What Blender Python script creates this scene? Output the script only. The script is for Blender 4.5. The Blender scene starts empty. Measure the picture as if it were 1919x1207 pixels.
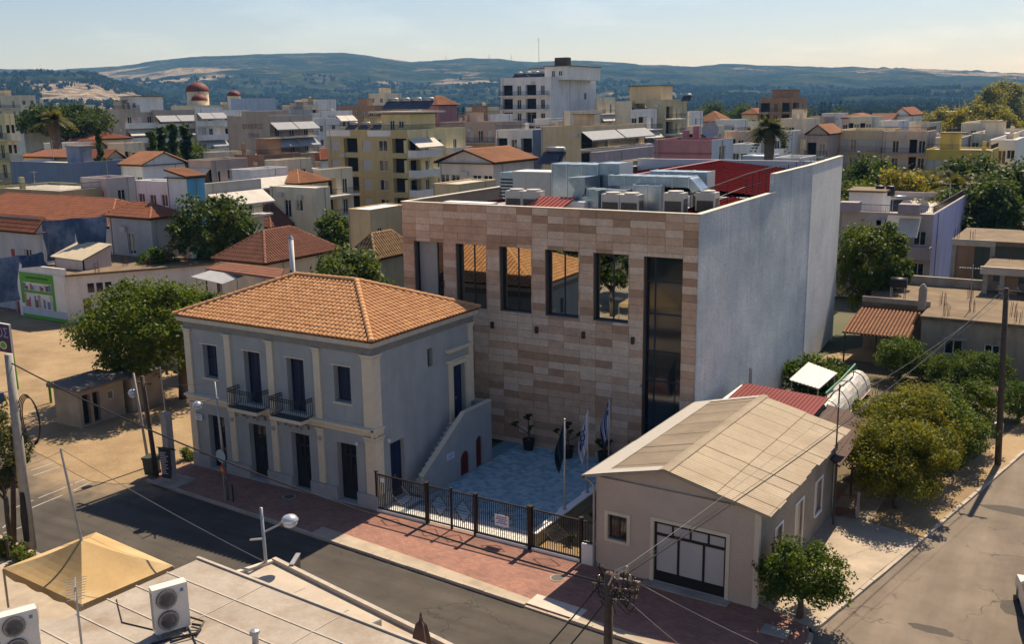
import bpy, bmesh, math, random
import numpy as np
from mathutils import Vector, Matrix
R = math.radians
random.seed(7)
SC = bpy.context.scene
COL = SC.collection

# ------------------------------------------------------------------ camera
F, CX, CY = 1862.26, 959.5, 603.5
CAM = Vector((28.9203, -34.6274, 18.9527))
YAW, PITCH, ROLL = -0.5503, 0.2161, -0.0138
FW = Vector((math.sin(YAW)*math.cos(PITCH), math.cos(YAW)*math.cos(PITCH), -math.sin(PITCH)))
_r = Vector((math.cos(YAW), -math.sin(YAW), 0)); _u = _r.cross(FW)
RT = _r*math.cos(ROLL) + _u*math.sin(ROLL)
UP = -_r*math.sin(ROLL) + _u*math.cos(ROLL)
cd = bpy.data.cameras.new('camera'); cam = bpy.data.objects.new('camera', cd); COL.objects.link(cam)
cam.matrix_world = Matrix(((RT.x, UP.x, -FW.x, CAM.x), (RT.y, UP.y, -FW.y, CAM.y), (RT.z, UP.z, -FW.z, CAM.z), (0, 0, 0, 1)))
cd.sensor_width = 36; cd.lens = 36*F/1919; cd.clip_end = 40000; cd.clip_start = .5
SC.camera = cam

# ------------------------------------------------------------------ light
SUN_EL = R(51.8)
w = bpy.data.worlds.new('World'); SC.world = w; w.use_nodes = True
nt = w.node_tree; bg = nt.nodes['Background']
sky = nt.nodes.new('ShaderNodeTexSky'); sky.sky_type = 'NISHITA'; sky.sun_disc = False
sky.sun_elevation = SUN_EL; sky.sun_rotation = 0.0
sky.air_density = 1.0; sky.dust_density = 0.5; sky.ozone_density = 1.3
tint = nt.nodes.new('ShaderNodeMix'); tint.data_type = 'RGBA'; tint.blend_type = 'MULTIPLY'; tint.inputs[0].default_value = 1.0; tint.inputs[7].default_value = (.965, .955, 1.08, 1)
nt.links.new(sky.outputs[0], tint.inputs[6]); 
tc = nt.nodes.new('ShaderNodeTexCoord'); mp = nt.nodes.new('ShaderNodeMapping'); mp.inputs['Scale'].default_value = (3, 3, 16); nt.links.new(tc.outputs['Generated'], mp.inputs[0])
cn = nt.nodes.new('ShaderNodeTexNoise'); cn.inputs['Scale'].default_value = 1.6; cn.inputs['Detail'].default_value = 7; cn.inputs['Roughness'].default_value = .62; nt.links.new(mp.outputs[0], cn.inputs['Vector'])
cr = nt.nodes.new('ShaderNodeValToRGB'); cr.color_ramp.elements[0].position = .5; cr.color_ramp.elements[0].color = (1, 1, 1, 1); cr.color_ramp.elements[1].position = .78; cr.color_ramp.elements[1].color = (1.28, 1.22, 1.16, 1); nt.links.new(cn.outputs[0], cr.inputs[0])
cl_ = nt.nodes.new('ShaderNodeMix'); cl_.data_type = 'RGBA'; cl_.blend_type = 'MULTIPLY'; cl_.inputs[0].default_value = 1.0; nt.links.new(tint.outputs[2], cl_.inputs[6]); nt.links.new(cr.outputs[0], cl_.inputs[7]); nt.links.new(cl_.outputs[2], bg.inputs[0]); bg.inputs[1].default_value = 0.064
sl = bpy.data.lights.new('sun', 'SUN'); sl.energy = 5.0; sl.angle = R(.53); sl.color = (1, .85, .65)
so = bpy.data.objects.new('sun', sl); COL.objects.link(so); so.rotation_euler = (-(math.pi/2-SUN_EL), 0, 0); so.location = (0, 60, 80)
vs = SC.view_settings; vs.view_transform = 'Standard'; vs.look = 'None'; vs.exposure = 0.64; vs.gamma = 1; vs.use_curve_mapping = False
SC.cycles.use_denoising = True
SC.cycles.max_bounces = 6; SC.cycles.diffuse_bounces = 3; SC.cycles.glossy_bounces = 3; SC.cycles.transmission_bounces = 4
SC.cycles.transparent_max_bounces = 8; SC.cycles.volume_bounces = 0; SC.cycles.sample_clamp_indirect = 6

# ------------------------------------------------------------------ survey helpers (positions read off the photograph as world points)
def ray(px, py): return FW + RT*((px-CX)/F) - UP*((py-CY)/F)
def G(px, py, z=0.0):
    d = ray(px, py); return CAM + d*((z-CAM.z)/d.z)
def DP(px, py, dep): return CAM + ray(px, py)*dep
def solve(P, axis, px):
    k = RT*F - FW*(px-CX)
    return -((P-CAM).dot(k))/axis.dot(k)

# ------------------------------------------------------------------ materials
MAT = {}
def _new(name):
    m = bpy.data.materials.new(name); m.use_nodes = True; MAT[name] = m
    n = m.node_tree; return m, n, n.nodes['Principled BSDF']
def node(n, t, **k):
    x = n.nodes.new(t)
    for a, b in k.items(): setattr(x, a, b)
    return x
def pos(n, sc=(1, 1, 1)):
    g = node(n, 'ShaderNodeNewGeometry'); v = node(n, 'ShaderNodeVectorMath', operation='MULTIPLY')
    n.links.new(g.outputs['Position'], v.inputs[0]); v.inputs[1].default_value = sc; return v.outputs[0]
def noise(n, vec, scale, det=4, rough=.6):
    t = node(n, 'ShaderNodeTexNoise'); n.links.new(vec, t.inputs['Vector'])
    t.inputs['Scale'].default_value = scale; t.inputs['Detail'].default_value = det; t.inputs['Roughness'].default_value = rough
    return t.outputs[0]
def ramp(n, fac, stops):
    r = node(n, 'ShaderNodeValToRGB'); n.links.new(fac, r.inputs[0]); e = r.color_ramp.elements
    while len(e) < len(stops): e.new(.5)
    for i, (p, c) in enumerate(stops):
        e[i].position = p; e[i].color = (*c, 1) if len(c) == 3 else c
    return r.outputs[0]
def mix(n, fac, a, b, mode='MIX'):
    x = node(n, 'ShaderNodeMix', data_type='RGBA', blend_type=mode)
    for s, v in ((x.inputs[0], fac), (x.inputs[6], a), (x.inputs[7], b)):
        if hasattr(v, 'is_linked'): n.links.new(v, s)
        else: s.default_value = v if not isinstance(v, tuple) else ((*v, 1) if len(v) == 3 else v)
    return x.outputs[2]
def bumpn(n, b, h, strength, dist=.02):
    x = node(n, 'ShaderNodeBump'); x.inputs['Strength'].default_value = strength; x.inputs['Distance'].default_value = dist
    n.links.new(h, x.inputs['Height']); n.links.new(x.outputs[0], b.inputs['Normal'])
def M(name, col, rough=.85, var=.12, scale=3., bump=.15, bscale=30., metal=0., spec=.3, stain=None, stainamt=.5, stainscale=.5, streak=False, fine=.06):
    if name in MAT: return MAT[name]
    m, n, b = _new(name)
    b.inputs['Roughness'].default_value = rough; b.inputs['Metallic'].default_value = metal; b.inputs['Specular IOR Level'].default_value = spec
    p = pos(n)
    lo = tuple(c*(1-var) for c in col); hi = tuple(min(1, c*(1+var)) for c in col)
    c = ramp(n, noise(n, p, scale, 5), [(.3, lo), (.7, hi)])
    if fine:
        c = mix(n, 1.0, c, ramp(n, noise(n, p, bscale, 3), [(.25, (1-fine*2,)*3), (.75, (1+fine,)*3)]), 'MULTIPLY')
    if stain:
        q = pos(n, (1, 1, .18)) if streak else p
        f = ramp(n, noise(n, q, stainscale*(3 if streak else 1), 6, .65), [(.46, (0, 0, 0)), (.68, (stainamt,)*3)])
        c = mix(n, f, c, stain)
    n.links.new(c, b.inputs['Base Color'])
    if bump: bumpn(n, b, noise(n, p, bscale, 4, .7), bump)
    return m
def glassmat(name, col, rough=.04, metal=0., spec=.6):
    m, n, b = _new(name); b.inputs['Base Color'].default_value = (*col, 1); b.inputs['Roughness'].default_value = rough
    b.inputs['Metallic'].default_value = metal; b.inputs['Specular IOR Level'].default_value = spec
    return m
def leafmat(name, c1, c2, trans=.45, scale=.9, spec=.2):
    m, n, b = _new(name)
    p = pos(n); c = ramp(n, noise(n, p, scale, 4, .7), [(.32, c1), (.68, c2)])
    oi = node(n, 'ShaderNodeObjectInfo')
    c = mix(n, 1., c, ramp(n, oi.outputs['Random'], [(0, (.82, .86, .8)), (1, (1.15, 1.1, 1.1))]), 'MULTIPLY')
    fi = ramp(n, noise(n, p, 14., 2), [(.3, (.7, .72, .7)), (.7, (1.25, 1.22, 1.1))])
    c = mix(n, 1., c, fi, 'MULTIPLY')
    n.links.new(c, b.inputs['Base Color']); b.inputs['Roughness'].default_value = .55; b.inputs['Specular IOR Level'].default_value = spec
    t = node(n, 'ShaderNodeBsdfTranslucent'); n.links.new(mix(n, 1., c, (1.25, 1.15, .55), 'MULTIPLY'), t.inputs[0])
    ms = node(n, 'ShaderNodeMixShader'); ms.inputs[0].default_value = trans
    n.links.new(b.outputs[0], ms.inputs[1]); n.links.new(t.outputs[0], ms.inputs[2])
    n.links.new(ms.outputs[0], n.nodes['Material Output'].inputs['Surface'])
    return m

# ------------------------------------------------------------------ mesh helpers
class MB:
    def __init__(s): s.v = []; s.f = []; s.m = []
    def poly(s, pts, m=0):
        i = len(s.v); s.v += [tuple(p) for p in pts]; s.f.append(tuple(range(i, i+len(pts)))); s.m.append(m)
    def box(s, x0, y0, z0, x1, y1, z1, m=0):
        i = len(s.v); s.v += [(x0, y0, z0), (x1, y0, z0), (x1, y1, z0), (x0, y1, z0), (x0, y0, z1), (x1, y0, z1), (x1, y1, z1), (x0, y1, z1)]
        for f in ((0, 3, 2, 1), (4, 5, 6, 7), (0, 1, 5, 4), (1, 2, 6, 5), (2, 3, 7, 6), (3, 0, 4, 7)):
            s.f.append(tuple(i+k for k in f)); s.m.append(m)
        return s
    def bar(s, a, b, w, h=None, m=0, up=(0, 0, 1)):
        a, b = Vector(a), Vector(b); h = h or w; d = (b-a).normalized(); x = d.cross(Vector(up))
        if x.length < 1e-4: x = Vector((1, 0, 0))
        x.normalize(); y = x.cross(d); i = len(s.v)
        for p in (a, b):
            for sx, sy in ((-1, -1), (1, -1), (1, 1), (-1, 1)): s.v.append(tuple(p+x*sx*w/2+y*sy*h/2))
        for f in ((0, 1, 2, 3), (7, 6, 5, 4), (0, 4, 5, 1), (1, 5, 6, 2), (2, 6, 7, 3), (3, 7, 4, 0)):
            s.f.append(tuple(i+k for k in f)); s.m.append(m)
        return s
    def tube(s, pts, r, n=6, m=0, cap=True):
        pts = [Vector(p) for p in pts]; rs = r if isinstance(r, (list, tuple)) else [r]*len(pts); i0 = len(s.v)
        px = None
        for k, p in enumerate(pts):
            d = (pts[min(k+1, len(pts)-1)]-pts[max(k-1, 0)]).normalized()
            if px is None:
                px = d.cross(Vector((0, 0, 1)));
                if px.length < 1e-3: px = Vector((1, 0, 0))
            px = (px - d*px.dot(d)).normalized(); py = d.cross(px)
            for j in range(n):
                a = 2*math.pi*j/n; s.v.append(tuple(p+px*math.cos(a)*rs[k]+py*math.sin(a)*rs[k]))
        for k in range(len(pts)-1):
            for j in range(n):
                a = i0+k*n+j; b = i0+k*n+(j+1) % n; s.f.append((a, b, b+n, a+n)); s.m.append(m)
        if cap:
            s.f.append(tuple(i0+j for j in range(n-1, -1, -1))); s.m.append(m)
            e = i0+(len(pts)-1)*n; s.f.append(tuple(e+j for j in range(n))); s.m.append(m)
        return s
    def lathe(s, prof, c=(0, 0, 0), n=12, m=0, cap=True):
        i0 = len(s.v)
        for r, z in prof:
            for j in range(n):
                a = 2*math.pi*j/n; s.v.append((c[0]+r*math.cos(a), c[1]+r*math.sin(a), c[2]+z))
        for k in range(len(prof)-1):
            for j in range(n):
                a = i0+k*n+j; b = i0+k*n+(j+1) % n; s.f.append((a, b, b+n, a+n)); s.m.append(m)
        if not cap: return s
        s.f.append(tuple(i0+j for j in range(n-1, -1, -1))); s.m.append(m)
        e = i0+(len(prof)-1)*n; s.f.append(tuple(e+j for j in range(n))); s.m.append(m)
        return s
    def ext(s, pts, vec, m=0):
        pts = [Vector(p) for p in pts]; v = Vector(vec); q = [p+v for p in pts]; n = len(pts)
        s.poly(pts, m); s.poly(q[::-1], m)
        for k in range(n): s.poly([pts[(k+1) % n], pts[k], q[k], q[(k+1) % n]], m)
        return s
    def prism(s, poly, z0, z1, m=0): return s.ext([(x, y, z0) for x, y in poly], (0, 0, z1-z0), m)
    def mesh(s, name, mats, smooth=False):
        me = bpy.data.meshes.new(name); me.from_pydata(s.v, [], s.f)
        for mm in (mats if isinstance(mats, (list, tuple)) else [mats]): me.materials.append(mm)
        if any(s.m): me.polygons.foreach_set('material_index', s.m)
        if smooth: me.polygons.foreach_set('use_smooth', [True]*len(s.f))
        me.update(); return me
    def build(s, name, mats, parent=None, loc=None, smooth=False):
        return put(name, s.mesh(name, mats, smooth), parent, loc)
def put(name, me, parent=None, loc=None, rz=0.0):
    o = bpy.data.objects.new(name, me); COL.objects.link(o)
    if parent: o.parent = parent
    if loc is not None: o.location = loc
    if rz: o.rotation_euler = (0, 0, rz)
    return o
def tag(o, label, cat, group=None):
    o['label'] = label; o['category'] = cat
    if group: o['group'] = group
    return o
def thing(name, label, cat, loc=(0, 0, 0), rz=0.0, group=None):
    return tag(put(name, None, None, loc, rz), label, cat, group)
def struct(name, mb, mats, kind='structure'):
    o = mb.build(name, mats); o['kind'] = kind; return o
def copytree(o, loc=None, rz=None, parent=None, label=None):
    c = o.copy(); COL.objects.link(c); c.parent = parent
    if loc is not None: c.location = loc
    if rz is not None: c.rotation_euler = (0, 0, rz)
    if label: c['label'] = label
    for ch in o.children: copytree(ch, parent=c)
    return c
def fastmesh(name, verts, quads, mat):
    me = bpy.data.meshes.new(name); nv = len(verts); nq = len(quads); k = quads.shape[1]
    me.vertices.add(nv); me.vertices.foreach_set('co', verts.astype(np.float32).ravel())
    me.loops.add(nq*k); me.loops.foreach_set('vertex_index', quads.astype(np.int32).ravel())
    me.polygons.add(nq); me.polygons.foreach_set('loop_start', np.arange(0, nq*k, k, dtype=np.int32))
    me.polygons.foreach_set('loop_total', np.full(nq, k, dtype=np.int32))
    me.materials.append(mat); me.update(); me.validate(); return me
def text(parent, body, loc, rot, size, mat, name='lettering', align='CENTER', ext=.004, sx=1.0):
    c = bpy.data.curves.new(name, 'FONT'); c.body = body; c.size = size; c.align_x = align; c.align_y = 'CENTER'; c.extrude = ext; c.resolution_u = 2
    c.materials.append(mat); o = bpy.data.objects.new(name, c); COL.objects.link(o); o.location = loc; o.rotation_euler = rot; o.scale = (sx, 1, 1)
    bpy.context.view_layer.update(); me = bpy.data.meshes.new_from_object(o.evaluated_get(bpy.context.evaluated_depsgraph_get()))
    bpy.data.objects.remove(o); q = put(name, me, parent, loc); q.rotation_euler = rot; q.scale = (sx, 1, 1)
    return q

# ------------------------------------------------------------------ shared materials
WHITE = M('white_paint', (.74, .73, .70), .7, .06, 2, .1, stain=(.45, .42, .38), stainamt=.35)
CREAM = M('cream_trim', (.66, .57, .43), .8, .06, 3, .1)
DARKMETAL = M('dark_metal', (.025, .024, .026), .5, .1, bump=0)
GREYMETAL = M('grey_metal', (.36, .37, .38), .45, .12, 5, .05, metal=.6, stain=(.2, .13, .08), stainamt=.25)
GALV = M('galvanised_sheet', (.31, .38, .45), .34, .2, 1.6, .08, bscale=5, metal=.85)
CONC = M('concrete', (.36, .32, .27), .92, .14, 1.2, .3, stain=(.17, .145, .12), stainamt=.55, stainscale=.8)
CONCW = M('weathered_roof_concrete', (.185, .135, .085), .93, .2, .9, .3, stain=(.10, .075, .05), stainamt=.6, stainscale=.5)
GLASS = glassmat('window_glass', (.015, .02, .024), .06, spec=.7)
MUSGLASS = glassmat('coated_glass', (.42, .44, .42), .015, metal=1.0)
DARKIN = M('unlit_recess_dark', (.012, .012, .014), .9, .1, bump=0)
SHUT = M('roller_shutter', (.50, .48, .47), .7, .05, bump=.05)
AWN = M('awning_canvas', (.55, .52, .47), .9, .08, 1.5, .1, stain=(.35, .32, .28), stainamt=.4)
AWNG = M('grey_awning_canvas', (.30, .31, .33), .9, .1, 1.5, .1)
TERRA = M('terracotta_tile', (.46, .235, .105), .85, .12, 1.6, .15, stain=(.34, .17, .085), stainamt=.45, stainscale=1.6)
TERRAB = M('pale_terracotta_tile', (.50, .265, .12), .85, .1, 2.2, .15)
TERRAC = M('dark_terracotta_tile', (.42, .205, .09), .85, .1, 2.2, .15)
TILEGAP = M('tile_gap_shade', (.085, .04, .026), .95, .1, bump=0)  # dark base sheet paints the shade between the tile ribs
TERRAT = M('old_orange_tile', (.36, .165, .08), .88, .25, .8, .2, stain=(.2, .1, .06), stainamt=.6, stainscale=.4)
DECKL = M('pale_roof_deck', (.50, .46, .40), .92, .14, .6, .25, stain=(.32, .28, .22), stainamt=.5, stainscale=.3)
TILER = M('red_tile', (.30, .112, .058), .85, .2, 1.2, .15, stain=(.25, .09, .05), stainamt=.5, stainscale=.7)
TILEB = M('brown_tile', (.21, .085, .05), .85, .2, 1.2, .15, stain=(.15, .06, .04), stainamt=.6, stainscale=.7)
REDSHEET = M('maroon_roof_sheet', (.062, .009, .011), .8, .12, .6, .05, bscale=6, spec=0.)
BARK = M('bark', (.11, .085, .06), .95, .25, 6, .6, bscale=18)
PALMBARK = M('palm_bark', (.16, .12, .085), .95, .3, 4, .7, bscale=9)
WOODPOLE = M('weathered_pole_wood', (.085, .06, .045), .9, .25, 5, .4)
BLACK = M('black_plastic', (.015, .015, .017), .5, .1, bump=0)
LF_MULB = leafmat('leaf_mulberry', (.028, .07, .009), (.155, .20, .026), .42)
LF_DARK = leafmat('leaf_dark', (.03, .06, .014), (.09, .13, .028))
LF_CITR = leafmat('leaf_citrus', (.026, .07, .010), (.11, .16, .024))
LF_THUJ = leafmat('leaf_thuja', (.036, .078, .010), (.29, .26, .028), scale=1.5)
LF_OLIV = leafmat('leaf_olive', (.07, .085, .035), (.16, .155, .06))
LF_YELL = leafmat('leaf_poplar', (.15, .165, .03), (.32, .28, .06))
LF_PINE = leafmat('leaf_pine', (.03, .06, .016), (.075, .11, .03))
LF_PALM = leafmat('leaf_palm', (.07, .085, .025), (.16, .15, .05))
LF_FAR = leafmat('leaf_far', (.014, .03, .012), (.036, .05, .019), .15, scale=.03, spec=0.)
LF_OLF = leafmat('leaf_far_olive', (.03, .045, .018), (.062, .07, .028), .15, scale=.03, spec=0.)
LF_DRY = leafmat('leaf_dry', (.22, .15, .07), (.34, .25, .12))
# ------------------------------------------------------------------ tiled roofs
def arc_cell(mb, P, e, t, n, s0, s1, t0, t1, h, lift=.02, seg=5, m=0, end=True):
    i = len(mb.v); c = (s0+s1)/2; hw = (s1-s0)/2
    for tt, lf, sc in ((t0, lift, 1.0), (t1, 0.0, .9)):
        for k in range(seg+1):
            a = math.pi*(1-k/seg)
            mb.v.append(tuple(P + e*(c+math.cos(a)*hw*sc) + t*tt + n*(math.sin(a)*h+lf)))
    for k in range(seg):
        mb.f.append((i+k, i+k+1, i+seg+2+k, i+seg+1+k)); mb.m.append(m)
    if end: mb.f.append(tuple(i+k for k in range(seg+1))); mb.m.append(m)
def slope_cells(e0, e1, r0, r1, pw, course):
    e0, e1, r0, r1 = map(Vector, (e0, e1, r0, r1)); L = (e1-e0).length; e = (e1-e0)/L
    v = (r0-e0) - e*((r0-e0).dot(e)); T = v.length; t = v/T; n = e.cross(t)
    if n.z < 0: n = -n
    a0 = (r0-e0).dot(e); a1 = (r1-e0).dot(e); nc = max(2, round(L/pw)); w = L/nc; nr = max(1, round(T/course)); c = T/nr
    out = []
    for i in range(nc):
        s = (i+.5)*w; tm = T
        if a0 > .01 and s < a0: tm = min(tm, T*s/a0)
        if a1 < L-.01 and s > a1: tm = min(tm, T*(L-s)/(L-a1))
        k = 0
        while k*c < tm-.04:
            out.append((s-w/2, s+w/2, k*c, min(k*c+c*1.06, tm), (k*c+c*1.06) <= tm)); k += 1
    return e0, e, t, n, out, w, c
def tiled_slope(mb, e0, e1, r0, r1, pw=.26, course=.42, h=None, seg=4):
    h = h or pw*.4
    P, e, t, n, cells, w, c = slope_cells(e0, e1, r0, r1, pw, course)
    g = w*.09
    for s0, s1, t0, t1, full in cells: arc_cell(mb, P, e, t, n, s0+g, s1-g, t0, t1, h, seg=seg)
    return mb
def ridge_caps(mb, a, b, r=.12, step=.4, m=0):
    a, b = Vector(a), Vector(b); L = (b-a).length; k = max(1, round(L/step)); d = (b-a)/k; e = d.cross(Vector((0, 0, 1))).normalized(); n = e.cross(d).normalized()
    if n.z < 0: n = -n
    dn = d.normalized()
    for i in range(k): arc_cell(mb, a, e, dn, n, -r, r, d.length*i, d.length*(i+1.06), r*.9, .03, 6, m)
def hip_pts(x0, y0, x1, y1, z0, z1):
    w, d = x1-x0, y1-y0; k = min(w, d)/2
    if w >= d: return (x0+k, y0+k, z1), (x1-k, y0+k, z1)
    return (x0+k, y0+k, z1), (x0+k, y1-k, z1)
def tile_roof(root, x0, y0, x1, y1, z0, z1, mat, style='hip', pw=.3, course=.45, ridge='x'):
    mb = MB(); cp = MB(); A, B, C_, D_ = (x0, y0, z0), (x1, y0, z0), (x1, y1, z0), (x0, y1, z0)
    base = MB()
    if style == 'hip':
        q0, q1 = hip_pts(x0, y0, x1, y1, z0, z1)
        if x1-x0 >= y1-y0: sl = [(A, B, q0, q1), (B, C_, q1, q1), (C_, D_, q1, q0), (D_, A, q0, q0)]; hips = [(A, q0), (D_, q0), (B, q1), (C_, q1), (q0, q1)]
        else: sl = [(A, B, q0, q0), (B, C_, q0, q1), (C_, D_, q1, q1), (D_, A, q1, q0)]; hips = [(A, q0), (B, q0), (C_, q1), (D_, q1), (q0, q1)]
    elif style == 'gable':
        if ridge == 'x': ym = (y0+y1)/2; q0, q1 = (x0, ym, z1), (x1, ym, z1); sl = [(A, B, q0, q1), (C_, D_, q1, q0)]
        else: xm = (x0+x1)/2; q0, q1 = (xm, y0, z1), (xm, y1, z1); sl = [(B, C_, q0, q1), (D_, A, q1, q0)]
        hips = [(q0, q1)]
    elif style == 'mono':   # rises to the back (x) or to the left (y)
        if ridge == 'x': q0, q1 = (x0, y1, z1), (x1, y1, z1); sl = [(A, B, q0, q1)]
        else: q0, q1 = (x0, y1, z1), (x0, y0, z1); sl = [(C_, B, q0, q1)] if False else [(B, C_, (x0, y0, z1), (x0, y1, z1))]
        hips = []
    for a, b, c, d in sl:
        tiled_slope(mb, a, b, c, d, pw, course)
        o = Vector((0, 0, -.02)); base.poly([Vector(a)+o, Vector(b)+o, Vector(d)+o, Vector(c)+o] if c != d else [Vector(a)+o, Vector(b)+o, Vector(c)+o])
        base.poly([Vector(a)+o*4, Vector(b)+o*4, Vector(d)+o*4, Vector(c)+o*4] if c != d else [Vector(a)+o*4, Vector(b)+o*4, Vector(c)+o*4])
    for a, b in hips: ridge_caps(cp, a, b, .14, .42)
    base.box(x0+.02, y0+.02, z0-.16, x1-.02, y1-.02, z0-.07)
    r = base.build('roof', [TILEGAP], root)
    f = mb.build('tile_courses', [mat], r); f['kind'] = 'stuff'
    if hips: cp.build('ridge_caps', [mat], r)
    return r

# ------------------------------------------------------------------ facades
WCACHE = {}
def win_mesh(kind, w, h, rec, fr):
    k = (kind, round(w, 1), round(h, 1), rec, fr.name)
    if k in WCACHE: return WCACHE[k]
    a = MB(); p = None; t = .07
    if kind in 'wdD':
        y0, y1 = rec-.07, rec-.01
        a.box(0, y0, 0, t, y1, h); a.box(w-t, y0, 0, w, y1, h); a.box(t, y0, h-t, w-t, y1, h); a.box(t, y0, 0, w-t, y1, t)
        if w > .8: a.box(w/2-t/2, y0, t, w/2+t/2, y1, h-t)
        p = MB(); p.box(.01, rec-.035, .01, w-.01, rec-.02, h-.01)
    elif kind == 's':
        nrow = max(5, int(h/.12))
        for i in range(nrow): a.box(.02, rec*.35+.012*(i % 2), h*i/nrow, w-.02, rec*.35+.05, h*(i+1)/nrow-.012)
        a.box(0, rec*.35+.05, 0, w, rec*.35+.07, h)
    elif kind == 'h':
        nrow = max(5, int(h*.6/.12))
        for i in range(nrow): a.box(.02, rec*.35+.012*(i % 2), h*.4+h*.6*i/nrow, w-.02, rec*.35+.05, h*.4+h*.6*(i+1)/nrow-.012)
        p = MB(); p.box(.01, rec-.03, .01, w-.01, rec-.015, h-.01)
    elif kind == 'v':
        a.box(0, rec-.02, 0, w, rec, h)  # near-black panel paints the shade at the back of a recess
    r = (a.mesh('window', [DARKIN if kind == 'v' else (SHUT if kind in 'sh' else fr)]), p.mesh('pane', [GLASS]) if p else None)
    WCACHE[k] = r; return r
def wallface(mb, O, u, n, W, H, ops, rec=.2, m=0):
    O, u, n = Vector(O), Vector(u), Vector(n); zv = Vector((0, 0, 1))
    xs = sorted({0., W} | {o[0] for o in ops} | {o[2] for o in ops}); zs = sorted({0., H} | {o[1] for o in ops} | {o[3] for o in ops})
    xs = [x for x in xs if -1e-6 <= x <= W+1e-6]; zs = [z for z in zs if -1e-6 <= z <= H+1e-6]
    for a, b in zip(xs, xs[1:]):
        for c, d in zip(zs, zs[1:]):
            mx, mz = (a+b)/2, (c+d)/2
            if any(o[0] < mx < o[2] and o[1] < mz < o[3] for o in ops): continue
            mb.poly([O+u*a+zv*c, O+u*b+zv*c, O+u*b+zv*d, O+u*a+zv*d], m)
    for o in ops:
        q = [O+u*o[0]+zv*o[1], O+u*o[2]+zv*o[1], O+u*o[2]+zv*o[3], O+u*o[0]+zv*o[3]]; k = -n*(o[5] if len(o) > 5 else rec)
        for i in range(4): mb.poly([q[i], q[(i+1) % 4], q[(i+1) % 4]+k, q[i]+k], m)
def place_windows(root, O, u, n, ops, rec=.2, fr=None, names=None):
    O, u = Vector(O), Vector(u); rz = math.atan2(u.y, u.x)
    for o in ops:
        rc = o[5] if len(o) > 5 else rec
        a, p = win_mesh(o[4], o[2]-o[0], o[3]-o[1], rc, fr or WHITE)
        wob = put('door' if o[4] in 'dD' else 'window', a, root, O+u*o[0]+Vector((0, 0, o[1])), rz)
        if p: put('pane', p, wob)
def face_ops(spec, W, H):
    ops = []
    if not spec: return ops
    fh = spec.get('fh', 3.0); top = spec.get('top', .8); nf = spec.get('f', 1); n = spec.get('n', 2); kinds = spec.get('k', 'w')
    x0 = spec.get('x0', 0.)*W; x1 = spec.get('x1', 1.)*W; cw = (x1-x0)/n if n else 0; q = 0
    for f in range(nf):
        zb = H-top-fh*(f+1)
        for i in range(n):
            k = kinds[q % len(kinds)]; q += 1
            if k == '.': continue
            if k == 'd' or (spec['t'] == 'B' and k != 'w'): w_, h_, s_ = spec.get('dw', 1.1), 2.15, .08
            else: w_, h_, s_ = spec.get('w', 1.1), spec.get('h', 1.35), spec.get('sill', .95)
            if k == 'V': w_, h_, s_ = (cw*.86, 2.2, .5) if spec['t'] == 'W' else (cw*.9, 2.35, .06)
            w_ = min(w_, cw*.9); cx = x0+cw*(i+.5); z0 = zb+s_; z1 = z0+h_
            if z0 < .02: continue
            ops.append((cx-w_/2, z0, cx+w_/2, min(z1, H-.1), 'v' if k == 'V' else k, .9 if k == 'V' else .18))
    return ops
def railing(mb, a, b, h, kind, outward):
    a, b = Vector(a), Vector(b); d = (b-a).normalized(); L = (b-a).length; z = Vector((0, 0, 1))
    if kind == 'solid': mb.bar(a+z*h/2, b+z*h/2, .1, h); return
    mb.bar(a+z*h, b+z*h, .05); mb.bar(a+z*.1, b+z*.1, .03)
    k = max(2, int(L/.16))
    for i in range(k+1): p = a+(b-a)*(i/k); mb.bar(p+z*.1, p+z*h, .018)
def balconies(root, O, u, n, W, H, spec, slabm, railm, awnm):
    O, u, n = Vector(O), Vector(u), Vector(n); fh = spec.get('fh', 3.0); top = spec.get('top', .8); dep = spec.get('dep', 1.3)
    x0 = spec.get('bx0', spec.get('x0', 0.))*W; x1 = spec.get('bx1', spec.get('x1', 1.))*W; aw = spec.get('awn', ''); z = Vector((0, 0, 1))
    for f in range(spec['f']):
        zb = H-top-fh*(f+1)
        if zb < .3: break
        s = MB(); a = O+u*x0+z*(zb-.02); b = O+u*x1+z*(zb-.02)
        s.ext([a, b, b+n*dep, a+n*dep], (0, 0, -.2)); bal = s.build('balcony', [slabm], root)
        r = MB(); kd = spec.get('rail', 'bar')
        e = n*(dep-.06)
        railing(r, a+e, b+e, .95, kd, n); railing(r, a+n*.05, a+e, .95, kd, n); railing(r, b+n*.05, b+e, .95, kd, n)
        r.build('railing', [slabm if kd == 'solid' else railm], bal)
        k = aw[f] if f < len(aw) else '.'
        if k in 'ahb':
            segs = {'a': [(0, 1)], 'h': [(.5, 1)], 'b': [(0, .49), (.51, 1)]}[k]
            for s0, s1 in segs:
                q = MB(); p0 = a+(b-a)*s0+z*(fh-.35)+n*.15; p1 = a+(b-a)*s1+z*(fh-.35)+n*.15; dv = n*(dep+.25)-z*1.25
                q.ext([p0, p1, p1+dv, p0+dv], (0, 0, .02)); q.ext([p0+dv, p1+dv, p1+dv-z*.18, p0+dv-z*.18], n*.02)
                q.build('awning', [awnm], root)
def spot(xl, xr, xb, yt, dep, yaw=0.0):
    P = DP(xr, yt, dep); ux = Vector((math.cos(yaw), math.sin(yaw), 0)); uy = Vector((-math.sin(yaw), math.cos(yaw), 0))
    wd = solve(P, -ux, xl); dd = solve(P, uy, xb)
    p = P-ux*wd; return (p.x, p.y, 0.), wd, dd, P.z
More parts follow.
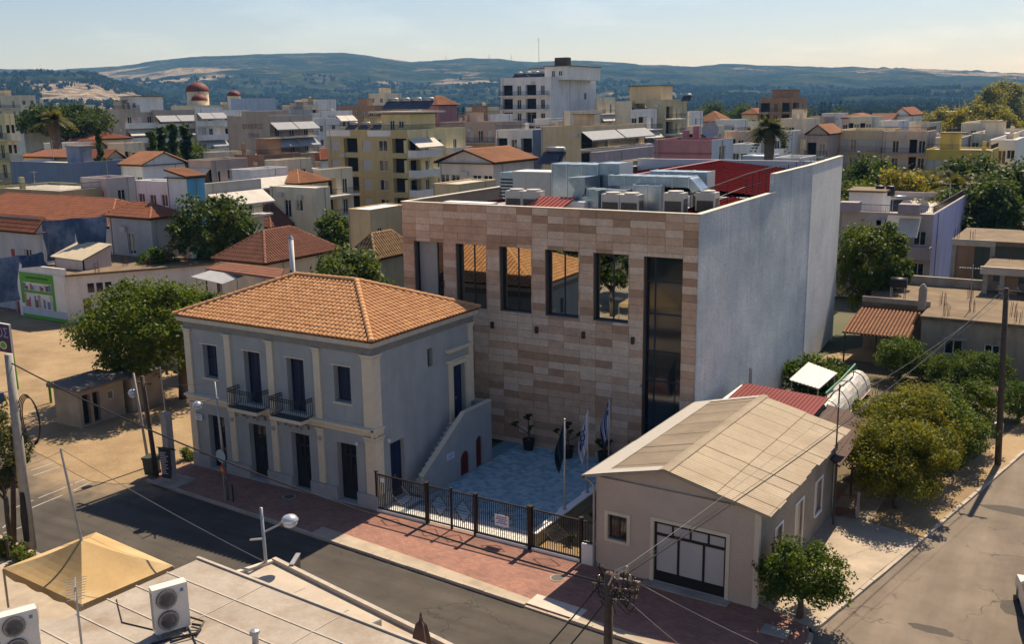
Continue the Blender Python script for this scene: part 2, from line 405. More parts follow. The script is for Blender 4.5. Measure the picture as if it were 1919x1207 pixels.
def building(name, label, cat, sp, wall, front=None, side=None, roof='flat', roofmat=None, slab=None, railm=None, awnm=None, yaw=0., mind=0., deck=None, par=.7, rise=1.6, over=.35, ridge='x', fr=None, sidewall=None, group=None, left=None, pw=.34):
    loc, W, D, H = sp; D = max(D, mind)
    t = thing(name, label, cat, loc, yaw, group); mb = MB()
    slab = slab or WHITE; railm = railm or DARKMETAL; awnm = awnm or AWN
    faces = [((0, 0, 0), (1, 0, 0), (0, -1, 0), W, front, 0), ((W, 0, 0), (0, 1, 0), (1, 0, 0), D, side, 1 if sidewall else 0)]
    for O, u, n, L, spec, mi in faces:
        sps = spec if isinstance(spec, list) else ([spec] if spec else [])
        ops = [o for s in sps for o in face_ops(s, L, H)]
        wallface(mb, O, u, n, L, H, ops, .18, mi); place_windows(t, O, u, n, ops, .18, fr)
        for s in sps:
            if s['t'] == 'B': balconies(t, O, u, n, L, H, s, slab, railm, awnm)
    mb.poly([(W, D, 0), (0, D, 0), (0, D, H), (W, D, H)]); mb.poly([(0, D, 0), (0, 0, 0), (0, 0, H), (0, D, H)])
    if roof == 'flat':
        mb.poly([(0, 0, H), (W, 0, H), (W, .2, H), (0, .2, H)]); mb.poly([(0, D-.2, H), (W, D-.2, H), (W, D, H), (0, D, H)])
        mb.poly([(0, .2, H), (.2, .2, H), (.2, D-.2, H), (0, D-.2, H)]); mb.poly([(W-.2, .2, H), (W, .2, H), (W, D-.2, H), (W-.2, D-.2, H)])
        for a, b in (((.2, .2), (W-.2, .2)), ((W-.2, .2), (W-.2, D-.2)), ((W-.2, D-.2), (.2, D-.2)), ((.2, D-.2), (.2, .2))):
            mb.poly([(*a, H), (*b, H), (*b, H-par), (*a, H-par)])
        dk = MB(); dk.poly([(.2, .2, H-par), (W-.2, .2, H-par), (W-.2, D-.2, H-par), (.2, D-.2, H-par)]); dk.build('roof', [deck or DECKL], t)
    elif roof == 'slab':
        dk = MB(); dk.box(-over, -over, H, W+over, D+over, H+.22); dk.build('roof', [deck or CONCW], t)
    else:
        if roof in ('gable', 'mono'):
            if roof == 'gable' and ridge == 'x': mb.poly([(W, 0, H), (W, D, H), (W, D/2, H+rise)]); mb.poly([(0, 0, H), (0, D, H), (0, D/2, H+rise)])
            elif roof == 'gable': mb.poly([(0, 0, H), (W, 0, H), (W/2, 0, H+rise)]); mb.poly([(0, D, H), (W, D, H), (W/2, D, H+rise)])
            elif ridge == 'x': mb.poly([(W, 0, H), (W, D, H), (W, D, H+rise)]); mb.poly([(0, D, H), (W, D, H), (W, D, H+rise), (0, D, H+rise)]); mb.poly([(0, 0, H), (0, D, H), (0, D, H+rise)])
            else: mb.poly([(0, 0, H), (W, 0, H), (0, 0, H+rise)]); mb.poly([(0, D, H), (W, D, H), (0, D, H+rise)])
        k = .06
        tile_roof(t, -over, -over, W+over, D+over, H+k, H+rise+k, roofmat or TILER, roof, ridge=ridge, pw=pw, course=pw*1.6)
    mb.build('wall', [wall, sidewall or wall], t)
    if H > 5.5 and not group:
        rga = random.Random(label+'x')
        for k in range(rga.randrange(1, 4)):
            if W > 4: a = rga.uniform(.08, .9)*W; z = max(2.2, H-1.2-3*rga.randrange(0, 3)-rga.uniform(0, .6)); MB().box(a, -.32, z, a+.8, -.004, z+.55).build('wall_air_conditioner', [M('ac_box', (.5, .49, .47), .6, bump=0)], t)
        for (a, b) in ((rga.uniform(.02, .06)*W, -.05), (W+.05, rga.uniform(.1, .9)*D)): MB().tube([(a, b, .1), (a, b, H-.1)], .05, 5).build('downpipe', [GREYMETAL], t)
    if roof == 'flat' and W > 5 and D > 5 and H > 7:
        rgb = random.Random(label); z = H-par
        if rgb.random() < .6:
            a = rgb.uniform(.1, .55)*W; b = rgb.uniform(.35, .6)*D; o = MB().box(a, b, z, a+rgb.uniform(2.2, 3.6), min(D-.3, b+rgb.uniform(2, 3)), z+2.4).build('stair_head', [wall], t); addbox(o, 'roof', a-.2, b-.2, z+2.4, a+3.4, min(D-.2, b+2.9), z+2.52, CONCW)
        for k in range(rgb.randrange(1, 4)):
            a = rgb.uniform(.1, .9)*W; b = rgb.uniform(.2, .8)*D; h = rgb.uniform(1.8, 3.6); m_ = MB(); m_.tube([(a, b, z), (a, b, z+h)], .035, 5); m_.bar((a-.6, b, z+h*.92), (a+.5, b, z+h*.92), .03)
            for q in range(6): m_.bar((a-.55+q*.2, b-.3, z+h*.92), (a-.55+q*.2, b+.3, z+h*.92), .02)
            m_.build('aerial', [GREYMETAL], t)
        for k in range(rgb.randrange(0, 3)):
            a = rgb.uniform(.1, .85)*W; b = rgb.uniform(.15, .7)*D; MB().box(a, b, z, a+.5, b+.5, z+rgb.uniform(1.1, 2.0)).build('chimney', [wall], t)
        if rgb.random() < .5:
            m_ = MB(); railing(m_, (.1, .1, H), (W-.1, .1, H), .7, 'bar', None); railing(m_, (W-.1, .1, H), (W-.1, D-.1, H), .7, 'bar', None); m_.build('roof_railing', [railm], t)
    t['H'] = H; t['W'] = W; t['D'] = D
    return t
def addbox(t, name, x0, y0, z0, x1, y1, z1, mat): return MB().box(x0, y0, z0, x1, y1, z1).build(name, [mat], t)
def penthouse(t, x0, y0, x1, y1, h, mat, door=True, slab=True):
    z = t['H']-.7; p = MB(); 
    ops = [((x1-x0)*.3, .05, (x1-x0)*.3+.9, 2.1, 'd', .12), ((x1-x0)*.6, .9, (x1-x0)*.6+1.0, 2.0, 'w', .12)] if door and x1-x0 > 3 else []
    wallface(p, (x0, y0, z), (1, 0, 0), (0, -1, 0), x1-x0, h, ops, .12); wallface(p, (x1, y0, z), (0, 1, 0), (1, 0, 0), y1-y0, h, [])
    p.poly([(x1, y1, z), (x0, y1, z), (x0, y1, z+h), (x1, y1, z+h)]); p.poly([(x0, y1, z), (x0, y0, z), (x0, y0, z+h), (x0, y1, z+h)])
    o = p.build('penthouse', [mat], t); place_windows(t, (x0, y0, z), (1, 0, 0), (0, -1, 0), ops, .12)
    if slab: addbox(o, 'roof', x0-.3, y0-.3, z+h, x1+.3, y1+.3, z+h+.18, CONCW)
    return o

# ------------------------------------------------------------------ plants
def crown_mesh(name, seed, rx, ry, rz, zc, ncl, nleaf, leaf, mat, flat=1.0, hollow=.45, cl=.3, shape=None, droop=0.):
    rg = np.random.default_rng(seed)
    d = rg.normal(size=(ncl, 3)); d /= np.linalg.norm(d, axis=1)[:, None]; rad = hollow+(1-hollow)*rg.random(ncl)**.6
    c = d*rad[:, None]*np.array([rx, ry, rz])*(1-cl*.55)
    if shape == 'cone':
        h = rg.random(ncl)**1.3; a = rg.random(ncl)*6.283; q = (1-h)*.95+.05; rr = np.sqrt(rg.random(ncl))
        c = np.stack([np.cos(a)*q*rx*rr, np.sin(a)*q*ry*rr, (h*2-1)*rz], 1)
    c[:, 2] *= flat
    which = rg.integers(0, ncl, nleaf); csz = cl*(.55+.9*rg.random(ncl))
    off = rg.normal(size=(nleaf, 3)); off /= np.linalg.norm(off, axis=1)[:, None]; off *= (rg.random(nleaf)**.45)[:, None]
    sz = np.array([rx, ry, min(rz, (rx+ry)/2)])
    if shape == 'cone': sz = np.array([rx, ry, rz*.35])
    p = c[which]+off*csz[which][:, None]*sz
    p[:, 2] -= droop*np.hypot(p[:, 0], p[:, 1])**2/max(rx, .1)
    p[:, 2] += zc
    nrm = off*.7+rg.normal(size=(nleaf, 3))*.6+np.array([0, 0, .35]); nrm /= np.linalg.norm(nrm, axis=1)[:, None]
    a = np.cross(nrm, rg.normal(size=(nleaf, 3))); a /= np.linalg.norm(a, axis=1)[:, None]; b = np.cross(nrm, a)
    s = leaf*(.55+.8*rg.random(nleaf)); a *= s[:, None]*.5; b *= s[:, None]*.32
    V = np.stack([p-a, p-b+nrm*s[:, None]*.06, p+a, p+b+nrm*s[:, None]*.06], 1).reshape(-1, 3)
    return fastmesh(name, V, np.arange(nleaf*4).reshape(-1, 4), mat), c+np.array([0, 0, zc])
def trunk_mesh(name, seed, h, r, targets, mat, nlimb=7, lean=(0, 0), forks=1):
    rg = random.Random(seed); mb = MB(); top = Vector((lean[0], lean[1], h))
    pts = [Vector((0, 0, -.1)), Vector((lean[0]*.3+rg.uniform(-.1, .1), lean[1]*.3, h*.4)), top]
    mb.tube(pts, [r*1.25, r, r*.8], 8)
    if len(targets):
        ts = [targets[i] for i in rg.sample(range(len(targets)), min(nlimb, len(targets)))]
        for q in ts:
            q = Vector(q); mid = top.lerp(q, .5)+Vector((rg.uniform(-.2, .2), rg.uniform(-.2, .2), -.15*abs(q.z-h)))
            st = pts[1].lerp(top, rg.uniform(.5, 1)); mb.tube([st, mid, q], [r*.5, r*.3, r*.08], 5)
    return mb.mesh(name, [mat], True)
def tree(label, loc, crown, trunk, s=1.0, rz=0., group=None, name='tree', cat='tree', sz=None):
    t = thing(name, label, cat, loc, rz, group); t.scale = (s, s, sz or s); put('crown', crown, t)
    if trunk: put('trunk', trunk, t)
    return t
def palm_meshes(seed, h, r, fl, nf, skirt=True, e0=-5):
    rg = random.Random(seed); tr = MB(); tr.tube([(0, 0, -.1), (.05, .1, h*.5), (0, 0, h)], [r*1.2, r, r*.95], 9); cr = MB(); dry = MB()
    def frond(mb, az, el, L, sag, n=11):
        d = Vector((math.cos(az), math.sin(az), 0)); s = Vector((-math.sin(az), math.cos(az), 0)); prev = None
        for i in range(n+1):
            q = i/n; p = Vector((0, 0, h))+d*(L*q*math.cos(el))+Vector((0, 0, L*q*math.sin(el)-sag*q*q*L))
            if prev is not None:
                wl = L*.26*math.sin(math.pi*min(1, q*.85+.12)); dz = -.35*wl
                for sg in (-1, 1):
                    tip = (prev+p)/2+s*sg*wl+d*wl*.35+Vector((0, 0, dz)); mb.poly([prev, p, tip])
                    mb.poly([prev.lerp(p, .5), p, tip+d*.12*L+Vector((0, 0, .04))])
            prev = p
    for i in range(nf): frond(cr, rg.uniform(0, 6.283), R(rg.uniform(e0, 78)), fl*rg.uniform(.8, 1.1), rg.uniform(.35, .7))
    if skirt:
        for i in range(nf): frond(dry, rg.uniform(0, 6.283), R(rg.uniform(-84, -62)), fl*rg.uniform(.35, .75), rg.uniform(.05, .2), 7)
    return tr.mesh('trunk', [PALMBARK], True), cr.mesh('crown', [LF_PALM]), (dry.mesh('dead_fronds', [LF_DRY]) if skirt else None)
def palm(label, loc, meshes, s=1.):
    t = thing('palm_tree', label, 'palm tree', loc); t.scale = (s, s, s)
    put('trunk', meshes[0], t); put('crown', meshes[1], t)
    if meshes[2]: put('dead_fronds', meshes[2], t)
    return t

# ------------------------------------------------------------------ small rooftop things
_sol = []
def solar(loc, rz, label, group=None, s=1.):
    if not _sol:
        p = MB(); p.ext([(-1, 0, .25), (1, 0, .25), (1, 1.25, 1.25), (-1, 1.25, 1.25)], (0, -.05, .06)); _sol.append(p.mesh('panel', [glassmat('solar_glass', (.01, .012, .02), .12)]))
        q = MB(); q.tube([(-.75, 1.35, 1.5), (.75, 1.35, 1.5)], .27, 10); _sol.append(q.mesh('tank', [GREYMETAL], True))
        f = MB()
        for x in (-.9, .9): f.bar((x, 0, 0), (x, 0, .3), .04); f.bar((x, 1.3, 0), (x, 1.3, 1.3), .04); f.bar((x, 0, .2), (x, 1.3, 1.22), .04)
        _sol.append(f.mesh('stand', [GREYMETAL]))
    t = thing('solar_water_heater', label, 'solar heater', loc, rz, group); t.scale = (s, s, s)
    for n_, m_ in zip(('panel', 'tank', 'stand'), _sol): put(n_, m_, t)
    return t
def antenna(loc, h, label, rz=0., r=.03, mat=None, group=None):
    t = thing('television_antenna', label, 'antenna', loc, rz, group); MB().tube([(0, 0, -.05), (0, 0, h)], r, 6).build('mast', [mat or GREYMETAL], t)
    y = MB(); y.bar((-.9, 0, h*.93), (.6, 0, h*.93), .025)
    for i in range(9): x = -.85+i*.17; y.bar((x, -.3+.01*i, h*.93), (x, .3-.01*i, h*.93), .014)
    y.build('aerial', [GREYMETAL], t); return t
def aircon(loc, rz, label, s=1., cat='air conditioner', tall=True, group=None):
    t = thing('air_conditioner', label, cat, loc, rz, group); t.scale = (s, s, s)
    b = MB(); b.box(-.48, -.17, .1, .48, .17, 1.44); b.build('casing', [M('aircon_casing', (.62, .59, .55), .5, .05, bump=.03)], t)
    for z in (.45, 1.09):
        g = MB(); g.lathe([(.0, 0), (.29, 0), (.29, .02), (.0, .02)], n=16); gm = g.mesh('fan_recess', [M('fan_dark', (.06, .055, .055), .7, .1, bump=0)])
        o = put('fan', gm, t, (-.12, -.19, z)); o.rotation_euler = (R(90), 0, 0)
        q = MB()
        for k in range(5): q.lathe([(.05+.056*k, 0), (.058+.056*k, 0), (.058+.056*k, .012), (.05+.056*k, .012)], n=16)
        for k in range(8): a = k*math.pi/4; q.bar((0, 0, .006), (.29*math.cos(a), .29*math.sin(a), .006), .012)
        qo = q.build('grille', [M('grille_grey', (.23, .215, .21), .6, .05, bump=0)], o, (0, 0, .035))
    f = MB()
    for x in (-.38, .38): f.box(x-.04, -.22, 0, x+.04, .22, .1)
    f.build('feet', [GREYMETAL], t)
    MB().box(.27, -.176, 1.2, .36, -.171, 1.3).build('badge', [M('badge_blue', (.12, .18, .35), .4, .05, bump=0)], t)
    v = MB()
    for i in range(10): v.box(-.485, -.13, .25+i*.11, -.48, .13, .29+i*.11)
    v.build('side_louvre', [M('fan_dark', (.06, .055, .055))], t)
    return t
# ------------------------------------------------------------------ ground, roads, pavements
def special(name, fn):
    m, n, b = _new(name); fn(m, n, b); return m
def _asph(col, col2, strk=(.12, 1.6, 1), dust=None):
    def fn(m, n, b):
        p = pos(n); c = ramp(n, noise(n, p, .35, 6, .65), [(.35, col), (.65, col2)])
        c = mix(n, 1., c, ramp(n, noise(n, p, 60, 2), [(.3, (.75,)*3), (.7, (1.3,)*3)]), 'MULTIPLY')
        st = ramp(n, noise(n, pos(n, strk), .9, 4), [(.38, (.86,)*3), (.64, (1.1,)*3)])
        c = mix(n, 1., c, st, 'MULTIPLY')
        v = node(n, 'ShaderNodeTexVoronoi', feature='DISTANCE_TO_EDGE'); v.inputs['Scale'].default_value = .33
        wv = node(n, 'ShaderNodeVectorMath', operation='ADD'); n.links.new(p, wv.inputs[0])
        nz = node(n, 'ShaderNodeTexNoise'); nz.inputs['Scale'].default_value = 1.3; n.links.new(p, nz.inputs['Vector']); n.links.new(nz.outputs['Color'], wv.inputs[1])
        n.links.new(wv.outputs[0], v.inputs['Vector'])
        gate = ramp(n, noise(n, p, .16, 2), [(.5, (0, 0, 0)), (.56, (.65,)*3)])
        ck = ramp(n, v.outputs['Distance'], [(.0, (1, 1, 1)), (.012, (0, 0, 0))])
        c = mix(n, mix(n, 1., ck, gate, 'MULTIPLY'), c, (.03, .027, .024))
        if dust:
            dv = node(n, 'ShaderNodeVectorMath', operation='DISTANCE'); n.links.new(pos(n, (1, 1.5, 0)), dv.inputs[0]); dv.inputs[1].default_value = (dust[0], dust[1]*1.5, 0)
            ad = node(n, 'ShaderNodeMath', operation='MULTIPLY_ADD'); n.links.new(noise(n, p, .5, 6, .7), ad.inputs[0]); ad.inputs[1].default_value = 9.; n.links.new(dv.outputs['Value'], ad.inputs[2])
            mr = node(n, 'ShaderNodeMapRange'); n.links.new(ad.outputs[0], mr.inputs[0]); mr.inputs[1].default_value = dust[2]; mr.inputs[2].default_value = dust[2]+5; mr.inputs[3].default_value = .92; mr.inputs[4].default_value = 0.
            c = mix(n, mr.outputs[0], c, (.30, .22, .135))
        n.links.new(c, b.inputs['Base Color']); b.inputs['Roughness'].default_value = .9; b.inputs['Specular IOR Level'].default_value = .2
        bumpn(n, b, noise(n, p, 70, 3), .3, .01)
    return fn
ASPH = special('asphalt', _asph((.055, .049, .043), (.085, .075, .064), dust=(-17.5, -2.5, 7.)))
ASPHR = special('worn_asphalt', _asph((.145, .116, .09), (.20, .163, .128), (.9, .12, 1)))
def _brick(m, n, b):
    p = pos(n); t = node(n, 'ShaderNodeTexBrick'); n.links.new(p, t.inputs['Vector'])
    t.inputs['Scale'].default_value = 1; t.inputs['Brick Width'].default_value = .22; t.inputs['Row Height'].default_value = .11; t.inputs['Mortar Size'].default_value = .008
    t.inputs['Color1'].default_value = (.33, .155, .112, 1); t.inputs['Color2'].default_value = (.25, .112, .082, 1); t.inputs['Mortar'].default_value = (.16, .12, .10, 1)
    c = mix(n, 1., t.outputs[0], ramp(n, noise(n, p, .8, 6, .7), [(.3, (.72, .72, .74)), (.7, (1.2, 1.17, 1.12))]), 'MULTIPLY')
    n.links.new(c, b.inputs['Base Color']); b.inputs['Roughness'].default_value = .88; bumpn(n, b, t.outputs[1], -.4, .01)
BRICKP = special('brick_paving', _brick)
def _dirt(m, n, b):
    p = pos(n); c = ramp(n, noise(n, p, .22, 7, .68), [(.3, (.19, .125, .062)), (.55, (.31, .215, .115)), (.75, (.38, .275, .16))])
    c = mix(n, ramp(n, noise(n, p, .5, 5, .7), [(.56, (0, 0, 0)), (.68, (.6,)*3)]), c, (.22, .165, .075))
    c = mix(n, 1., c, ramp(n, noise(n, p, 9, 4, .7), [(.3, (.78,)*3), (.7, (1.15,)*3)]), 'MULTIPLY')
    n.links.new(c, b.inputs['Base Color']); b.inputs['Roughness'].default_value = .95; bumpn(n, b, noise(n, p, 6, 6, .7), .6, .06)
DIRT = special('dry_earth', _dirt)
PAVC = M('pavement_concrete', (.40, .33, .25), .92, .16, .8, .3, stain=(.24, .19, .14), stainamt=.6, stainscale=.6)
KERBM = M('kerb_concrete', (.42, .36, .29), .92, .15, 2, .3, stain=(.2, .17, .13), stainamt=.5)
def _ground(m, n, b):
    p = pos(n); c = ramp(n, noise(n, p, .012, 6, .65), [(.35, (.04, .055, .022)), (.5, (.075, .08, .035)), (.64, (.14, .12, .065)), (.75, (.06, .07, .03))])
    n.links.new(c, b.inputs['Base Color']); b.inputs['Roughness'].default_value = .95
GROUND = special('town_ground', _ground)
struct('ground', MB().box(-7000, -2000, -1.0, 6000, 9000, -.16), [GROUND])
rd = MB(); rd.poly([(-150, 12, -.12), (-150, -1, -.12), (-60, -7, -.12), (-11, -11, -.12), (40, -14.5, -.12), (60, -16, -.12), (60, -4, -.12), (21, -4, -.12), (-12.5, -1.5, -.12), (-30, 0, -.12)])
struct('street', rd, [ASPH])
sd = MB(); sd.poly([(20.5, -5.6, -.115), (60, -5.6, -.115), (60, 120, -.115), (44, 120, -.115), (34, 62, -.115), (25.6, 23.5, -.115), (23.2, 11.2, -.115), (20.8, -.7, -.115)])
struct('side_road', sd, [ASPHR])
lot = MB(); lot.poly([(-13.0, -2.75, -.10), (-14.2, -3.9, -.10), (-15.8, -4.3, -.10), (-17.5, -4.0, -.10), (-20.6, -3.3, -.10), (-27, -2.2, -.10), (-40, -1, -.10), (-75, 5, -.10), (-80, 35, -.10), (-40, 40, -.10), (-13, 20, -.10)])
struct('dirt_lot', lot, [DIRT])
ROADPATCH = M('road_patch', (.075, .066, .056), .92, .12, 4, .3)
pt = MB()
for c, rx, ry, s in (((28.0, 4.9), 1.5, 1.0, 3), ((28.6, 9.4), 1.6, .45, 5), ((26.6, 15.0), 2.2, .5, 8), ((24.6, 1.6), .8, .3, 4)):
    rg = random.Random(s); pt.poly([(c[0]+rx*math.cos(a)*rg.uniform(.8, 1.15), c[1]+ry*math.sin(a)*rg.uniform(.8, 1.15), -.111) for a in [i*math.pi/9 for i in range(18)]])
struct('road_patches', pt, [ROADPATCH], 'structure')
PAINT = M('road_paint', (.40, .385, .36), .8, .15, 6, .1, stain=(.2, .18, .16), stainamt=.7, stainscale=3)
def roadline(a, b, wd=.08):
    A, B = G(*a, -.114), G(*b, -.114); d = (B-A).normalized(); s = Vector((-d.y, d.x, 0))*wd/2; mb = MB(); mb.poly([A-s, B-s, B+s, A+s]); return mb
rl = MB()
for a, b in (((28, 952), (62, 938)), ((72, 934), (137, 908)), ((140, 906), (195, 884)), ((45, 958), (118, 928)), ((137, 920), (178, 900)), ((58, 882), (103, 867)), ((62, 892), (112, 875)), ((5, 990), (26, 972)), ((6, 1000), (50, 985))):
    q = roadline(a, b); rl.poly(q.v)
struct('road_markings', rl, [PAINT])
# south pavement
sp_ = MB(); sp_.prism([(-60, -7), (-11, -11), (40, -14.3), (40, -40), (-60, -40)], -.15, -.005); struct('south_pavement', sp_, [PAVC])
# north pavement: kerb line
def kline(x): return -2.94-(x+12.39)*.0652
pv = MB(); pv.poly([(-13.2, 0, 0), (-13.2, kline(-13.2)+.15, 0), (18.6, kline(18.6)+.15, 0), (20.4, -4.1, 0), (21.0, -2.5, 0), (20.75, -.7, 0), (18.6, .1, 0)])
pv.poly([(-13.2, kline(-13.2)+.15, 0), (-13.2, kline(-13.2)+.15, -.15), (18.6, kline(18.6)+.15, -.15), (18.6, kline(18.6)+.15, 0)])
north = struct('north_pavement', pv, [BRICKP])
st = MB(); st.poly([(-1, kline(-1)+.9, .004), (-1, kline(-1)+.16, .004), (18.6, kline(18.6)+.16, .004), (18.6, kline(18.6)+.5, .004), (12.5, kline(12.5)+.45, .004), (6, kline(6)+.75, .004)])
st.poly([(10.8, kline(10.8)+1.0, .007), (10.8, kline(10.8)+.17, .007), (13.1, kline(13.1)+.17, .007), (13.1, kline(13.1)+1.0, .007)], 1)
struct('concrete_strip', st, [PAVC, M('pale_ramp_concrete', (.52, .46, .39), .9, .12, 2, .3)])
kb = MB(); kb.box(0, -.0, -.16, .985, .16, .012); km = kb.mesh('kerb_stone', [KERBM])
x = -13.2; i = 0
while x < 18.5:
    low = -.07 if 10.8 < x+.5 < 13.1 else 0
    o = put('kerb_stone', km, north, (x, kline(x), random.uniform(-.008, .01)+low), -.0652+random.uniform(-.008, .008)); x += 1.0
pts = [(18.7, kline(18.7)), (19.8, -4.75), (20.6, -4.1), (21.05, -3.1), (21.1, -2.0), (20.95, -.9)]
for a, b in zip(pts, pts[1:]): put('kerb_stone', km, north, (a[0], a[1], 0), math.atan2(b[1]-a[1], b[0]-a[0]))
# side pavement by the garage wall and verge up the side road
KR = [(20.95, -.7), (22.2, 5.3), (23.36, 11.25), (24.6, 17.5), (25.75, 23.4), (27.6, 32), (30.5, 45), (34, 60)]
sv = MB(); sv.poly([(18.5, .1, -.004), (20.8, -.7, -.004), (22.0, 5.3, -.004), (22.9, 9.4, -.004), (20.2, 10.2, -.004), (18.6, 10.0, -.004)])
side_pave = struct('side_pavement', sv, [PAVC])
vg = MB(); vg.poly([(18.6, 10.0, -.006), (20.2, 10.2, -.006), (22.9, 9.4, -.006), (23.2, 11.25, -.006), (25.6, 23.4, -.006), (27.4, 32, -.006), (30.3, 45, -.006), (33.8, 60, -.006), (20, 60, -.006), (11, 40, -.006), (11.5, 12, -.006), (18.6, 11.5, -.006)])
struct('earth_verge', vg, [DIRT])
gs_ = MB(); gs_.poly([(11.6, 12, -.002), (18.5, 14.6, -.002), (20.9, 14.6, -.002), (22.9, 18, -.002), (24.2, 24, -.002), (25.6, 32, -.002), (27, 39.5, -.002), (11.2, 39.5, -.002)]); struct('garden_soil', gs_, [M('dark_garden_soil', (.115, .085, .05), .95, .25, .8, .5, stain=(.07, .085, .03), stainamt=.7, stainscale=.6)])
for (ax, ay), (bx, by) in zip(KR, KR[1:]):
    L = math.hypot(bx-ax, by-ay); k = round(L); an = math.atan2(by-ay, bx-ax)
    if ay > 33: continue
    for j in range(k): put('kerb_stone', km, side_pave, (ax+(bx-ax)*j/k, ay+(by-ay)*j/k, random.uniform(-.03, .0)), an+random.uniform(-.01, .01))
mh = thing('manhole_cover', 'round manhole cover in the sunlit red pavement by the gate', 'manhole', (*G(1045, 1084, 0)[:2], .006))
MB().lathe([(.33, 0), (.33, .012), (0.0, .012)], n=20).build('rim', [CONC], mh); MB().lathe([(.26, .012), (.26, .02), (0, .02)], n=20).build('lid', [M('cast_iron', (.09, .08, .07), .7)], mh)
mh = thing('manhole_cover', 'round manhole cover in the shaded pavement before the blue house', 'manhole', (*G(542, 932, 0)[:2], .006))
MB().lathe([(.33, 0), (.33, .012), (0.0, .012)], n=20).build('rim', [CONC], mh); MB().lathe([(.26, .012), (.26, .02), (0, .02)], n=20).build('lid', [M('cast_iron', (.09, .08, .07), .7)], mh)
mh = thing('drain_cover', 'square concrete drain cover beside the small tree at the corner', 'drain cover', (19.75, -1.6, .008))
MB().box(-.5, -.35, 0, .5, .35, .03).build('slab', [CONC], mh)

def print_lines(t, y, rows, mat):
    m_ = MB(); rg = random.Random(len(rows))
    for w_, z, h in rows:
        x = -w_/2
        while x < w_/2: q = rg.uniform(.03, .11); m_.box(x, y-.003, z-h/2, min(x+q, w_/2), y, z+h/2); x += q+.02
    return m_.build('print', [mat], t)
# ------------------------------------------------------------------ the blue-grey two-storey house
HW, HD = 12.67, 8.4
HBLUE = M('house_plaster', (.36, .378, .38), .92, .09, .9, .5, bscale=45, stain=(.28, .30, .305), stainamt=.6, stainscale=.5, fine=.12, streak=True)
HPLIN = M('plinth_stone', (.36, .36, .36), .9, .1, 3, .3)
NAVY = M('navy_door_paint', (.018, .025, .055), .5, .1, bump=.05)
IRON = M('blue_black_iron', (.012, .03, .045), .5, .1, bump=0)
house = thing('town_house', 'two-storey blue-grey plastered house with orange tiled hip roof and two balconies', 'house')
UPW = [(-10.85, 1.02, 5.12, 6.9), (-1.85, 1.02, 5.12, 6.9)]; UPD = [(-7.8, 1.12, 4.12, 6.9), (-4.85, 1.12, 4.12, 6.9)]
GRD = [(-10.75, 1.22, .08, 3.05), (-7.75, 1.22, .08, 3.05), (-4.8, 1.22, .08, 3.05), (-1.8, 1.22, .08, 3.05)]
fops = [(c-w_/2+HW, a, c+w_/2+HW, b, 'v', .36) for c, w_, a, b in UPW+UPD+GRD]
sops = [(4.35, 6.05, 4.8, 7.0, 'v', .3), (6.5, 2.62, 7.6, 5.85, 'v', .3), (1.1, .05, 2.2, 3.0, 'v', .35)]
mb = MB(); wallface(mb, (-HW, 0, 0), (1, 0, 0), (0, -1, 0), HW, 8.1, fops); wallface(mb, (0, 0, 0), (0, 1, 0), (1, 0, 0), HD, 8.1, sops)
mb.poly([(0, HD, 0), (-HW, HD, 0), (-HW, HD, 8.1), (0, HD, 8.1)]); mb.poly([(-HW, HD, 0), (-HW, 0, 0), (-HW, 0, 8.1), (-HW, HD, 8.1)])
hwall = mb.build('wall', [HBLUE], house)
def shutter_pair(c, w_, a, b):
    for s in (-1, 1):
        m_ = MB(); x0, x1 = (c-w_/2+.02, c-.01) if s < 0 else (c+.01, c+w_/2-.02); y = .30
        m_.box(x0, y, a+.02, x0+.07, y+.05, b-.02); m_.box(x1-.07, y, a+.02, x1, y+.05, b-.02)
        for z in (a+.02, (a+b)/2-.05, b-.12): m_.box(x0+.07, y, z, x1-.07, y+.05, z+.1)
        k = int((b-a)/.11)
        for i in range(k):
            z = a+.12+(b-a-.24)*i/k; m_.poly([(x0+.07, y+.01, z), (x1-.07, y+.01, z), (x1-.07, y+.045, z+.09), (x0+.07, y+.045, z+.09)])
        m_.box(x0, y+.05, a+.02, x1, y+.055, b-.02); m_.build('shutter', [NAVY], house)
for q in UPW+UPD: shutter_pair(*q)
for c, w_, a, b in GRD:
    d_ = MB(); y = .30; x0, x1 = c-w_/2, c+w_/2
    for u0, u1 in ((x0+.02, x0+.1), (c-.05, c+.05), (x1-.1, x1-.02)): d_.box(u0, y, a, u1, y+.06, b-.02)
    for z0, z1 in ((a, a+.55), (b-.75, b-.65), (b-.12, b-.02)):
        d_.box(x0+.1, y+.004, z0, c-.05, y+.05, z1); d_.box(c+.05, y+.004, z0, x1-.1, y+.05, z1)
    dr = d_.build('door', [M('door_frame_dark', (.02, .022, .028), .5, bump=0)], house)
    for u0, u1 in ((x0+.1, c-.05), (c+.05, x1-.1)):
        for z0, z1 in ((a+.55, b-.75), (b-.65, b-.12)): MB().box(u0, y+.02, z0, u1, y+.035, z1).build('pane', [GLASS], dr)
    MB().box(x0-.08, -.12, 0, x1+.08, .3, .07).build('doorstep', [HPLIN], house)
for c, w_, a, b in UPW+UPD: MB().box(c-w_/2-.14, -.06, b+.02, c+w_/2+.14, 0, b+.08).build('lintel', [CREAM], house)
for c, w_, a, b in UPW: MB().box(c-w_/2-.1, -.07, a-.1, c+w_/2+.1, .0, a-.02).build('sill', [CREAM], house)
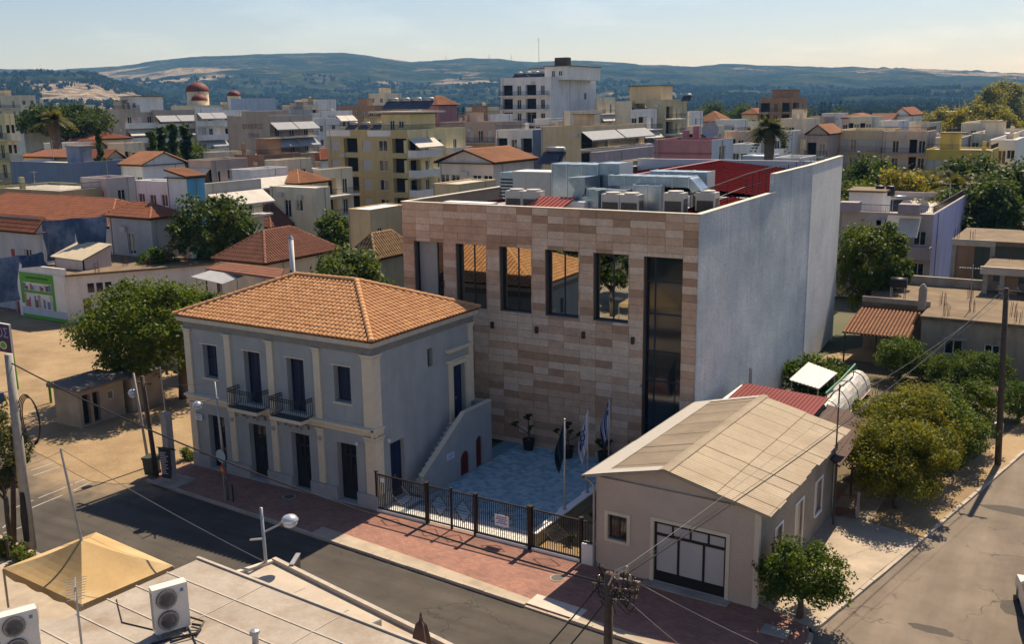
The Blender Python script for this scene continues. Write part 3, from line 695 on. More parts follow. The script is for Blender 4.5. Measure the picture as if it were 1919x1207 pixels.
def pilaster(x0, x1, z0, z1, base=False, side=None):
    p = MB(); y0 = -.09
    if side is None:
        p.box(x0, y0, z0, x1, 0, z1-.22); p.box(x0-.04, y0-.03, z1-.22, x1+.04, 0, z1-.15); p.box(x0, y0, z1-.15, x1, 0, z1-.08); p.box(x0-.07, y0-.06, z1-.08, x1+.07, 0, z1)
        if base: p.box(x0-.03, y0-.02, z0, x1+.03, 0, z0+.12)
    else:
        p.box(0, x0, z0, .09, x1, z1-.22); p.box(0, x0-.04, z1-.22, .12, x1+.04, z1-.15); p.box(0, x0, z1-.15, .09, x1, z1-.08); p.box(0, x0-.07, z1-.08, .15, x1+.07, z1)
    p.build('pilaster', [CREAM], house)
for c in (-9.45, -6.47, -3.38): pilaster(c-.2, c+.2, 4.1, 7.65); pilaster(c-.2, c+.2, .76, 3.62)
pilaster(-12.64, -12.2, 4.1, 7.65); pilaster(-12.64, -12.2, .74, 3.62)
for z0, z1 in ((4.1, 7.65), (.74, 3.62)):   # corner piers wrap the street corner
    p = MB(); p.box(-.55, -.09, z0, .09, .5, z1-.22); p.box(-.59, -.12, z1-.22, .12, .54, z1-.15); p.box(-.55, -.09, z1-.15, .09, .5, z1-.08); p.box(-.62, -.15, z1-.08, .15, .57, z1); p.build('corner_pilaster', [CREAM], house)
pilaster(7.98, 8.36, 3.3, 7.65, side=1)
for c in (-9.45, -6.47, -3.38):
    o = MB().lathe([(.0, 0), (.07, .0), (.11, .02), (.13, .05), (.1, .06), (0, .06)], n=14).build('medallion', [HPLIN], house, (c, -.09, 3.1)); o.rotation_euler = (R(90), 0, 0)
edges = [-HW] + sum([[c-w_/2-.02, c+w_/2+.02] for c, w_, a, b in GRD], []) + [.1]
for a, b in zip(edges[::2], edges[1::2]):
    MB().box(a, -.12, 0, b, 0 if b < 0 else .1, .72).build('plinth_block', [HPLIN], house)
MB().box(0, .5, 0, .06, 1.05, .72).build('plinth_block', [HPLIN], house); MB().box(0, 2.25, 0, .06, 2.45, .72).build('plinth_block', [HPLIN], house)
prof = [(0, 3.66), (.06, 3.66), (.06, 3.78), (.14, 3.84), (.14, 3.92), (.28, 3.98), (.28, 4.08), (0, 4.12)]
mb = MB(); mb.ext([(-HW-.12, -y, z) for y, z in prof], (HW+.12+.16, 0, 0)); mb.ext([(y*.55, -.28, z) for y, z in prof], (0, .9, 0)); mb.build('cornice', [CREAM], house)
mb = MB(); mb.box(-HW-.03, -.035, 7.66, .035, HD+.03, 8.05); mb.build('frieze', [M('frieze_grey', (.23, .225, .21), .9)], house)
ov = .27; mb = MB(); mb.box(-HW-ov+.03, -ov+.03, 8.05, ov-.03, HD+ov-.03, 8.12); mb.box(-HW-ov, -ov, 8.12, ov, HD+ov, 8.33); mb.build('eaves_board', [M('eaves_cream', (.55, .49, .40), .8)], house)
# tiled hip roof: single tiles nearest the camera are objects, the rest one part
Z0, Z1 = 8.36, 10.14; A_, B_, C_, D_ = (-HW-ov-.06, -ov-.06, Z0), (ov+.06, -ov-.06, Z0), (ov+.06, HD+ov+.06, Z0), (-HW-ov-.06, HD+ov+.06, Z0)
q0, q1 = (-8.42, 4.2, Z1), (-4.25, 4.2, Z1)
mb = MB(); 
for pl in ((A_, B_, q1, q0), (B_, C_, q1), (C_, D_, q0, q1), (D_, A_, q0)):
    mb.poly([Vector(p)-Vector((0, 0, .03)) for p in pl])
mb.poly([(p[0], p[1], Z0-.05) for p in (A_, B_, C_, D_)])
hroof = mb.build('roof', [M('house_tile_gap_shade', (.17, .08, .04), .9)], house)  # base sheet coloured dark to paint the shade between tiles
cells = []
for sl in ((A_, B_, q0, q1), (B_, C_, q1, q1), (C_, D_, q1, q0), (D_, A_, q0, q0)):
    P, e, t, n, cs, w_, c_ = slope_cells(*sl, .275, .295)
    for c in cs: cells.append((P, e, t, n, c, w_, c_, len(cells)))
TM = [TERRA, TERRAB, TERRAC]; tmesh = {}
vis = [c for c in cells if c[4][4] and (c[3].y < -.1 or c[3].x > .1)]
vis.sort(key=lambda c: ((c[0]+c[1]*c[4][0]+c[2]*c[4][2])-CAM).length)
single = {c[7] for c in vis[:300]}
rest = MB()
for P, e, t, n, (s0, s1, t0, t1, full), w_, c_, k in cells:
    mi = random.choices((0, 1, 2), (6, 3, 2))[0]; jz = random.uniform(0, .012)
    if k in single:
        key = (mi, round(w_, 4), round(c_, 4))
        if key not in tmesh:
            q = MB(); arc_cell(q, Vector((0, 0, 0)), Vector((1, 0, 0)), Vector((0, 1, 0)), Vector((0, 0, 1)), w_*.06, w_*.94, 0, c_*1.06, .08, .03, 6); tmesh[key] = q.mesh('tile', [TM[mi]])
        o = put('tile', tmesh[key], hroof); mt = Matrix((e, t, n)).transposed().to_4x4(); mt.translation = P+e*s0+t*t0+n*jz; o.matrix_local = mt
    else: arc_cell(rest, P+n*jz, e, t, n, s0+w_*.06, s1-w_*.06, t0, t1, .08, .03, 5, mi)
o = rest.build('tile_courses', TM, hroof); o['kind'] = 'stuff'
rc = MB()
for a, b in ((A_, q0), (D_, q0), (B_, q1), (C_, q1), (q0, q1)): ridge_caps(rc, Vector(a)+Vector((0, 0, .03)), Vector(b)+Vector((0, 0, .05)), .15, .38)
rc.build('ridge_caps', [TERRAB], hroof)
MB().tube([(-.75, .1, 8.72), (-.4, 7.9, 8.72)], .02, 5).build('lightning_wire', [GREYMETAL], hroof)
# balconies
def house_balcony(c):
    x0, x1, dp = c-1.05, c+1.05, .9
    s = MB(); s.box(x0, -dp, 3.94, x1, -.02, 4.06); s.box(x0+.05, -dp+.05, 3.86, x1-.05, -.02, 3.94); b = s.build('balcony', [CREAM], house)
    MB().box(x0+.03, -dp+.03, 4.062, x1-.03, -.03, 4.075).build('floor', [M('balcony_floor', (.06, .085, .10), .8)], b)
    r = MB(); z0, z1 = 4.1, 5.05
    loop = [(x0+.04, -.03), (x0+.04, -dp+.04), (x1-.04, -dp+.04), (x1-.04, -.03)]
    for p, q in zip(loop, loop[1:]):
        for z in (z1, z1-.16, z0+.04): r.bar((*p, z), (*q, z), .03)
        L = math.hypot(q[0]-p[0], q[1]-p[1]); k = round(L/.13)
        for i in range(k+1):
            x, y = p[0]+(q[0]-p[0])*i/k, p[1]+(q[1]-p[1])*i/k; r.bar((x, y, z0), (x, y, z1), .018)
            if i < k:
                d = Vector((q[0]-p[0], q[1]-p[1], 0)).normalized(); cc = Vector((x, y, z1-.08))+d*L/k/2
                r.tube([cc+d*.05*math.cos(a)+Vector((0, 0, .05*math.sin(a))) for a in [j*math.pi/4 for j in range(9)]], .008, 4, cap=False)
    r.build('railing', [IRON], b)
    for x in (c-.75, c, c+.75):
        k = MB(); k.tube([(x, -.06, 3.4), (x, -.1, 3.6), (x, -.3, 3.72), (x, -.62, 3.78), (x, -.78, 3.86)], .025, 5); k.tube([(x, -.55+.1*math.cos(a), 3.66+.1*math.sin(a)) for a in [j*.7 for j in range(9)]], .018, 4); k.tube([(x, -.12+.07*math.cos(a), 3.48+.07*math.sin(a)) for a in [j*.7 for j in range(9)]], .015, 4)
        k.build('bracket', [IRON], b)
for c in (-7.8, -4.85): house_balcony(c)
# side door surround, doors, lamps, plates
p = MB()
for y in (6.12, 7.68): p.box(0, y, 2.6, .12, y+.3, 5.85); p.box(0, y-.04, 5.75, .16, y+.34, 5.9)
p.box(0, 6.42, 5.62, .1, 7.68, 5.85); p.box(0, 5.95, 5.9, .14, 8.0, 5.98); p.box(0, 5.95, 6.42, .2, 8.0, 6.55); p.box(0, 5.9, 6.55, .26, 8.05, 6.62)
p.build('door_surround', [CREAM], house)
for (y0, y1, z0, z1) in ((6.5, 7.6, 2.62, 5.6), (1.1, 2.2, .05, 3.0)):
    d_ = MB(); x = -.28
    d_.box(x, y0, z0, x+.05, y1, z1)
    for a, b in ((y0+.06, (y0+y1)/2-.04), ((y0+y1)/2+.04, y1-.06)):
        for c, d in ((z0+.1, z0+.9), (z0+1.0, z1-.7), (z1-.6, z1-.1)): d_.box(x+.05, a, c, x+.075, b, d)
    dr = d_.build('door', [M('blue_door_paint', (.012, .022, .065), .45, .1, bump=.05)], house); MB().box(x+.075, (y0+y1)/2-.06, z0+1.05, x+.12, (y0+y1)/2-.03, z0+1.2).build('handle', [GREYMETAL], dr)
MB().box(-.28, 4.35, 6.05, -.26, 4.8, 7.0).build('window', [NAVY], house)
for loc, d in (((-1.0, -.0, 3.25), (0, -1)), ((.0, .85, 3.3), (1, 0))):
    l_ = MB(); l_.bar(loc, (loc[0]+d[0]*.14, loc[1]+d[1]*.14, loc[2]+.05), .03); l_.lathe([(.02, 0), (.08, .05), (.09, .14), (.03, .2)], (loc[0]+d[0]*.16, loc[1]+d[1]*.16, loc[2]-.12), 10); l_.build('wall_lamp', [M('lamp_white', (.6, .62, .64), .4, bump=0)], house)
SIGNW = M('sign_white', (.72, .74, .76), .6, .03, bump=0); SIGNB = M('sign_blue', (.03, .12, .38), .5, .05, bump=0)
sg = thing('street_sign', 'small white street name plate on the blue-grey house corner', 'sign', (-11.97, -.1, 2.83)); MB().box(-.26, -.012, -.17, .26, 0, .17).build('plate', [SIGNW], sg)
print_lines(sg, -.013, ((.38, .07, .05), (.3, -.06, .05)), SIGNB)
# outside stair with parapet
STEP = M('stair_marble', (.50, .50, .49), .7, .1, 3, .1)
for i in range(14):
    z = .19*(i+1); y = 2.45+.275*i; MB().box(.002, y, 0, .84, y+.29, z-.04).build('step', [STEP], house); MB().box(.003, y-.03, z-.04, .842, y+.29, z).build('tread', [WHITE], house)
MB().box(.002, 6.3, 0, .84, HD, 2.62).build('landing', [STEP], house)
def arch(yc, w_, h, n=10):
    r = w_/2; return [(yc-r, 0.002), (yc-r, h-r)] + [(yc-r*math.cos(math.pi*k/n), h-r+r*math.sin(math.pi*k/n)) for k in range(1, n)] + [(yc+r, h-r), (yc+r, 0.002)]
out = [(2.3, 0), (2.3, 1.12), (6.0, 3.36), (8.55, 3.36), (8.55, 0)]; A1, A2 = arch(5.95, .84, 1.3), arch(7.3, .62, 1.72)
bm = bmesh.new(); x1, x0 = 1.04, .84
lp = [out[0], out[1], out[2], out[3], out[4]] + A2[::-1] + A1[::-1]
def loopv(x): return [bm.verts.new((x, y, z)) for y, z in lp]
L1 = loopv(x1); f = bm.faces.new(L1); L0 = loopv(x0); f0 = bm.faces.new(L0[::-1])
for i in range(len(lp)): j = (i+1) % len(lp); bm.faces.new((L1[i], L0[i], L0[j], L1[j]))
bm.normal_update(); bmesh.ops.triangulate(bm, faces=[f, f0]); me = bpy.data.meshes.new('stair_wall'); bm.to_mesh(me); bm.free(); me.materials.append(HBLUE); put('stair_wall', me, house)
sc_ = MB(); sc_.ext([(.80, 2.27, 1.125), (1.07, 2.27, 1.125), (1.07, 6.0, 3.365), (.80, 6.0, 3.365)], (0, 0, .045)); sc_.box(.80, 6.0, 3.365, 1.07, 8.58, 3.41); sc_.build('sunlit_stair_edge', [CREAM], house)  # cream strip added to paint the sunlit top edge of the stair parapet
mb = MB(); mb.box(.004, 8.38, 2.62, .84, 8.55, 3.36); mb.build('landing_parapet', [HBLUE], house)
RED = M('oxblood_door', (.13, .012, .012), .5, .1, bump=.05)
for A in (A1, A2):
    mb = MB(); mb.ext([(.88, y, z+.0) for y, z in A], (.05, 0, 0)); ad = mb.build('arch_door', [RED], house)
    ys = [a[0] for a in A]; yc = (min(ys)+max(ys))/2; MB().box(.935, yc-.02, .1, .95, yc+.02, max(a[1] for a in A)-.1).build('rail', [RED], ad)
sg = thing('wall_plaque', 'small pale blue plaque on the outside stair wall', 'sign', (1.045, 4.62, 1.45), R(90)); MB().box(-.36, -.02, -.2, .36, 0, .2).build('plate', [M('plaque_blue', (.35, .48, .62), .5, .05, bump=0)], sg); MB().box(-.3, -.024, -.14, .3, -.02, .14).build('panel', [SIGNW], sg)
print_lines(sg, -.025, ((.4, .07, .035), (.5, 0, .035), (.34, -.07, .035)), SIGNB)

# ------------------------------------------------------------------ courtyard
ct = MB(); ct.poly([(0, -.05, -.005), (11.7, -.05, -.005), (11.7, 12, -.005), (0, 12, -.005)]); court = struct('courtyard', ct, [M('courtyard_bed', (.15, .25, .30), .9)])
PV = [M('shade_paver_pale', (.355, .50, .555), .75, .08, 3, .15), M('shade_paver_grey', (.285, .43, .485), .78, .1, 3, .15), M('shade_paver_blue', (.215, .36, .42), .78, .1, 3, .15)]  # the blue of the building's shade is mixed into these paver colours
PW = M('sunlit_marble_paver', (.68, .66, .62), .7, .08, 2, .1)  # whiter pavers paint the sunlit strip along the fence
pavers = []
nx, ny = 26, 40; tw = 7.3/nx; th = 11.25/ny
for i in range(nx):
    for j in range(ny):
        x, y = 1.06+i*tw, .35+j*th
        if x < 1.1 and y < 2.0: continue
        pavers.append((x, y, random.choices((0, 1, 2), (5, 4, 3))[0] if y > 1.2 else 3))  # split follows the shadow edge: bluish in shade, pale in sun
pavers.sort(key=lambda p: p[1]); ps = {}; pr = MB()
for k, (x, y, mi) in enumerate(pavers):
    if k < 300:
        if mi not in ps: ps[mi] = MB().box(.008, .008, -.04, tw-.008, th-.008, .012).mesh('paver', [(PV+[PW])[mi]])
        put('paver', ps[mi], court, (x, y, random.uniform(-.002, .003)))
    else: pr.box(x+.008, y+.008, -.04, x+tw-.008, y+th-.008, .012+random.uniform(-.002, .003), mi)
o = pr.build('paving_field', PV+[PW], court); o['kind'] = 'stuff'
for i in range(9): 
    for j in range(1 if i > 2 else 5): MB().box(.07+i*.93 if i > 2 else .07+i*.32, .1+j*.42, -.03, (.07+i*.93+.92) if i > 2 else .07+i*.32+.31, .1+j*.42+(.24 if i > 2 else .41), .011).build('paver', [PW], court)
lw = thing('courtyard_wall', 'low rendered courtyard wall with pale coping carrying the flagpoles', 'wall')
MB().box(8.42, .15, 0, 8.62, 11.2, .62).build('wall', [M('olive_render', (.36, .34, .25), .9, .1, 1.5, .3)], lw); MB().box(8.34, .1, .62, 8.72, 11.2, .69).build('coping', [WHITE], lw)
for y in (3.0, 5.3, 7.5): MB().box(8.28, y-.22, .69, 8.78, y+.22, .72).build('pole_base', [WHITE], lw)
gd = MB(); gd.poly([(8.62, .1, .0), (11.6, .1, .0), (11.6, 11.2, .0), (8.62, 11.2, .0)]); struct('planting_bed', gd, [DIRT])
# ------------------------------------------------------------------ fence and gates
FENCE = M('fence_brown', (.016, .012, .010), .45, .1, bump=0)
fence = thing('iron_fence', 'dark brown iron bar fence with diamond panels along the courtyard', 'fence')
for a, b in ((.05, 2.93), (5.72, 8.42), (8.58, 10.95)): MB().box(a, -.16, 0, b, .04, .13).build('fence_base', [WHITE], fence)
bars = {}
def fence_panel(x0, x1, label, name, cat, dia=(.62, .5), z0=.17, z1=1.86, group=None, zc=1.02):
    t = thing(name, label, cat, (x0, -.06, 0), 0, group) if cat == 'gate' else put('fence_panel', None, fence, (x0, -.06, 0)); L = x1-x0
    for z, h in ((z0, .06), (z1, .06)):
        MB().box(0, -.03, z-h/2, L, .03, z+h/2).build('rail', [FENCE], t)
    k = round(L/.112); cx = L/2; dw, dh = dia or (0, 0)
    def bar(x, a, b):
        key = round(b-a, 2)
        if key not in bars: bars[key] = MB().box(-.014, -.014, 0, .014, .014, b-a).mesh('bar', [FENCE])
        put('bar', bars[key], t, (x, 0, a))
    for i in range(k+1):
        x = L*i/k
        if dia and abs(x-cx) < dw-.02:
            hh = dh*(1-abs(x-cx)/dw)
            bar(x, z0, zc-hh); bar(x, zc+hh, z1)
        else: bar(x, z0, z1)
    if dia:
        d_ = MB(); q = [(cx, 0, zc+dh), (cx+dw, 0, zc), (cx, 0, zc-dh), (cx-dw, 0, zc)]
        for a, b in zip(q, q[1:]+q[:1]): d_.bar(a, b, .028)
        d_.build('diamond_frame', [FENCE], t)
        for i in range(1, 8):
            z = zc-dh+2*dh*i/8; hw = dw*(1-abs(z-zc)/dh); MB().bar((cx-hw, 0, z), (cx+hw, 0, z), .014).build('diamond_bar', [FENCE], t)
    return t
def post(x, label, h=1.98, w_=.12):
    t = put('fence_post', None, fence, (x, -.06, 0)); MB().box(-w_/2, -w_/2, 0, w_/2, w_/2, h).build('shaft', [FENCE], t); MB().box(-w_/2-.03, -w_/2-.03, h, w_/2+.03, w_/2+.03, h+.04).build('cap', [FENCE], t)
fence_panel(.1, 2.88, 'iron fence panel with a wide diamond next to the blue-grey house', 'fence_panel', 'fence')
fence_panel(3.05, 4.3, 'left leaf of the iron double gate with a tall narrow diamond', 'gate_leaf', 'gate', (.45, .55))
fence_panel(4.38, 5.6, 'right leaf of the iron double gate with a tall narrow diamond', 'gate_leaf', 'gate', (.45, .55))
fp = fence_panel(5.74, 8.4, 'iron fence panel with a white notice in its diamond', 'fence_panel', 'fence')
fence_panel(8.6, 10.9, 'iron gate panel in front of the planting bed with a wide diamond', 'fence_panel', 'fence', (.66, .47))
fence_panel(11.06, 11.55, 'narrow short iron fence piece on the pier beside the garage', 'fence_panel', 'fence', None, .95, 1.86)
sg = thing('notice_board', 'white printed notice hung in the fence diamond', 'sign', (5.74+1.33, -.105, 1.02)); MB().box(-.36, -.01, -.26, .36, 0, .26).build('plate', [SIGNW], sg)
print_lines(sg, -.012, ((.5, .17, .05), (.58, .07, .05), (.4, -.03, .05), (.55, -.13, .05)), SIGNB)
sg = thing('notice_plate', 'small white plate at the top of the fence by the house corner', 'sign', (.42, -.1, 1.62)); MB().box(-.13, -.008, -.1, .13, 0, .1).build('plate', [SIGNW], sg)
for x, l_, w_ in ((.03, 'thin fence post against the blue-grey house corner', .1), (2.97, 'thick fence post left of the double gate', .16), (4.34, 'thin post where the gate leaves meet', .09), (5.67, 'thick fence post right of the double gate', .16), (8.5, 'widest fence post between notice panel and planting bed', .2), (10.98, 'fence post beside the white pier of the garage', .13)): post(x, l_, w_=w_)
pier = thing('fence_pier', 'short white rendered pier between fence and garage', 'pier', (11.06, -.2, 0)); MB().box(0, 0, 0, .58, .3, .92).build('shaft', [WHITE], pier)
# flagpoles
FABW = M('flag_white', (.62, .64, .70), .9, .05, bump=0); FABB = M('flag_blue', (.03, .06, .26), .9, .1, bump=0); FABT = M('flag_teal', (.008, .035, .06), .9, .1, bump=0)
def flag(mb, z1, L, w_, stripes, seed, ncol=8, nrow=12):
    rg = random.Random(seed); ph = rg.random()*6
    P = [[Vector((-.04-w_*(i/ncol)*(.12+.88*math.sin(math.pi*min(1, .12+j/nrow*.75)))*.8, .13*math.sin(i*1.5+ph+j*.2)*(i/ncol+.4), z1-L*j/nrow-.42*(i/ncol)**1.1*L)) for i in range(ncol+1)] for j in range(nrow+1)]
    for j in range(nrow):
        for i in range(ncol): mb.poly([P[j][i], P[j][i+1], P[j+1][i+1], P[j+1][i]], stripes(i, j))
def flagpole(y, top, label, flab, fmats, stripes, L, w_, emblem=False):
    t = thing('flagpole', label, 'flagpole', (8.53, y, .72)); h = top-.72
    MB().tube([(0, 0, 0), (0, 0, h)], [.045, .032], 10).build('pole', [M('pole_steel', (.50, .46, .43), .4, .05, bump=0, metal=.3)], t, smooth=True)
    MB().lathe([(.0, 0), (.05, .03), (.05, .07), (.0, .1)], (0, 0, h), 10).build('finial', [GREYMETAL], t); MB().lathe([(.1, 0), (.1, .03), (.05, .05), (.05, .12)], n=10).build('base_plate', [GREYMETAL], t)
    f = tag(put('flag', None, None, (8.53, y, 0), R(20)), flab, 'flag'); m_ = MB(); flag(m_, top-.1, L, w_, stripes, int(y*10)); m_.build('cloth', fmats, f, smooth=True)
flagpole(3.0, 5.0, 'front flagpole on the courtyard wall, nearest the fence', 'dark teal flag hanging limp on the front flagpole', [FABT], lambda i, j: 0, 1.7, .5)
flagpole(5.3, 4.85, 'middle flagpole on the courtyard wall', 'white flag with blue emblem on the middle flagpole', [FABW, FABB], lambda i, j: 1 if 2 <= i <= 6 and 3 <= j <= 8 and (i*7+j*5) % 3 else 0, 1.8, .5)
flagpole(7.6, 4.75, 'rear flagpole, partly behind the garage roof', 'blue and white striped flag on the rear flagpole', [FABW, FABB], lambda i, j: 1 if (j < 5 and i < 4 and not (j == 2 or i == 2)) or i % 2 else 0, 1.6, .5)
# potted cloud-pruned shrubs
POT = M('black_pot', (.02, .018, .018), .6, .1, bump=.05)
ball, _ = crown_mesh('foliage', 31, .3, .3, .2, 0, 14, 700, .07, LF_DARK, hollow=.2)
def topiary(loc, label, balls, rz=0.):
    t = thing('potted_topiary', label, 'potted plant', loc, rz)
    MB().lathe([(.26, 0), (.34, .55), (.36, .62), (.31, .62), (.31, .55)], n=16).build('pot', [POT], t, smooth=True)
    tr = MB(); tr.tube([(0, 0, .5), (.05, 0, 1.0), (0, 0, 1.5)], [.06, .05, .03], 6)
    for x, z, s in balls: tr.tube([(0, 0, .95), (x*.7, 0, z-.2), (x, 0, z)], [.035, .03, .02], 5); o = put('foliage', ball, t, (x, 0, z)); o.scale = (s, s, s)
    tr.build('stem', [BARK], t)
topiary((2.0, 10.85, .01), 'potted cloud-pruned shrub against the stone wall, leftmost pot', [(0, 1.9, 1.0), (-.75, 1.45, .9), (.12, 1.3, .7)], .3)
topiary((4.5, 10.8, .01), 'potted cloud-pruned shrub behind the front flagpole', [(0, 1.85, 1.1), (-.8, 1.35, .8), (.2, 1.5, .8), (.85, 1.5, .9)], -.2)
topiary((6.6, 11.0, .01), 'potted shrub by the garage roof under the rear flag', [(0, 1.0, 1.2), (.3, 1.2, .9), (-.3, 1.15, .9)])
topiary((8.0, 11.1, .01), 'potted shrub near the tall dark window slot', [(0, 1.0, 1.1), (.25, 1.1, .8)])
for (x, y, s, l_) in ((9.8, 1.2, .55, 'low shrub in the planting bed right behind the fence'), (10.9, .8, .7, 'shrub behind the short fence piece by the garage'), (9.6, 4.0, .6, 'shrub in the middle of the planting bed')):
    t = thing('shrub', l_, 'shrub', (x, y, 0)); o = put('foliage', ball, t, (0, 0, .3)); o.scale = (s*2,)*3
# ------------------------------------------------------------------ museum block with stone front
MO, MYAW = (-6.6493, 11.2644, 0), .0289
mus = thing('stone_building', 'large block with travertine stone front, tall windows and blank grey side wall', 'building', MO, MYAW)
def _wallmat(lo, mid, hi, warm):
    def fn(m, n, b):
        p = pos(n); c = ramp(n, noise(n, pos(n, (1, 1, 1.6)), .16, 6, .62), [(.32, lo), (.5, mid), (.68, hi)])
        c = mix(n, ramp(n, noise(n, pos(n, (1, 1, .09)), 1.5, 6, .65), [(.5, (0, 0, 0)), (.72, (.45,)*3)]), c, tuple(v*.8 for v in lo))
        c = mix(n, ramp(n, noise(n, p, .45, 5, .7), [(.54, (0, 0, 0)), (.66, (.35,)*3)]), c, warm)
        c = mix(n, 1., c, ramp(n, noise(n, pos(n, (1, 1, 2.5)), 3.2, 4, .7), [(.3, (.84,)*3), (.7, (1.14,)*3)]), 'MULTIPLY'); c = mix(n, 1., c, ramp(n, noise(n, p, 22, 3, .7), [(.3, (.86,)*3), (.7, (1.1,)*3)]), 'MULTIPLY')
        sx = node(n, 'ShaderNodeSeparateXYZ'); n.links.new(p, sx.inputs[0]); mr = node(n, 'ShaderNodeMapRange'); n.links.new(sx.outputs[2], mr.inputs[0]); mr.inputs[1].default_value = 9.; mr.inputs[2].default_value = 14.4; mr.inputs[3].default_value = 0.; mr.inputs[4].default_value = 1.
        rs = ramp(n, noise(n, pos(n, (1, 1, .03)), 2.6, 5, .7), [(.52, (0, 0, 0)), (.66, (.55,)*3)]); c = mix(n, mix(n, 1., rs, mr.outputs[0], 'MULTIPLY'), c, tuple(v*.68 for v in lo))
        n.links.new(c, b.inputs['Base Color']); b.inputs['Roughness'].default_value = .93; b.inputs['Specular IOR Level'].default_value = .2; bumpn(n, b, noise(n, p, 14, 5, .75), .9, .035)
    return fn
MWALL = special('mottled_grey_render', _wallmat((.38, .445, .495), (.52, .57, .60), (.68, .71, .715), (.60, .56, .54)))
MWALL2 = special('pale_mottled_render', _wallmat((.56, .59, .60), (.68, .69, .685), (.76, .76, .735), (.68, .66, .61)))
SPLAST = M('grey_render', (.35, .395, .425), .92, .16, .3, .6, bscale=26, stain=(.27, .315, .37), stainamt=.7, stainscale=.22, fine=.12)
SPLAST2 = M('pale_grey_render', (.47, .47, .46), .92, .08, .4, .6, bscale=26, stain=(.38, .39, .39), stainamt=.5, stainscale=.3, streak=True, fine=.12)
MW, MD, MZ, MZ2 = 18.05, 34.8, 13.5, 14.6
WINS = [(.77, 5.5, 2.8, 11.28)] + [(3.65+2.865*i, 7.65, 5.66+2.865*i, 11.28) for i in range(4)] + [(15.1, 0.06, 17.2, 11.27)]
mb = MB(); wallface(mb, (.0, .10, 0), (1, 0, 0), (0, -1, 0), MW-.02, MZ-.03, [(*q, 'v', .5) for q in WINS], .5, 0)
mb.poly([(0, MD, 0), (0, .1, 0), (0, .1, MZ-.03), (0, MD, MZ-.03)]); mb.poly([(MW-.55, MD-.02, 0), (0, MD-.02, 0), (0, MD-.02, 13.4), (MW-.55, MD-.02, 13.4)])
mb.build('wall', [M('museum_backing', (.22, .18, .15), .9)], mus)
sw = MB()
sw.ext([(MW-.05, -.075, 0), (MW-.05, 13.35, 0), (MW-.05, 13.35, MZ), (MW-.05, -.075, MZ)], (.05, 0, 0)); sw.ext([(MW-.05, 13.35, 0), (MW-.05, 22.8, 0), (MW-.05, 22.8, MZ2), (MW-.05, 13.35, MZ2)], (.05, 0, 0))
sw.build('side_wall', [MWALL], mus); MB().box(MW-.3, 13.3, MZ, MW-.052, 22.8, MZ2).build('parapet', [MWALL], mus)
s2 = MB(); s2.prism([(MW-.3, 22.8), (MW+.012, 22.8), (MW-.5, MD), (MW-.8, MD)], 0, MZ2); s2.build('side_wall', [MWALL2], mus)
cop = MB(); cop.box(-.03, -.04, MZ, MW+.04, .26, MZ+.05); cop.box(MW-.29, .26, MZ+.001, MW+.04, 13.33, MZ+.05); cop.box(MW-.29, 13.35, MZ2, MW+.04, 22.8, MZ2+.05); cop.prism([(MW-.32, 22.802), (MW+.05, 22.802), (MW-.46, MD+.03), (MW-.83, MD+.03)], MZ2, MZ2+.05); cop.box(-.03, .26, MZ+.001, .25, MD, MZ+.05)
cop.build('coping', [M('coping_pale', (.62, .57, .48), .8)], mus)
# stone slabs
ST = [M('travertine_'+k, c, .85, .10, 1.8, .25, bscale=9, stain=tuple(v*.72 for v in c), stainamt=.5, stainscale=2.2, fine=.1) for k, c in (('mid', (.55, .375, .26)), ('light', (.68, .53, .405)), ('pink', (.61, .445, .32)), ('brown', (.42, .27, .175)))]
xs = [17.19+.0]; 
while xs[-1] > 0: xs.append(xs[-1]-.955)
xs = sorted([0.] + [x for x in xs if x > .3] + [MW-.052]); zt = [0.0]; z = 13.49-.40
zs = [13.49]
while z > .2: zs.append(z); z -= .4
zs.append(0.0); zs = zs[::-1]
def sub(rects, w_):
    o = []
    for a, c, b, d in rects:
        if b <= w_[0]+.01 or a >= w_[2]-.01 or d <= w_[1]+.01 or c >= w_[3]-.01: o.append((a, c, b, d)); continue
        if a < w_[0]: o.append((a, c, w_[0], d))
        if b > w_[2]: o.append((w_[2], c, b, d))
        a2, b2 = max(a, w_[0]), min(b, w_[2])
        if c < w_[1]: o.append((a2, c, b2, w_[1]))
        if d > w_[3]: o.append((a2, w_[3], b2, d))
    return o
fac = MB(); fac.box(.01, .075, .02, .5, .098, 13.4); facade = fac.build('stone_facade', [ST[3]], mus)
slabs = []; rg = random.Random(21); prev = 0
for c, d in zip(zs, zs[1:]):
    prev = 2
    for a, b in zip(xs, xs[1:]):
        zone = (c+d)/2
        wt = (6, 1, 2, 4) if zone > 12.9 else ((5, 4, 5, 3) if zone > 7.6 else ((5, 5, 2, 3) if zone > 2.5 else (6, 2, 1, 4)))
        mi = prev if rg.random() < .3 else rg.choices((0, 1, 2, 3), wt)[0]; prev = mi
        rs = [(a, c, b, d)]
        for w_ in WINS: rs = sub(rs, w_)
        for r in rs:
            if r[2]-r[0] > .06 and r[3]-r[1] > .06: slabs.append((r, mi))
mrot = Matrix.Rotation(MYAW, 3, 'Z')
def hidden(x, z):   # behind the house, its roof or the garage as seen from the camera
    p = Vector(MO)+mrot @ Vector((x, 0, z)); d = p-CAM; t = (4.2-CAM.y)/d.y; q = CAM+d*t
    return (-13 < q.x < -.2 and q.z < 9.9-abs(0)) or z < 0
slabs.sort(key=lambda s: (hidden((s[0][0]+s[0][2])/2, (s[0][1]+s[0][3])/2), -(s[0][2]-s[0][0])*(s[0][3]-s[0][1])//.2, -s[0][2]))
sm = {}; rest = MB()
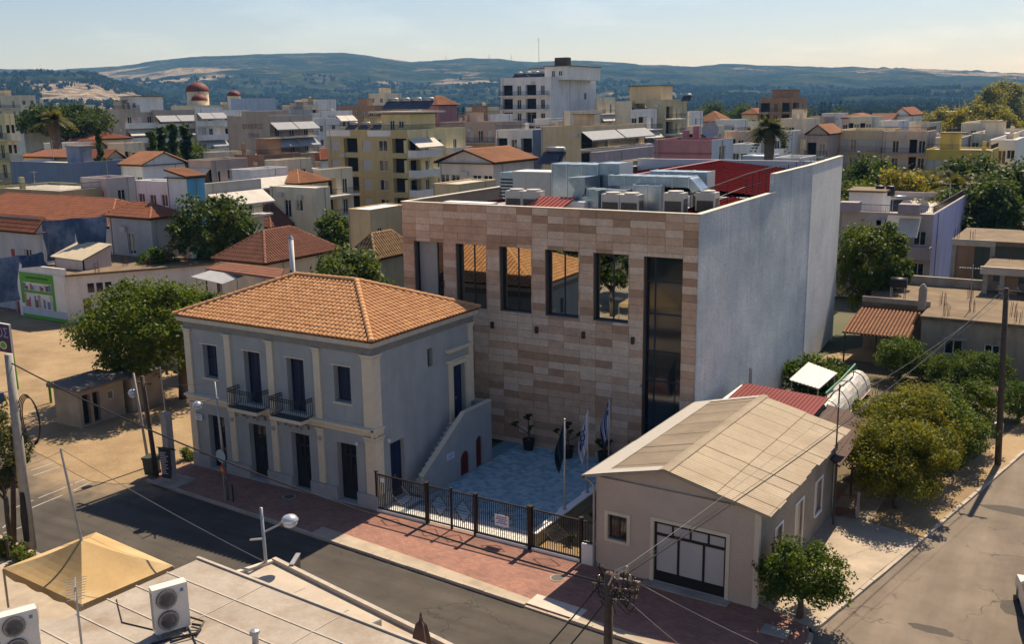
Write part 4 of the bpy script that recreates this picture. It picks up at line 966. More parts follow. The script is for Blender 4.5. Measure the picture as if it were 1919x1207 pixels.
for k, ((a, c, b, d), mi) in enumerate(slabs):
    dep = .06+.006*((k*7) % 5)
    if k < 300:
        key = (round(b-a, 3), round(d-c, 3), mi)
        if key not in sm:
            q = MB(); w_, h = key[0], key[1]; g = .006; q.box(g, 0, g, w_-g, .09, h-g); sm[key] = q.mesh('stone', [ST[mi]])
        put('stone', sm[key], facade, (a, .075-dep, c))
    else: rest.box(a+.006, .075-dep, c+.006, b-.006, .09, d-.006, mi)
o = rest.build('stone_field', ST, facade); o['kind'] = 'stuff'
MFR = M('window_frame_blue', (.012, .03, .05), .45, .1, bump=0)
for i, (a, c, b, d) in enumerate(WINS):
    rv = MB()
    for q0, q1 in (((a-.012, a), 0), ((b, b+.012), 0)): rv.box(q0[0], .02, c, q0[1], .52, d)
    rv.box(a, .02, d, b, .52, d+.012); rv.build('window_reveal', ST[0:1] if i != 5 else ST[3:4], facade)
    f = MB(); y0, y1 = .42, .5; t = .07
    f.box(a, y0, c, a+t, y1, d); f.box(b-t, y0, c, b, y1, d); f.box(a+t, y0, d-t, b-t, y1, d); f.box(a+t, y0, c, b-t, y1, c+t)
    if i not in (0, 5): f.box((a+b)/2-.035, y0, c+t, (a+b)/2+.035, y1, d-t)
    if i == 0: f.box(a+1.35, y0, c+t, a+1.42, y1, d-t)
    if i == 5:
        f.box(a+.45, y0, c+t, a+.52, y1, d-t)
        for z in (2.2, 4.6, 6.2, 8.2, 9.9): f.box(a+t, y0+.01, z, b-t, y1, z+.08)
    fo = f.build('window', [MFR], mus)
    xs_ = [a+t, (a+b)/2, b-t] if i not in (0, 5) else ([a+t, a+1.38, b-t] if i == 0 else [a+t, a+.48, b-t])
    for k in (0, 1):
        MB().box(xs_[k]+.03, .455, c+.06, xs_[k+1]-.03, .47, d-.06).build('pane', [GLASS if (i == 5 or (i == 0 and k == 1)) else (MUSGLASS if i else M('pale_panel', (.30, .33, .33), .4, .06, bump=0))], fo)
    MB().box(a, .60, c, b, .62, d).build('dark_room', [DARKIN], fo)
for x in (6.05, 8.88, 11.72, 14.57):
    l_ = MB(); l_.box(x-.08, -.16, 6.62, x+.08, .0, 6.98); l_.build('wall_light', [M('light_bronze', (.05, .035, .03), .5)], mus)
MB().tube([(16.6-8.0+6.5, -.05, 4.45), (15.1, -.2, 4.4)], .05, 8).build('camera', [GREYMETAL], mus)
# roof deck, red roofs, plant
RZ = 12.5
MB().box(.26, .27, RZ-.2, MW-.26, 13.2, RZ).build('roof_deck', [M('roof_grey', (.30, .30, .29), .9)], mus)
def sheet(name, pts, mat, t=mus, rib=.35):
    p = [Vector(q) for q in pts]; mb = MB(); L = (p[1]-p[0]).length; k = max(1, int(L/rib))
    n = (p[1]-p[0]).cross(p[3]-p[0]).normalized(); n = n if n.z > 0 else -n
    mb.poly(p); mb.poly([q-n*.08 for q in p])
    for i in range(k+1):
        a = p[0].lerp(p[1], i/k); b = p[3].lerp(p[2], i/k); mb.bar(a+n*.015, b+n*.015, .045, .04, up=n)
    return mb.build(name, [mat], t)
sheet('red_roof', [(.3, 14.0, 13.1), (7.6, 14.0, 14.1), (7.6, MD-.3, 14.1), (.3, MD-.3, 13.1)], REDSHEET)
sheet('red_roof', [(7.6, 14.0, 14.1), (17.7, 14.0, 13.15), (17.2, MD-.3, 13.2), (7.6, MD-.3, 14.1)], REDSHEET)
MB().box(.27, 13.4, RZ, MW-.3, 13.6, 13.12).build('upstand', [WHITE], mus)
MB().box(7.4, 13.62, 14.1, 7.8, MD-.3, 14.16).build('ridge_cap', [M('ridge_red', (.24, .06, .06), .5)], mus)
MB().box(.3, MD-.28, 13.0, 17.2, MD-.05, 14.18).build('back_upstand', [WHITE], mus)
sheet('red_roof', [(1.4, 5.5, 12.9), (4.0, 5.5, 13.25), (4.0, 12.6, 13.25), (1.4, 12.6, 12.9)], REDSHEET)
MB().box(1.3, 2.4, 13.05, 4.6, 3.2, 13.35).build('white_trough', [WHITE], mus)
sheet('red_roof', [(16.2, 1.2, 13.4), (17.75, 1.2, 13.15), (17.75, 11.0, 13.15), (16.2, 11.0, 13.4)], REDSHEET)
hz = sheet('hatch_roof', [(7.75, .7, 13.35), (9.9, .7, 13.35), (10.35, 1.7, 13.95), (8.25, 1.7, 13.95)], M('salmon_sheet', (.42, .11, .09), .5, .1, bump=0), rib=.26)
MB().box(8.1, 1.5, RZ, 11.0, 2.3, 13.75).build('hatch_box', [WHITE], mus)
for y0, y1, z in ((6.5, 29, 14.95), (3.3, 12.9, 14.45)):
    pass
rl_ = MB(); pts = [(17.62, 28.5, 14.62+.35), (17.62, 13.4, 14.62+.35), (17.62, 9.0, 14.4+.5), (16.9, 3.6, 13.9+.5), (15.6, 3.4, 13.95)]
rl_.tube(pts, .03, 6)
for y in (28, 26, 24, 22, 20, 18, 16, 14): rl_.tube([(17.62, y, 14.6), (17.62, y, 14.97)], .02, 5)
for x, y, z1 in ((17.6, 13.0, 14.95), (17.6, 11.5, 14.93), (17.6, 10.2, 14.92), (17.6, 9.0, 14.9), (17.3, 6.5, 14.6), (16.9, 3.6, 14.35)): rl_.tube([(x, y, RZ), (x, y, z1)], .02, 5)
rl_.tube([(17.6, 13.0, 14.2), (17.6, 9.0, 14.2), (16.9, 3.6, 13.7)], .02, 5)
rl_.build('roof_railing', [DARKMETAL], mus)
def loc_m(x, y, z=0.): v = mrot @ Vector((x, y, z)); return (MO[0]+v.x, MO[1]+v.y, z)
VRF = M('vrf_casing', (.50, .47, .43), .6, .06, bump=.03); FIN = M('coil_fins', (.115, .10, .085), .7, .2, 8, .2)
def vrf(x, y, n_, label, z=RZ, rz=0., h=1.72):
    t = thing('heat_pump_unit', label, 'heat pump', loc_m(x, y, z), MYAW+rz); w_ = 1.08
    for k in range(n_):
        x0 = k*w_; b = MB(); b.box(x0, 0, .1, x0+w_-.03, .78, h); cs = b.build('casing', [VRF], t)
        f = MB(); f.box(x0+.08, -.012, .25, x0+w_-.11, 0, h-.42)
        for i in range(9): f.box(x0+.08+i*.1, -.03, .25, x0+.1+i*.1, -.012, h-.42)
        for i in range(6): f.box(x0+.08, -.035, .3+i*.17, x0+w_-.11, -.02, .32+i*.17)
        f.build('coil', [FIN], cs)
        g = MB(); g.lathe([(.36, 0), (.4, .0), (.4, .09), (.36, .09)], (x0+w_/2-.01, .39, h), 18); g.lathe([(.0, .02), (.35, .02), (.35, .05), (0, .05)], (x0+w_/2-.01, .39, h), 14, 1); g.build('fan_cowl', [VRF, FIN], cs)
    s = MB(); s.box((n_)*w_-.03, .12, .3, n_*w_-.01, .68, h-.3)
    for i in range(7): s.box(n_*w_-.012, .1, .35+i*.16, n_*w_, .7, .38+i*.16)
    s.build('side_coil', [FIN], t); f = MB()
    for k in range(n_*2): f.box(.1+k*.5, .05, 0, .2+k*.5, .7, .1)
    f.build('feet', [GREYMETAL], t)
vrf(6.1, 1.5, 2, 'pair of heat pump units behind the left part of the stone parapet'); vrf(12.0, 1.5, 2, 'pair of heat pump units in the middle behind the stone parapet'); vrf(15.55, 1.4, 1, 'single heat pump unit at the right end of the stone parapet', h=1.9); vrf(14.5, 8.6, 1, 'single heat pump unit behind the sloping duct', h=1.9); vrf(16.6, 3.3, 1, 'heat pump unit behind the single unit near the red strip roof', h=1.8)
ah = thing('air_handling_unit', 'long pale air handling unit with louvred rain hood on the museum roof', 'air handler', loc_m(4.7, 4.9, RZ), MYAW)
for i in range(3): MB().box(i*.84, 0, .35, i*.84+.83, 1.5, 2.5).build('section', [M('ahu_panel', (.42, .41, .40), .5, .06, bump=.03)], ah)
MB().box(-.03, -.06, 2.5, 2.55, 1.56, 2.56).build('rain_roof', [WHITE], ah)
hd = MB(); hd.ext([(-1.0, 0, 2.45), (0, 0, 2.5), (0, 0, .9), (-.75, 0, .9)], (0, 1.5, 0)); hood = hd.build('hood', [GALV], ah)
lv = MB()
for i in range(6): lv.box(-.98+.03*i, -.04, 1.0+.2*i, -.05, -.01, 1.1+.2*i)
lv.build('louvre', [DARKMETAL], hood); MB().box(0, .05, 0, 2.5, 1.45, .35).build('base_frame', [GREYMETAL], ah)
du = thing('ventilation_duct', 'shiny galvanised ventilation ducts rising and bending across the museum roof', 'duct', loc_m(0, 0, 0), MYAW)
def seg(x0, y0, z0, x1, y1, z1, name='duct_section'):
    b = MB(); b.box(x0, y0, z0, x1, y1, z1); o = b.build(name, [GALV], du); L = x1-x0; k = max(1, round(L/1.0))
    for i in range(k+1):
        x = x0+L*i/k; MB().box(x-.025, y0-.03, z0-.03, x+.025, y1+.03, z1+.03).build('flange', [M('duct_flange', (.5, .55, .60), .4, .06, bump=0, metal=.6)], o)
seg(7.5, 4.5, RZ+.35, 10.4, 6.3, 15.55); seg(10.45, 4.6, 13.2, 11.7, 6.4, 15.62); seg(11.5, 3.6, 14.5, 16.1, 4.9, 15.05); seg(13.2, 5.4, 14.4, 16.5, 6.6, 15.2)
seg(13.2, 3.0, RZ, 14.75, 3.55, 14.6); seg(10.7, 2.5, 13.9, 13.0, 3.5, 14.36); seg(11.0, 2.6, RZ, 11.9, 3.4, 13.9)
e = MB(); e.ext([(16.1, 3.6, 15.05), (16.25, 3.6, 14.95), (17.35, 3.6, 13.75), (17.05, 3.6, 13.35), (16.1, 3.6, 14.5)], (0, 1.3, 0)); e.build('duct_drop', [GALV], du)
e = MB(); e.ext([(9.5, 2.4, 14.95), (10.6, 2.4, 15.0), (10.6, 2.4, 14.2), (10.2, 2.4, 13.5), (9.55, 2.4, 13.3), (10.0, 2.4, 14.3)], (0, 2.0, 0)); e.build('duct_bend', [GALV], du)
e = MB(); e.ext([(10.2, 2.0, 13.95), (10.9, 2.0, 13.95), (11.35, 2.0, 14.34), (11.6, 2.0, 14.34), (11.6, 2.0, 13.4), (10.2, 2.0, 13.4)], (0, .6, 0)); e.build('duct_bend', [GALV], du)
f = MB()
for x, y in ((7.8, 4.7), (10.1, 6.1), (12, 3.7), (15.8, 4.8), (13.5, 5.5), (16.3, 6.5)): f.box(x-.04, y-.04, RZ, x+.04, y+.04, 14.5 if x > 11 else RZ+.35)
f.build('support', [GREYMETAL], du)
# blue tubular frame at the left end of the stone front
bf = thing('blue_canopy_frame', 'blue painted steel canopy frame between house and stone front', 'canopy', loc_m(-2.2, 3.5, 0), MYAW)
BLUEP = M('bright_blue_paint', (.02, .09, .38), .4, .08, bump=0)
for y in (0, 2.2):
    f = MB(); f.bar((2.0, y, 0), (2.0, y, 9.2), .16); f.bar((-.2, y, 7.4), (1.2, y, 9.2), .18); f.bar((1.2, y, 9.2), (2.0, y, 9.2), .18); f.bar((-.2, y, 0), (-.2, y, 7.4), .12); f.build('frame', [BLUEP], bf)
MB().box(0.0, 1.0, 7.0, 1.9, 1.1, 8.7).build('glazing', [M('frosted_glazing', (.42, .5, .47), .4, .05, bump=0)], bf); MB().box(1.0, -.2, 9.3, 2.2, 2.4, 9.36).build('roof', [WHITE], bf)

# ------------------------------------------------------------------ garage with corrugated roof
GO, GY = (11.7049, -.1308, 0), -.0223
GW_, GD_ = 6.88, 11.0
gar = thing('garage', 'grey single-storey garage with pale corrugated gable roof and wide black-framed door', 'garage', GO, GY)
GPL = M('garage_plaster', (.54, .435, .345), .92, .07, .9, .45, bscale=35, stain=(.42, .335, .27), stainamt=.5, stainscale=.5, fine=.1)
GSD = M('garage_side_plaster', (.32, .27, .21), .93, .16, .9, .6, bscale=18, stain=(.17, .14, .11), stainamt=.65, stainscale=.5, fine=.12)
gops = [(.56, 1.4, 1.44, 2.5, 'v', .2), (2.62, .06, 5.62, 2.64, 'v', .16)]; gs = [(2.0, 1.0, 2.85, 2.45, 'v', .12), (4.65, .1, 5.65, 2.5, 'v', .1), (7.5, 1.0, 8.5, 2.5, 'v', .12)]
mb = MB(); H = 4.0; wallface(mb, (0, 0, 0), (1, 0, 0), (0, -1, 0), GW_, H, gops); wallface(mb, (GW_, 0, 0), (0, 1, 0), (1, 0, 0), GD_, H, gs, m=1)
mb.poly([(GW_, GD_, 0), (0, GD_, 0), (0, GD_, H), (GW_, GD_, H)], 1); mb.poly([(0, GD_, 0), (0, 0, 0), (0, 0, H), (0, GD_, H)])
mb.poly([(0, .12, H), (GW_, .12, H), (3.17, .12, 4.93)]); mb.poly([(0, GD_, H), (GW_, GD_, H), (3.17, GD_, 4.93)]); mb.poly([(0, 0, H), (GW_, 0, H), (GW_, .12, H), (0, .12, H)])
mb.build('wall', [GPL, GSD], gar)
MB().box(GW_-.16, -.03, 0, GW_+.03, .18, 4.02).build('corner_trim', [CREAM], gar)
for (a, c, b, d) in ((.4, 1.28, 1.57, 2.63), (2.46, 0, 5.78, 2.79)):
    m_ = MB(); t = .15; m_.box(a, -.04, c, a+t, 0, d); m_.box(b-t, -.04, c, b, 0, d); m_.box(a+t, -.04, d-t, b-t, 0, d)
    if c > 0: m_.box(a+t, -.05, c, b-t, 0, c+t*.8)
    m_.build('surround', [CREAM], gar)
wd = MB(); wd.box(.56, .15, 1.4, 1.44, .19, 2.5); wo = wd.build('window', [GLASS], gar); f = MB()
for x in (.58, .98, 1.38): f.box(x, .11, 1.4, x+.05, .15, 2.5)
for z in (1.4, 2.42): f.box(.56, .11, z, 1.44, .148, z+.08)
for i in range(6): f.box(.62+i*.14, .09, 1.42, .635+i*.14, .105, 2.48)
f.build('frame', [M('brown_frame', (.05, .035, .028), .6)], wo)
BLK = M('black_door_frame', (.014, .013, .014), .5, bump=0); PANEL = M('door_panel_pale', (.46, .44, .42), .8, .05, 1, .1)
f = MB(); Y0, Y1 = .06, .13
f.box(2.62, Y0, .06, 5.62, Y1, .5); f.box(2.62, Y0, 2.52, 5.62, Y1, 2.64); f.box(2.62, Y0, 2.02, 5.62, Y1, 2.14)
for x in (2.62, 3.6, 4.66, 5.54): f.box(x, Y0, .5, x+.09, Y1, 2.02)
for x in (2.62, 3.35, 4.1, 4.85, 5.54): f.box(x, Y0, 2.14, x+.08, Y1, 2.52)
gd_ = f.build('garage_door', [BLK], gar)
for a, b in ((2.71, 3.6), (3.69, 4.66), (4.75, 5.54)): MB().box(a, .09, .5, b, .11, 2.02).build('panel', [PANEL], gd_)
for a, b in ((2.7, 3.35), (3.43, 4.1), (4.18, 4.85), (4.93, 5.54)): MB().box(a, .09, 2.14, b, .11, 2.52).build('panel', [PANEL], gd_)
MB().box(2.3, -.5, 0, 5.9, 0, .05).build('threshold', [CONC], gar)
for i, (a, c, b, d, *_) in enumerate(gs):
    m_ = MB(); t = .1; m_.box(GW_, a-t, c-.05, GW_+.04, a, d+t); m_.box(GW_, b, c-.05, GW_+.04, b+t, d+t); m_.box(GW_, a, d, GW_+.04, b, d+t)
    if i != 1: m_.box(GW_, a, c-.12, GW_+.07, b, c)
    m_.build('surround', [WHITE], gar)
    w2 = MB(); w2.box(GW_-.11, a, c, GW_-.08, b, d); wo = w2.build('door' if i == 1 else 'window', [M('side_door_cream', (.46, .38, .28), .8) if i == 1 else M('side_shutter', (.22, .17, .13), .8)], gar)
    w3 = MB(); w3.box(GW_-.08, (a+b)/2-.03, c, GW_-.06, (a+b)/2+.03, d); w3.build('rail', [WHITE], wo)
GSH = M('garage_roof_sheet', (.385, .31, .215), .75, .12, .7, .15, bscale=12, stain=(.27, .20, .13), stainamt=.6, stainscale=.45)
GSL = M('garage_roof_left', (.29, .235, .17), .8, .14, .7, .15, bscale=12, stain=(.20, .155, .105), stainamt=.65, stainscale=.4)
RX, RZ_ = 3.17, 5.0
def corr_sheet(xa, za, xb, zb, y0, y1, mat, jit):
    mb = MB(); n_ = max(8, int((y1-y0)/.085)); nv = []
    for j in range(n_+1):
        y = y0+(y1-y0)*j/n_; h = .013*math.cos(j*math.pi)
        nv.append(((xa, y, za+h+jit), (xb, y, zb+h+jit)))
    for a, b in zip(nv, nv[1:]): mb.poly([a[0], a[1], b[1], b[0]])
    return mb.build('roof_sheet', [mat], gar)
def zr(x): return RZ_-(x-RX)*(RZ_-4.02)/(7.35-RX)
def zl(x): return RZ_-(RX-x)*(RZ_-4.12)/(RX+.35)
for k in range(13):
    y0 = -.36+k*.885; y1 = y0+.9; rj = random.uniform(0, .02)
    corr_sheet(RX, zr(RX), 5.3, zr(5.3), y0, y1, GSH, rj); corr_sheet(5.2, zr(5.2)-.02, 7.36+random.uniform(-.06, .1), zr(7.36)-.02, y0, y1, GSH, rj-.012)
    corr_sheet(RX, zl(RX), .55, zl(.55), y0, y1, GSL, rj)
m_ = MB(); m_.poly([(-.4, -.4, zl(-.4)+.01), (.6, -.4, zl(.6)+.03), (.6, GD_+.3, zl(.6)+.03), (-.4, GD_+.3, zl(-.4)+.01)]); m_.poly([(.6, -.42, zl(.6)+.035), (RX, -.42, zl(RX)+.035), (RX, .1, zl(RX)+.035), (.6, .1, zl(.6)+.035)]); m_.poly([(.6, 10.9, zl(.6)+.035), (RX, 10.9, zl(RX)+.035), (RX, 11.3, zl(RX)+.035), (.6, 11.3, zl(.6)+.035)])
m_.build('edge_flashing', [M('white_flashing', (.40, .375, .34), .7, .05, bump=0)], gar)
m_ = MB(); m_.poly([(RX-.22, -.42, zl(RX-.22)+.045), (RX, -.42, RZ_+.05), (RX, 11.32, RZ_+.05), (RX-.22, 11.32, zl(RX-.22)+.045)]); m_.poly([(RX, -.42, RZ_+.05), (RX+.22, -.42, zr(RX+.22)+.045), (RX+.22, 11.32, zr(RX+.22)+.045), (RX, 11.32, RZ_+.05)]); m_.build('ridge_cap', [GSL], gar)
m_ = MB(); m_.ext([(-.38, -.36, 4.0), (RX, -.36, 4.86), (RX, -.36, 4.97), (-.38, -.36, 4.1)], (0, .05, 0)); m_.ext([(RX, -.36, 4.86), (7.3, -.36, 3.9), (7.3, -.36, 4.0), (RX, -.36, 4.97)], (0, .05, 0)); m_.build('barge_board', [M('barge_wood', (.34, .29, .22), .8)], gar)
MB().bar((-.42, -.42, 4.02), (-.42, 11.3, 4.02), .13).build('gutter', [M('gutter_dark', (.10, .10, .11), .5)], gar)
dp = MB(); dp.tube([(-.4, -.3, 4.0), (-.2, -.12, 3.75), (-.06, -.08, 3.6), (-.06, -.08, .05)], .05, 8); dp.build('downpipe', [GREYMETAL], gar)
dp = MB(); dp.tube([(GW_+.06, 10.3, 3.9), (GW_+.06, 10.3, .1)], .04, 8); dp.build('downpipe', [GREYMETAL], gar)
am = thing('rooftop_mast', 'thin dark antenna mast standing on the garage roof edge', 'mast', (*G(1567, 838, 4.05)[:2], 4.0)); MB().tube([(0, 0, 0), (0, 0, 2.9)], .035, 6).build('pole', [WOODPOLE], am); MB().lathe([(.05, 0), (.07, .1), (.03, .15)], (0, 0, 1.9), 8).build('insulator', [WHITE], am)
# red lean-to and brown awning behind the garage
rd_ = thing('red_shed', 'low shed with red corrugated metal roof behind the garage', 'shed', (12.3, 12.2, 0))
MB().box(.1, .1, 0, 4.4, 4.6, 3.2).build('wall', [GSD], rd_); sheet('roof', [(0, -.1, 3.5), (4.5, -.1, 3.35), (4.5, 4.8, 3.55), (0, 4.8, 3.75)][::1], M('red_corrugated', (.17, .02, .022), .65, .1, 1, 0, spec=.15), rd_, .2); m_ = MB(); m_.box(-.25, -.1, 3.5, .0, 4.8, 3.62); m_.build('edge_flashing', [WHITE], rd_)
v_ = MB(); v_.tube([(2.9, 1.2, 3.4), (2.9, 1.2, 3.95)], .06, 8); v_.lathe([(.12, 0), (.03, .14)], (2.9, 1.2, 3.95), 8); v_.build('vent', [GREYMETAL], rd_)
MB().tube([(.05, 5.4, 0), (.05, 5.4, 4.4), (.0, 5.4, 4.5)], .09, 8).build('flue', [GREYMETAL], rd_)
ba = thing('brown_awning', 'flat dark brown canopy roof along the garage rear, on thin posts', 'awning', (16.3, 8.7, 0))
sheet('roof', [(.9, 2.6, 3.15), (3.1, .0, 2.95), (3.0, 7.6, 2.95), (.4, 8.6, 3.1)], M('brown_felt', (.085, .055, .045), .9, .1, 2, .2), ba, .6)
for x, y in ((2.9, .3), (2.85, 3.8), (2.8, 7.3), (.6, 8.2)): MB().tube([(x, y, 0), (x, y, 3.0)], .05, 6).build('post', [WOODPOLE], ba)
# ------------------------------------------------------------------ near trees
def mk(seed, rx, rz, zc, ncl, nl, leaf, mat, th, tr, nlimb=7, **k):
    c, t = crown_mesh('crown', seed, rx, rx*k.pop('ry', 1.), rz, zc, ncl, nl, leaf, mat, **k)
    return c, trunk_mesh('trunk', seed, th, tr, t, BARK, nlimb)
lotT = mk(3, 5.1, 3.5, 5.0, 80, 26000, .25, LF_MULB, 3.2, .32, 12, cl=.27)
tree('big mulberry tree with wide crown shading the sheds on the dirt lot', (-24.9, 7.6, -.1), *lotT)
tr = thing('bare_tree', 'bare second trunk standing right of the mulberry tree on the lot', 'tree', (-23.6, 8.6, -.1)); MB().tube([(0, 0, 0), (.1, 0, 1.5), (0, .1, 4.6)], [.34, .28, .2], 9).build('trunk', [BARK], tr, smooth=True)
frT = mk(5, 2.0, 1.3, 1.95, 60, 13000, .125, LF_MULB, 1.1, .12, 12, cl=.24, droop=.1)
tree('small round green street tree on the corner beside the garage', (20.2, -.1, 0), *frT)
thA = mk(8, 2.75, 2.1, 2.45, 80, 26000, .13, LF_THUJ, .8, .15, 6, cl=.24, hollow=.5)
gA = mk(9, 2.5, 1.9, 2.25, 60, 15000, .15, LF_MULB, .9, .15, 6, cl=.26)
citr = mk(11, 2.1, 1.7, 1.9, 46, 9000, .16, LF_CITR, .9, .12, 7, cl=.3)
tree('yellow-green clipped tree in front, nearest the brown gate', (21.3, 12.4, 0), *thA)
tree('yellow-green tree in the middle of the verge row', (20.9, 16.6, 0), *thA, s=1.05, rz=1.3)
tree('green tree behind the yellow-green ones along the verge', (22.4, 19.6, 0), *gA, s=.95)
tree('green tree further up the verge, left of the wooden pole', (22.6, 23.6, 0), *gA, s=.95, rz=2.1)
tree('glossy green orange tree in the garden below the tiled lean-to', (*G(1685, 712)[:2], 0), *citr, s=.9)
tree('dark orange tree in front of the grey low house window', (*G(1775, 735)[:2], 0), *citr, s=.75, rz=1.)
tree('orange tree beside the verge at the far end of the yard', (*G(1850, 735)[:2], 0), *citr, s=.8, rz=2.)
tree('shrubby tree right of the wooden pole by the kerb', (*G(1908, 790)[:2], 0), *citr, s=.75, rz=3.)
for i, (px, py, s, l_) in enumerate(((1728, 712, .6, 'orange tree between the garden rows and the low grey house'), (1812, 712, .62, 'orange tree left of the wooden pole, half hidden by verge trees'), (1655, 905, .75, 'green shrub tree right behind the brown gate'))): tree(l_, (*G(px, py)[:2], 0), *(gA if i == 2 else citr), s=s, rz=i*1.7)
tree('yellow-green tree closing the row towards the garden stakes', (20.6, 20.6, 0), *thA, s=.85, rz=2.6)
bigR = mk(13, 3.2, 4.3, 5.6, 75, 20000, .24, LF_MULB, 3.4, .25, 9, cl=.26, ry=.9)
tree('tall leafy tree close to the far end of the blank grey wall', (*DP(1630, 520, 82)[:2], 0), *bigR, s=1.02)
midT = mk(15, 3.4, 3.0, 5.6, 46, 7000, .34, LF_DARK, 3.0, .22, 8, cl=.28)
midG = mk(16, 3.0, 2.8, 5.0, 42, 6500, .34, LF_CITR, 2.6, .22, 8, cl=.28)
tree('round green tree behind the house roof ridge', (*DP(645, 505, 74)[:2], 0), *midT, s=1.0, sz=1.05)
tree('tree between the brown tiled house and the cream flat-roofed block', (*DP(620, 425, 112)[:2], 0), *midG, s=1.0)
for i, (px, py, dp, s, l_) in enumerate(((355, 430, 104, 1.2, 'leafy tree left in the clump beside the light blue tower'), (400, 430, 98, 1.3, 'biggest leafy tree in the clump left of the brown roofs'), (440, 405, 116, 1.1, 'tree in the clump just left of the upper brown roof'), (390, 400, 122, 1.2, 'tree at the back of the clump below the striped awning'), (290, 430, 96, .8, 'small tree right of the orange tiled long house'))):
    tree(l_, (*DP(px, py, dp)[:2], 0), *(midT if i % 2 else midG), s=s, rz=i)
for i, (px, py, dp, s, l_) in enumerate(((390, 545, 72, .8, 'low tree behind the mulberry tree, touching the house roof'), (330, 560, 76, .8, 'low tree filling the gap behind the mulberry crown'))):
    tree(l_, (*DP(px, py, dp)[:2], 0), *midG, s=s, rz=i+2)
fl = mk(18, 1.5, 2.6, 4.4, 46, 6500, .17, LF_OLIV, 2.4, .12, 6, cl=.26)
tree('feathery grey-green tree at the left edge of the street', (*DP(0, 850, 44)[:2], 0), *fl)
# vines, bushes
ivy, _ = crown_mesh('foliage', 41, 1.5, 1.0, .75, .75, 26, 3600, .17, LF_CITR, cl=.34)
for p_, s, l_ in (((12.6, 29.5, 0), 1.5, 'leafy vine heap against the blank grey wall'), ((13.6, 28.4, 0), 1.0, 'low vine next to the white sheet roof'), ((13.4, 32.0, 0), 1.1, 'vine behind the plastic tunnel')):
    t = thing('vine_bush', l_, 'shrub', p_); o = put('foliage', ivy, t); o.scale = (s, s, s*1.1)
gb, _ = crown_mesh('foliage', 43, .6, .6, .4, .35, 14, 900, .12, leafmat('leaf_bright', (.07, .12, .02), (.16, .2, .04)), cl=.4)
for p_, s, l_ in ((G(354, 858), 1.0, 'bright green bush at the foot of the house corner on the lot'), (G(1612, 775), 1.5, 'bright grass tuft beside the brown canopy'), (G(1660, 775), 1.7, 'leafy vegetable clump in the garden rows'), (G(20, 1040), 1.3, 'weeds beside the fence posts at the left edge'), (G(45, 1050), 1.0, 'weeds at the foot of the leaning wooden pole'), (G(1640, 800), 1.2, 'low plant between garden rows and yellow-green trees')):
    t = thing('bush', l_, 'bush', (p_.x, p_.y, -.05)); o = put('foliage', gb, t); o.scale = (s,)*3
# ------------------------------------------------------------------ garden behind the garage
ws = thing('sheet_shelter', 'white corrugated sheet roof shelter on posts beside the grey wall', 'shelter', (0, 0, 0))
sheet('roof', [(12.8, 23.9, 2.3), (14.8, 23.0, 2.25), (15.0, 26.5, 2.4), (12.8, 28.2, 2.4)], M('white_sheet', (.66, .63, .59), .7, .08, 1.5, .1), ws, .25)
for x, y in ((12.9, 24.0), (14.7, 23.2), (14.9, 26.3), (12.9, 28.0)): MB().tube([(x, y, 0), (x, y, 2.25)], .04, 6).build('post', [GREYMETAL], ws)
tn = thing('plastic_tunnel', 'white plastic garden tunnel over hoops beside the garden rows', 'greenhouse', (15.3, 20.6, 0))
TP = M('plastic_film', (.55, .52, .47), .35, .1, 1.2, .25, bscale=5, spec=.5)
m_ = MB(); nl = 22; ring = 10; L = 10.5; rg = random.Random(4); P = []
for j in range(nl+1):
    P.append([Vector((.85*math.cos(math.pi*(1-k/ring))*(1+.03*rg.uniform(-1, 1)), L*j/nl+rg.uniform(-.03, .03), .35+1.25*math.sin(math.pi*k/ring)*(1+.05*rg.uniform(-1, 1)-.04*(j % 3 == 1)))) for k in range(ring+1)])
for j in range(nl):
    for k in range(ring): m_.poly([P[j][k], P[j][k+1], P[j+1][k+1], P[j+1][k]])
m_.build('film', [TP], tn, smooth=True)
m_ = MB(); m_.poly(P[0]); m_.poly(P[-1]); m_.build('end_sheet', [M('tunnel_end', (.33, .28, .22), .8)], tn)
for j in (0, 5, 10, 15, 20): m_ = MB(); m_.tube([p*1.0+Vector((0, 0, .03)) for p in P[j]], .025, 5); m_.tube([P[j][0], (P[j][0].x, P[j][0].y, 0)], .025, 5); m_.tube([P[j][-1], (P[j][-1].x, P[j][-1].y, 0)], .025, 5); m_.build('hoop', [GREYMETAL], tn)
m_ = MB(); m_.bar((.87, 0, .35), (.87, L, .35), .06); m_.build('edge_batten', [M('pinkish_batten', (.45, .32, .25), .8)], tn)
WOODG = M('weathered_garden_wood', (.36, .29, .22), .9, .2, 4, .2)
for r_ in range(4):
    x = 16.9+r_*.95; t = thing('plant_trellis', ['row of pale garden stakes nearest the plastic tunnel', 'second row of garden stakes from the tunnel', 'third row of garden stakes from the tunnel', 'row of garden stakes nearest the yellow-green trees'][r_], 'trellis', (x, 20.5, 0))
    for j in range(13): m_ = MB(); y = j*.75; m_.tube([(0, y, -.05), (random.uniform(-.06, .06), y+random.uniform(-.06, .06), 1.0+random.uniform(-.1, .25))], .022, 5); m_.build('stake', [WOODG], t)
    for z in (.45, .85): m_ = MB(); m_.tube([(0, 0, z), (0, 4.5, z-.05), (0, 9, z)], .012, 4); m_.build('rail', [WOODG], t)
    m_ = MB(); m_.box(-.3, -.1, -.03, .3, 9.2, .1); m_.build('bed', [M('garden_soil', (.12, .085, .055), .95, .2, 3, .5)], t)
GREENP = M('green_pipe', (.02, .16, .11), .5, .1, bump=0)
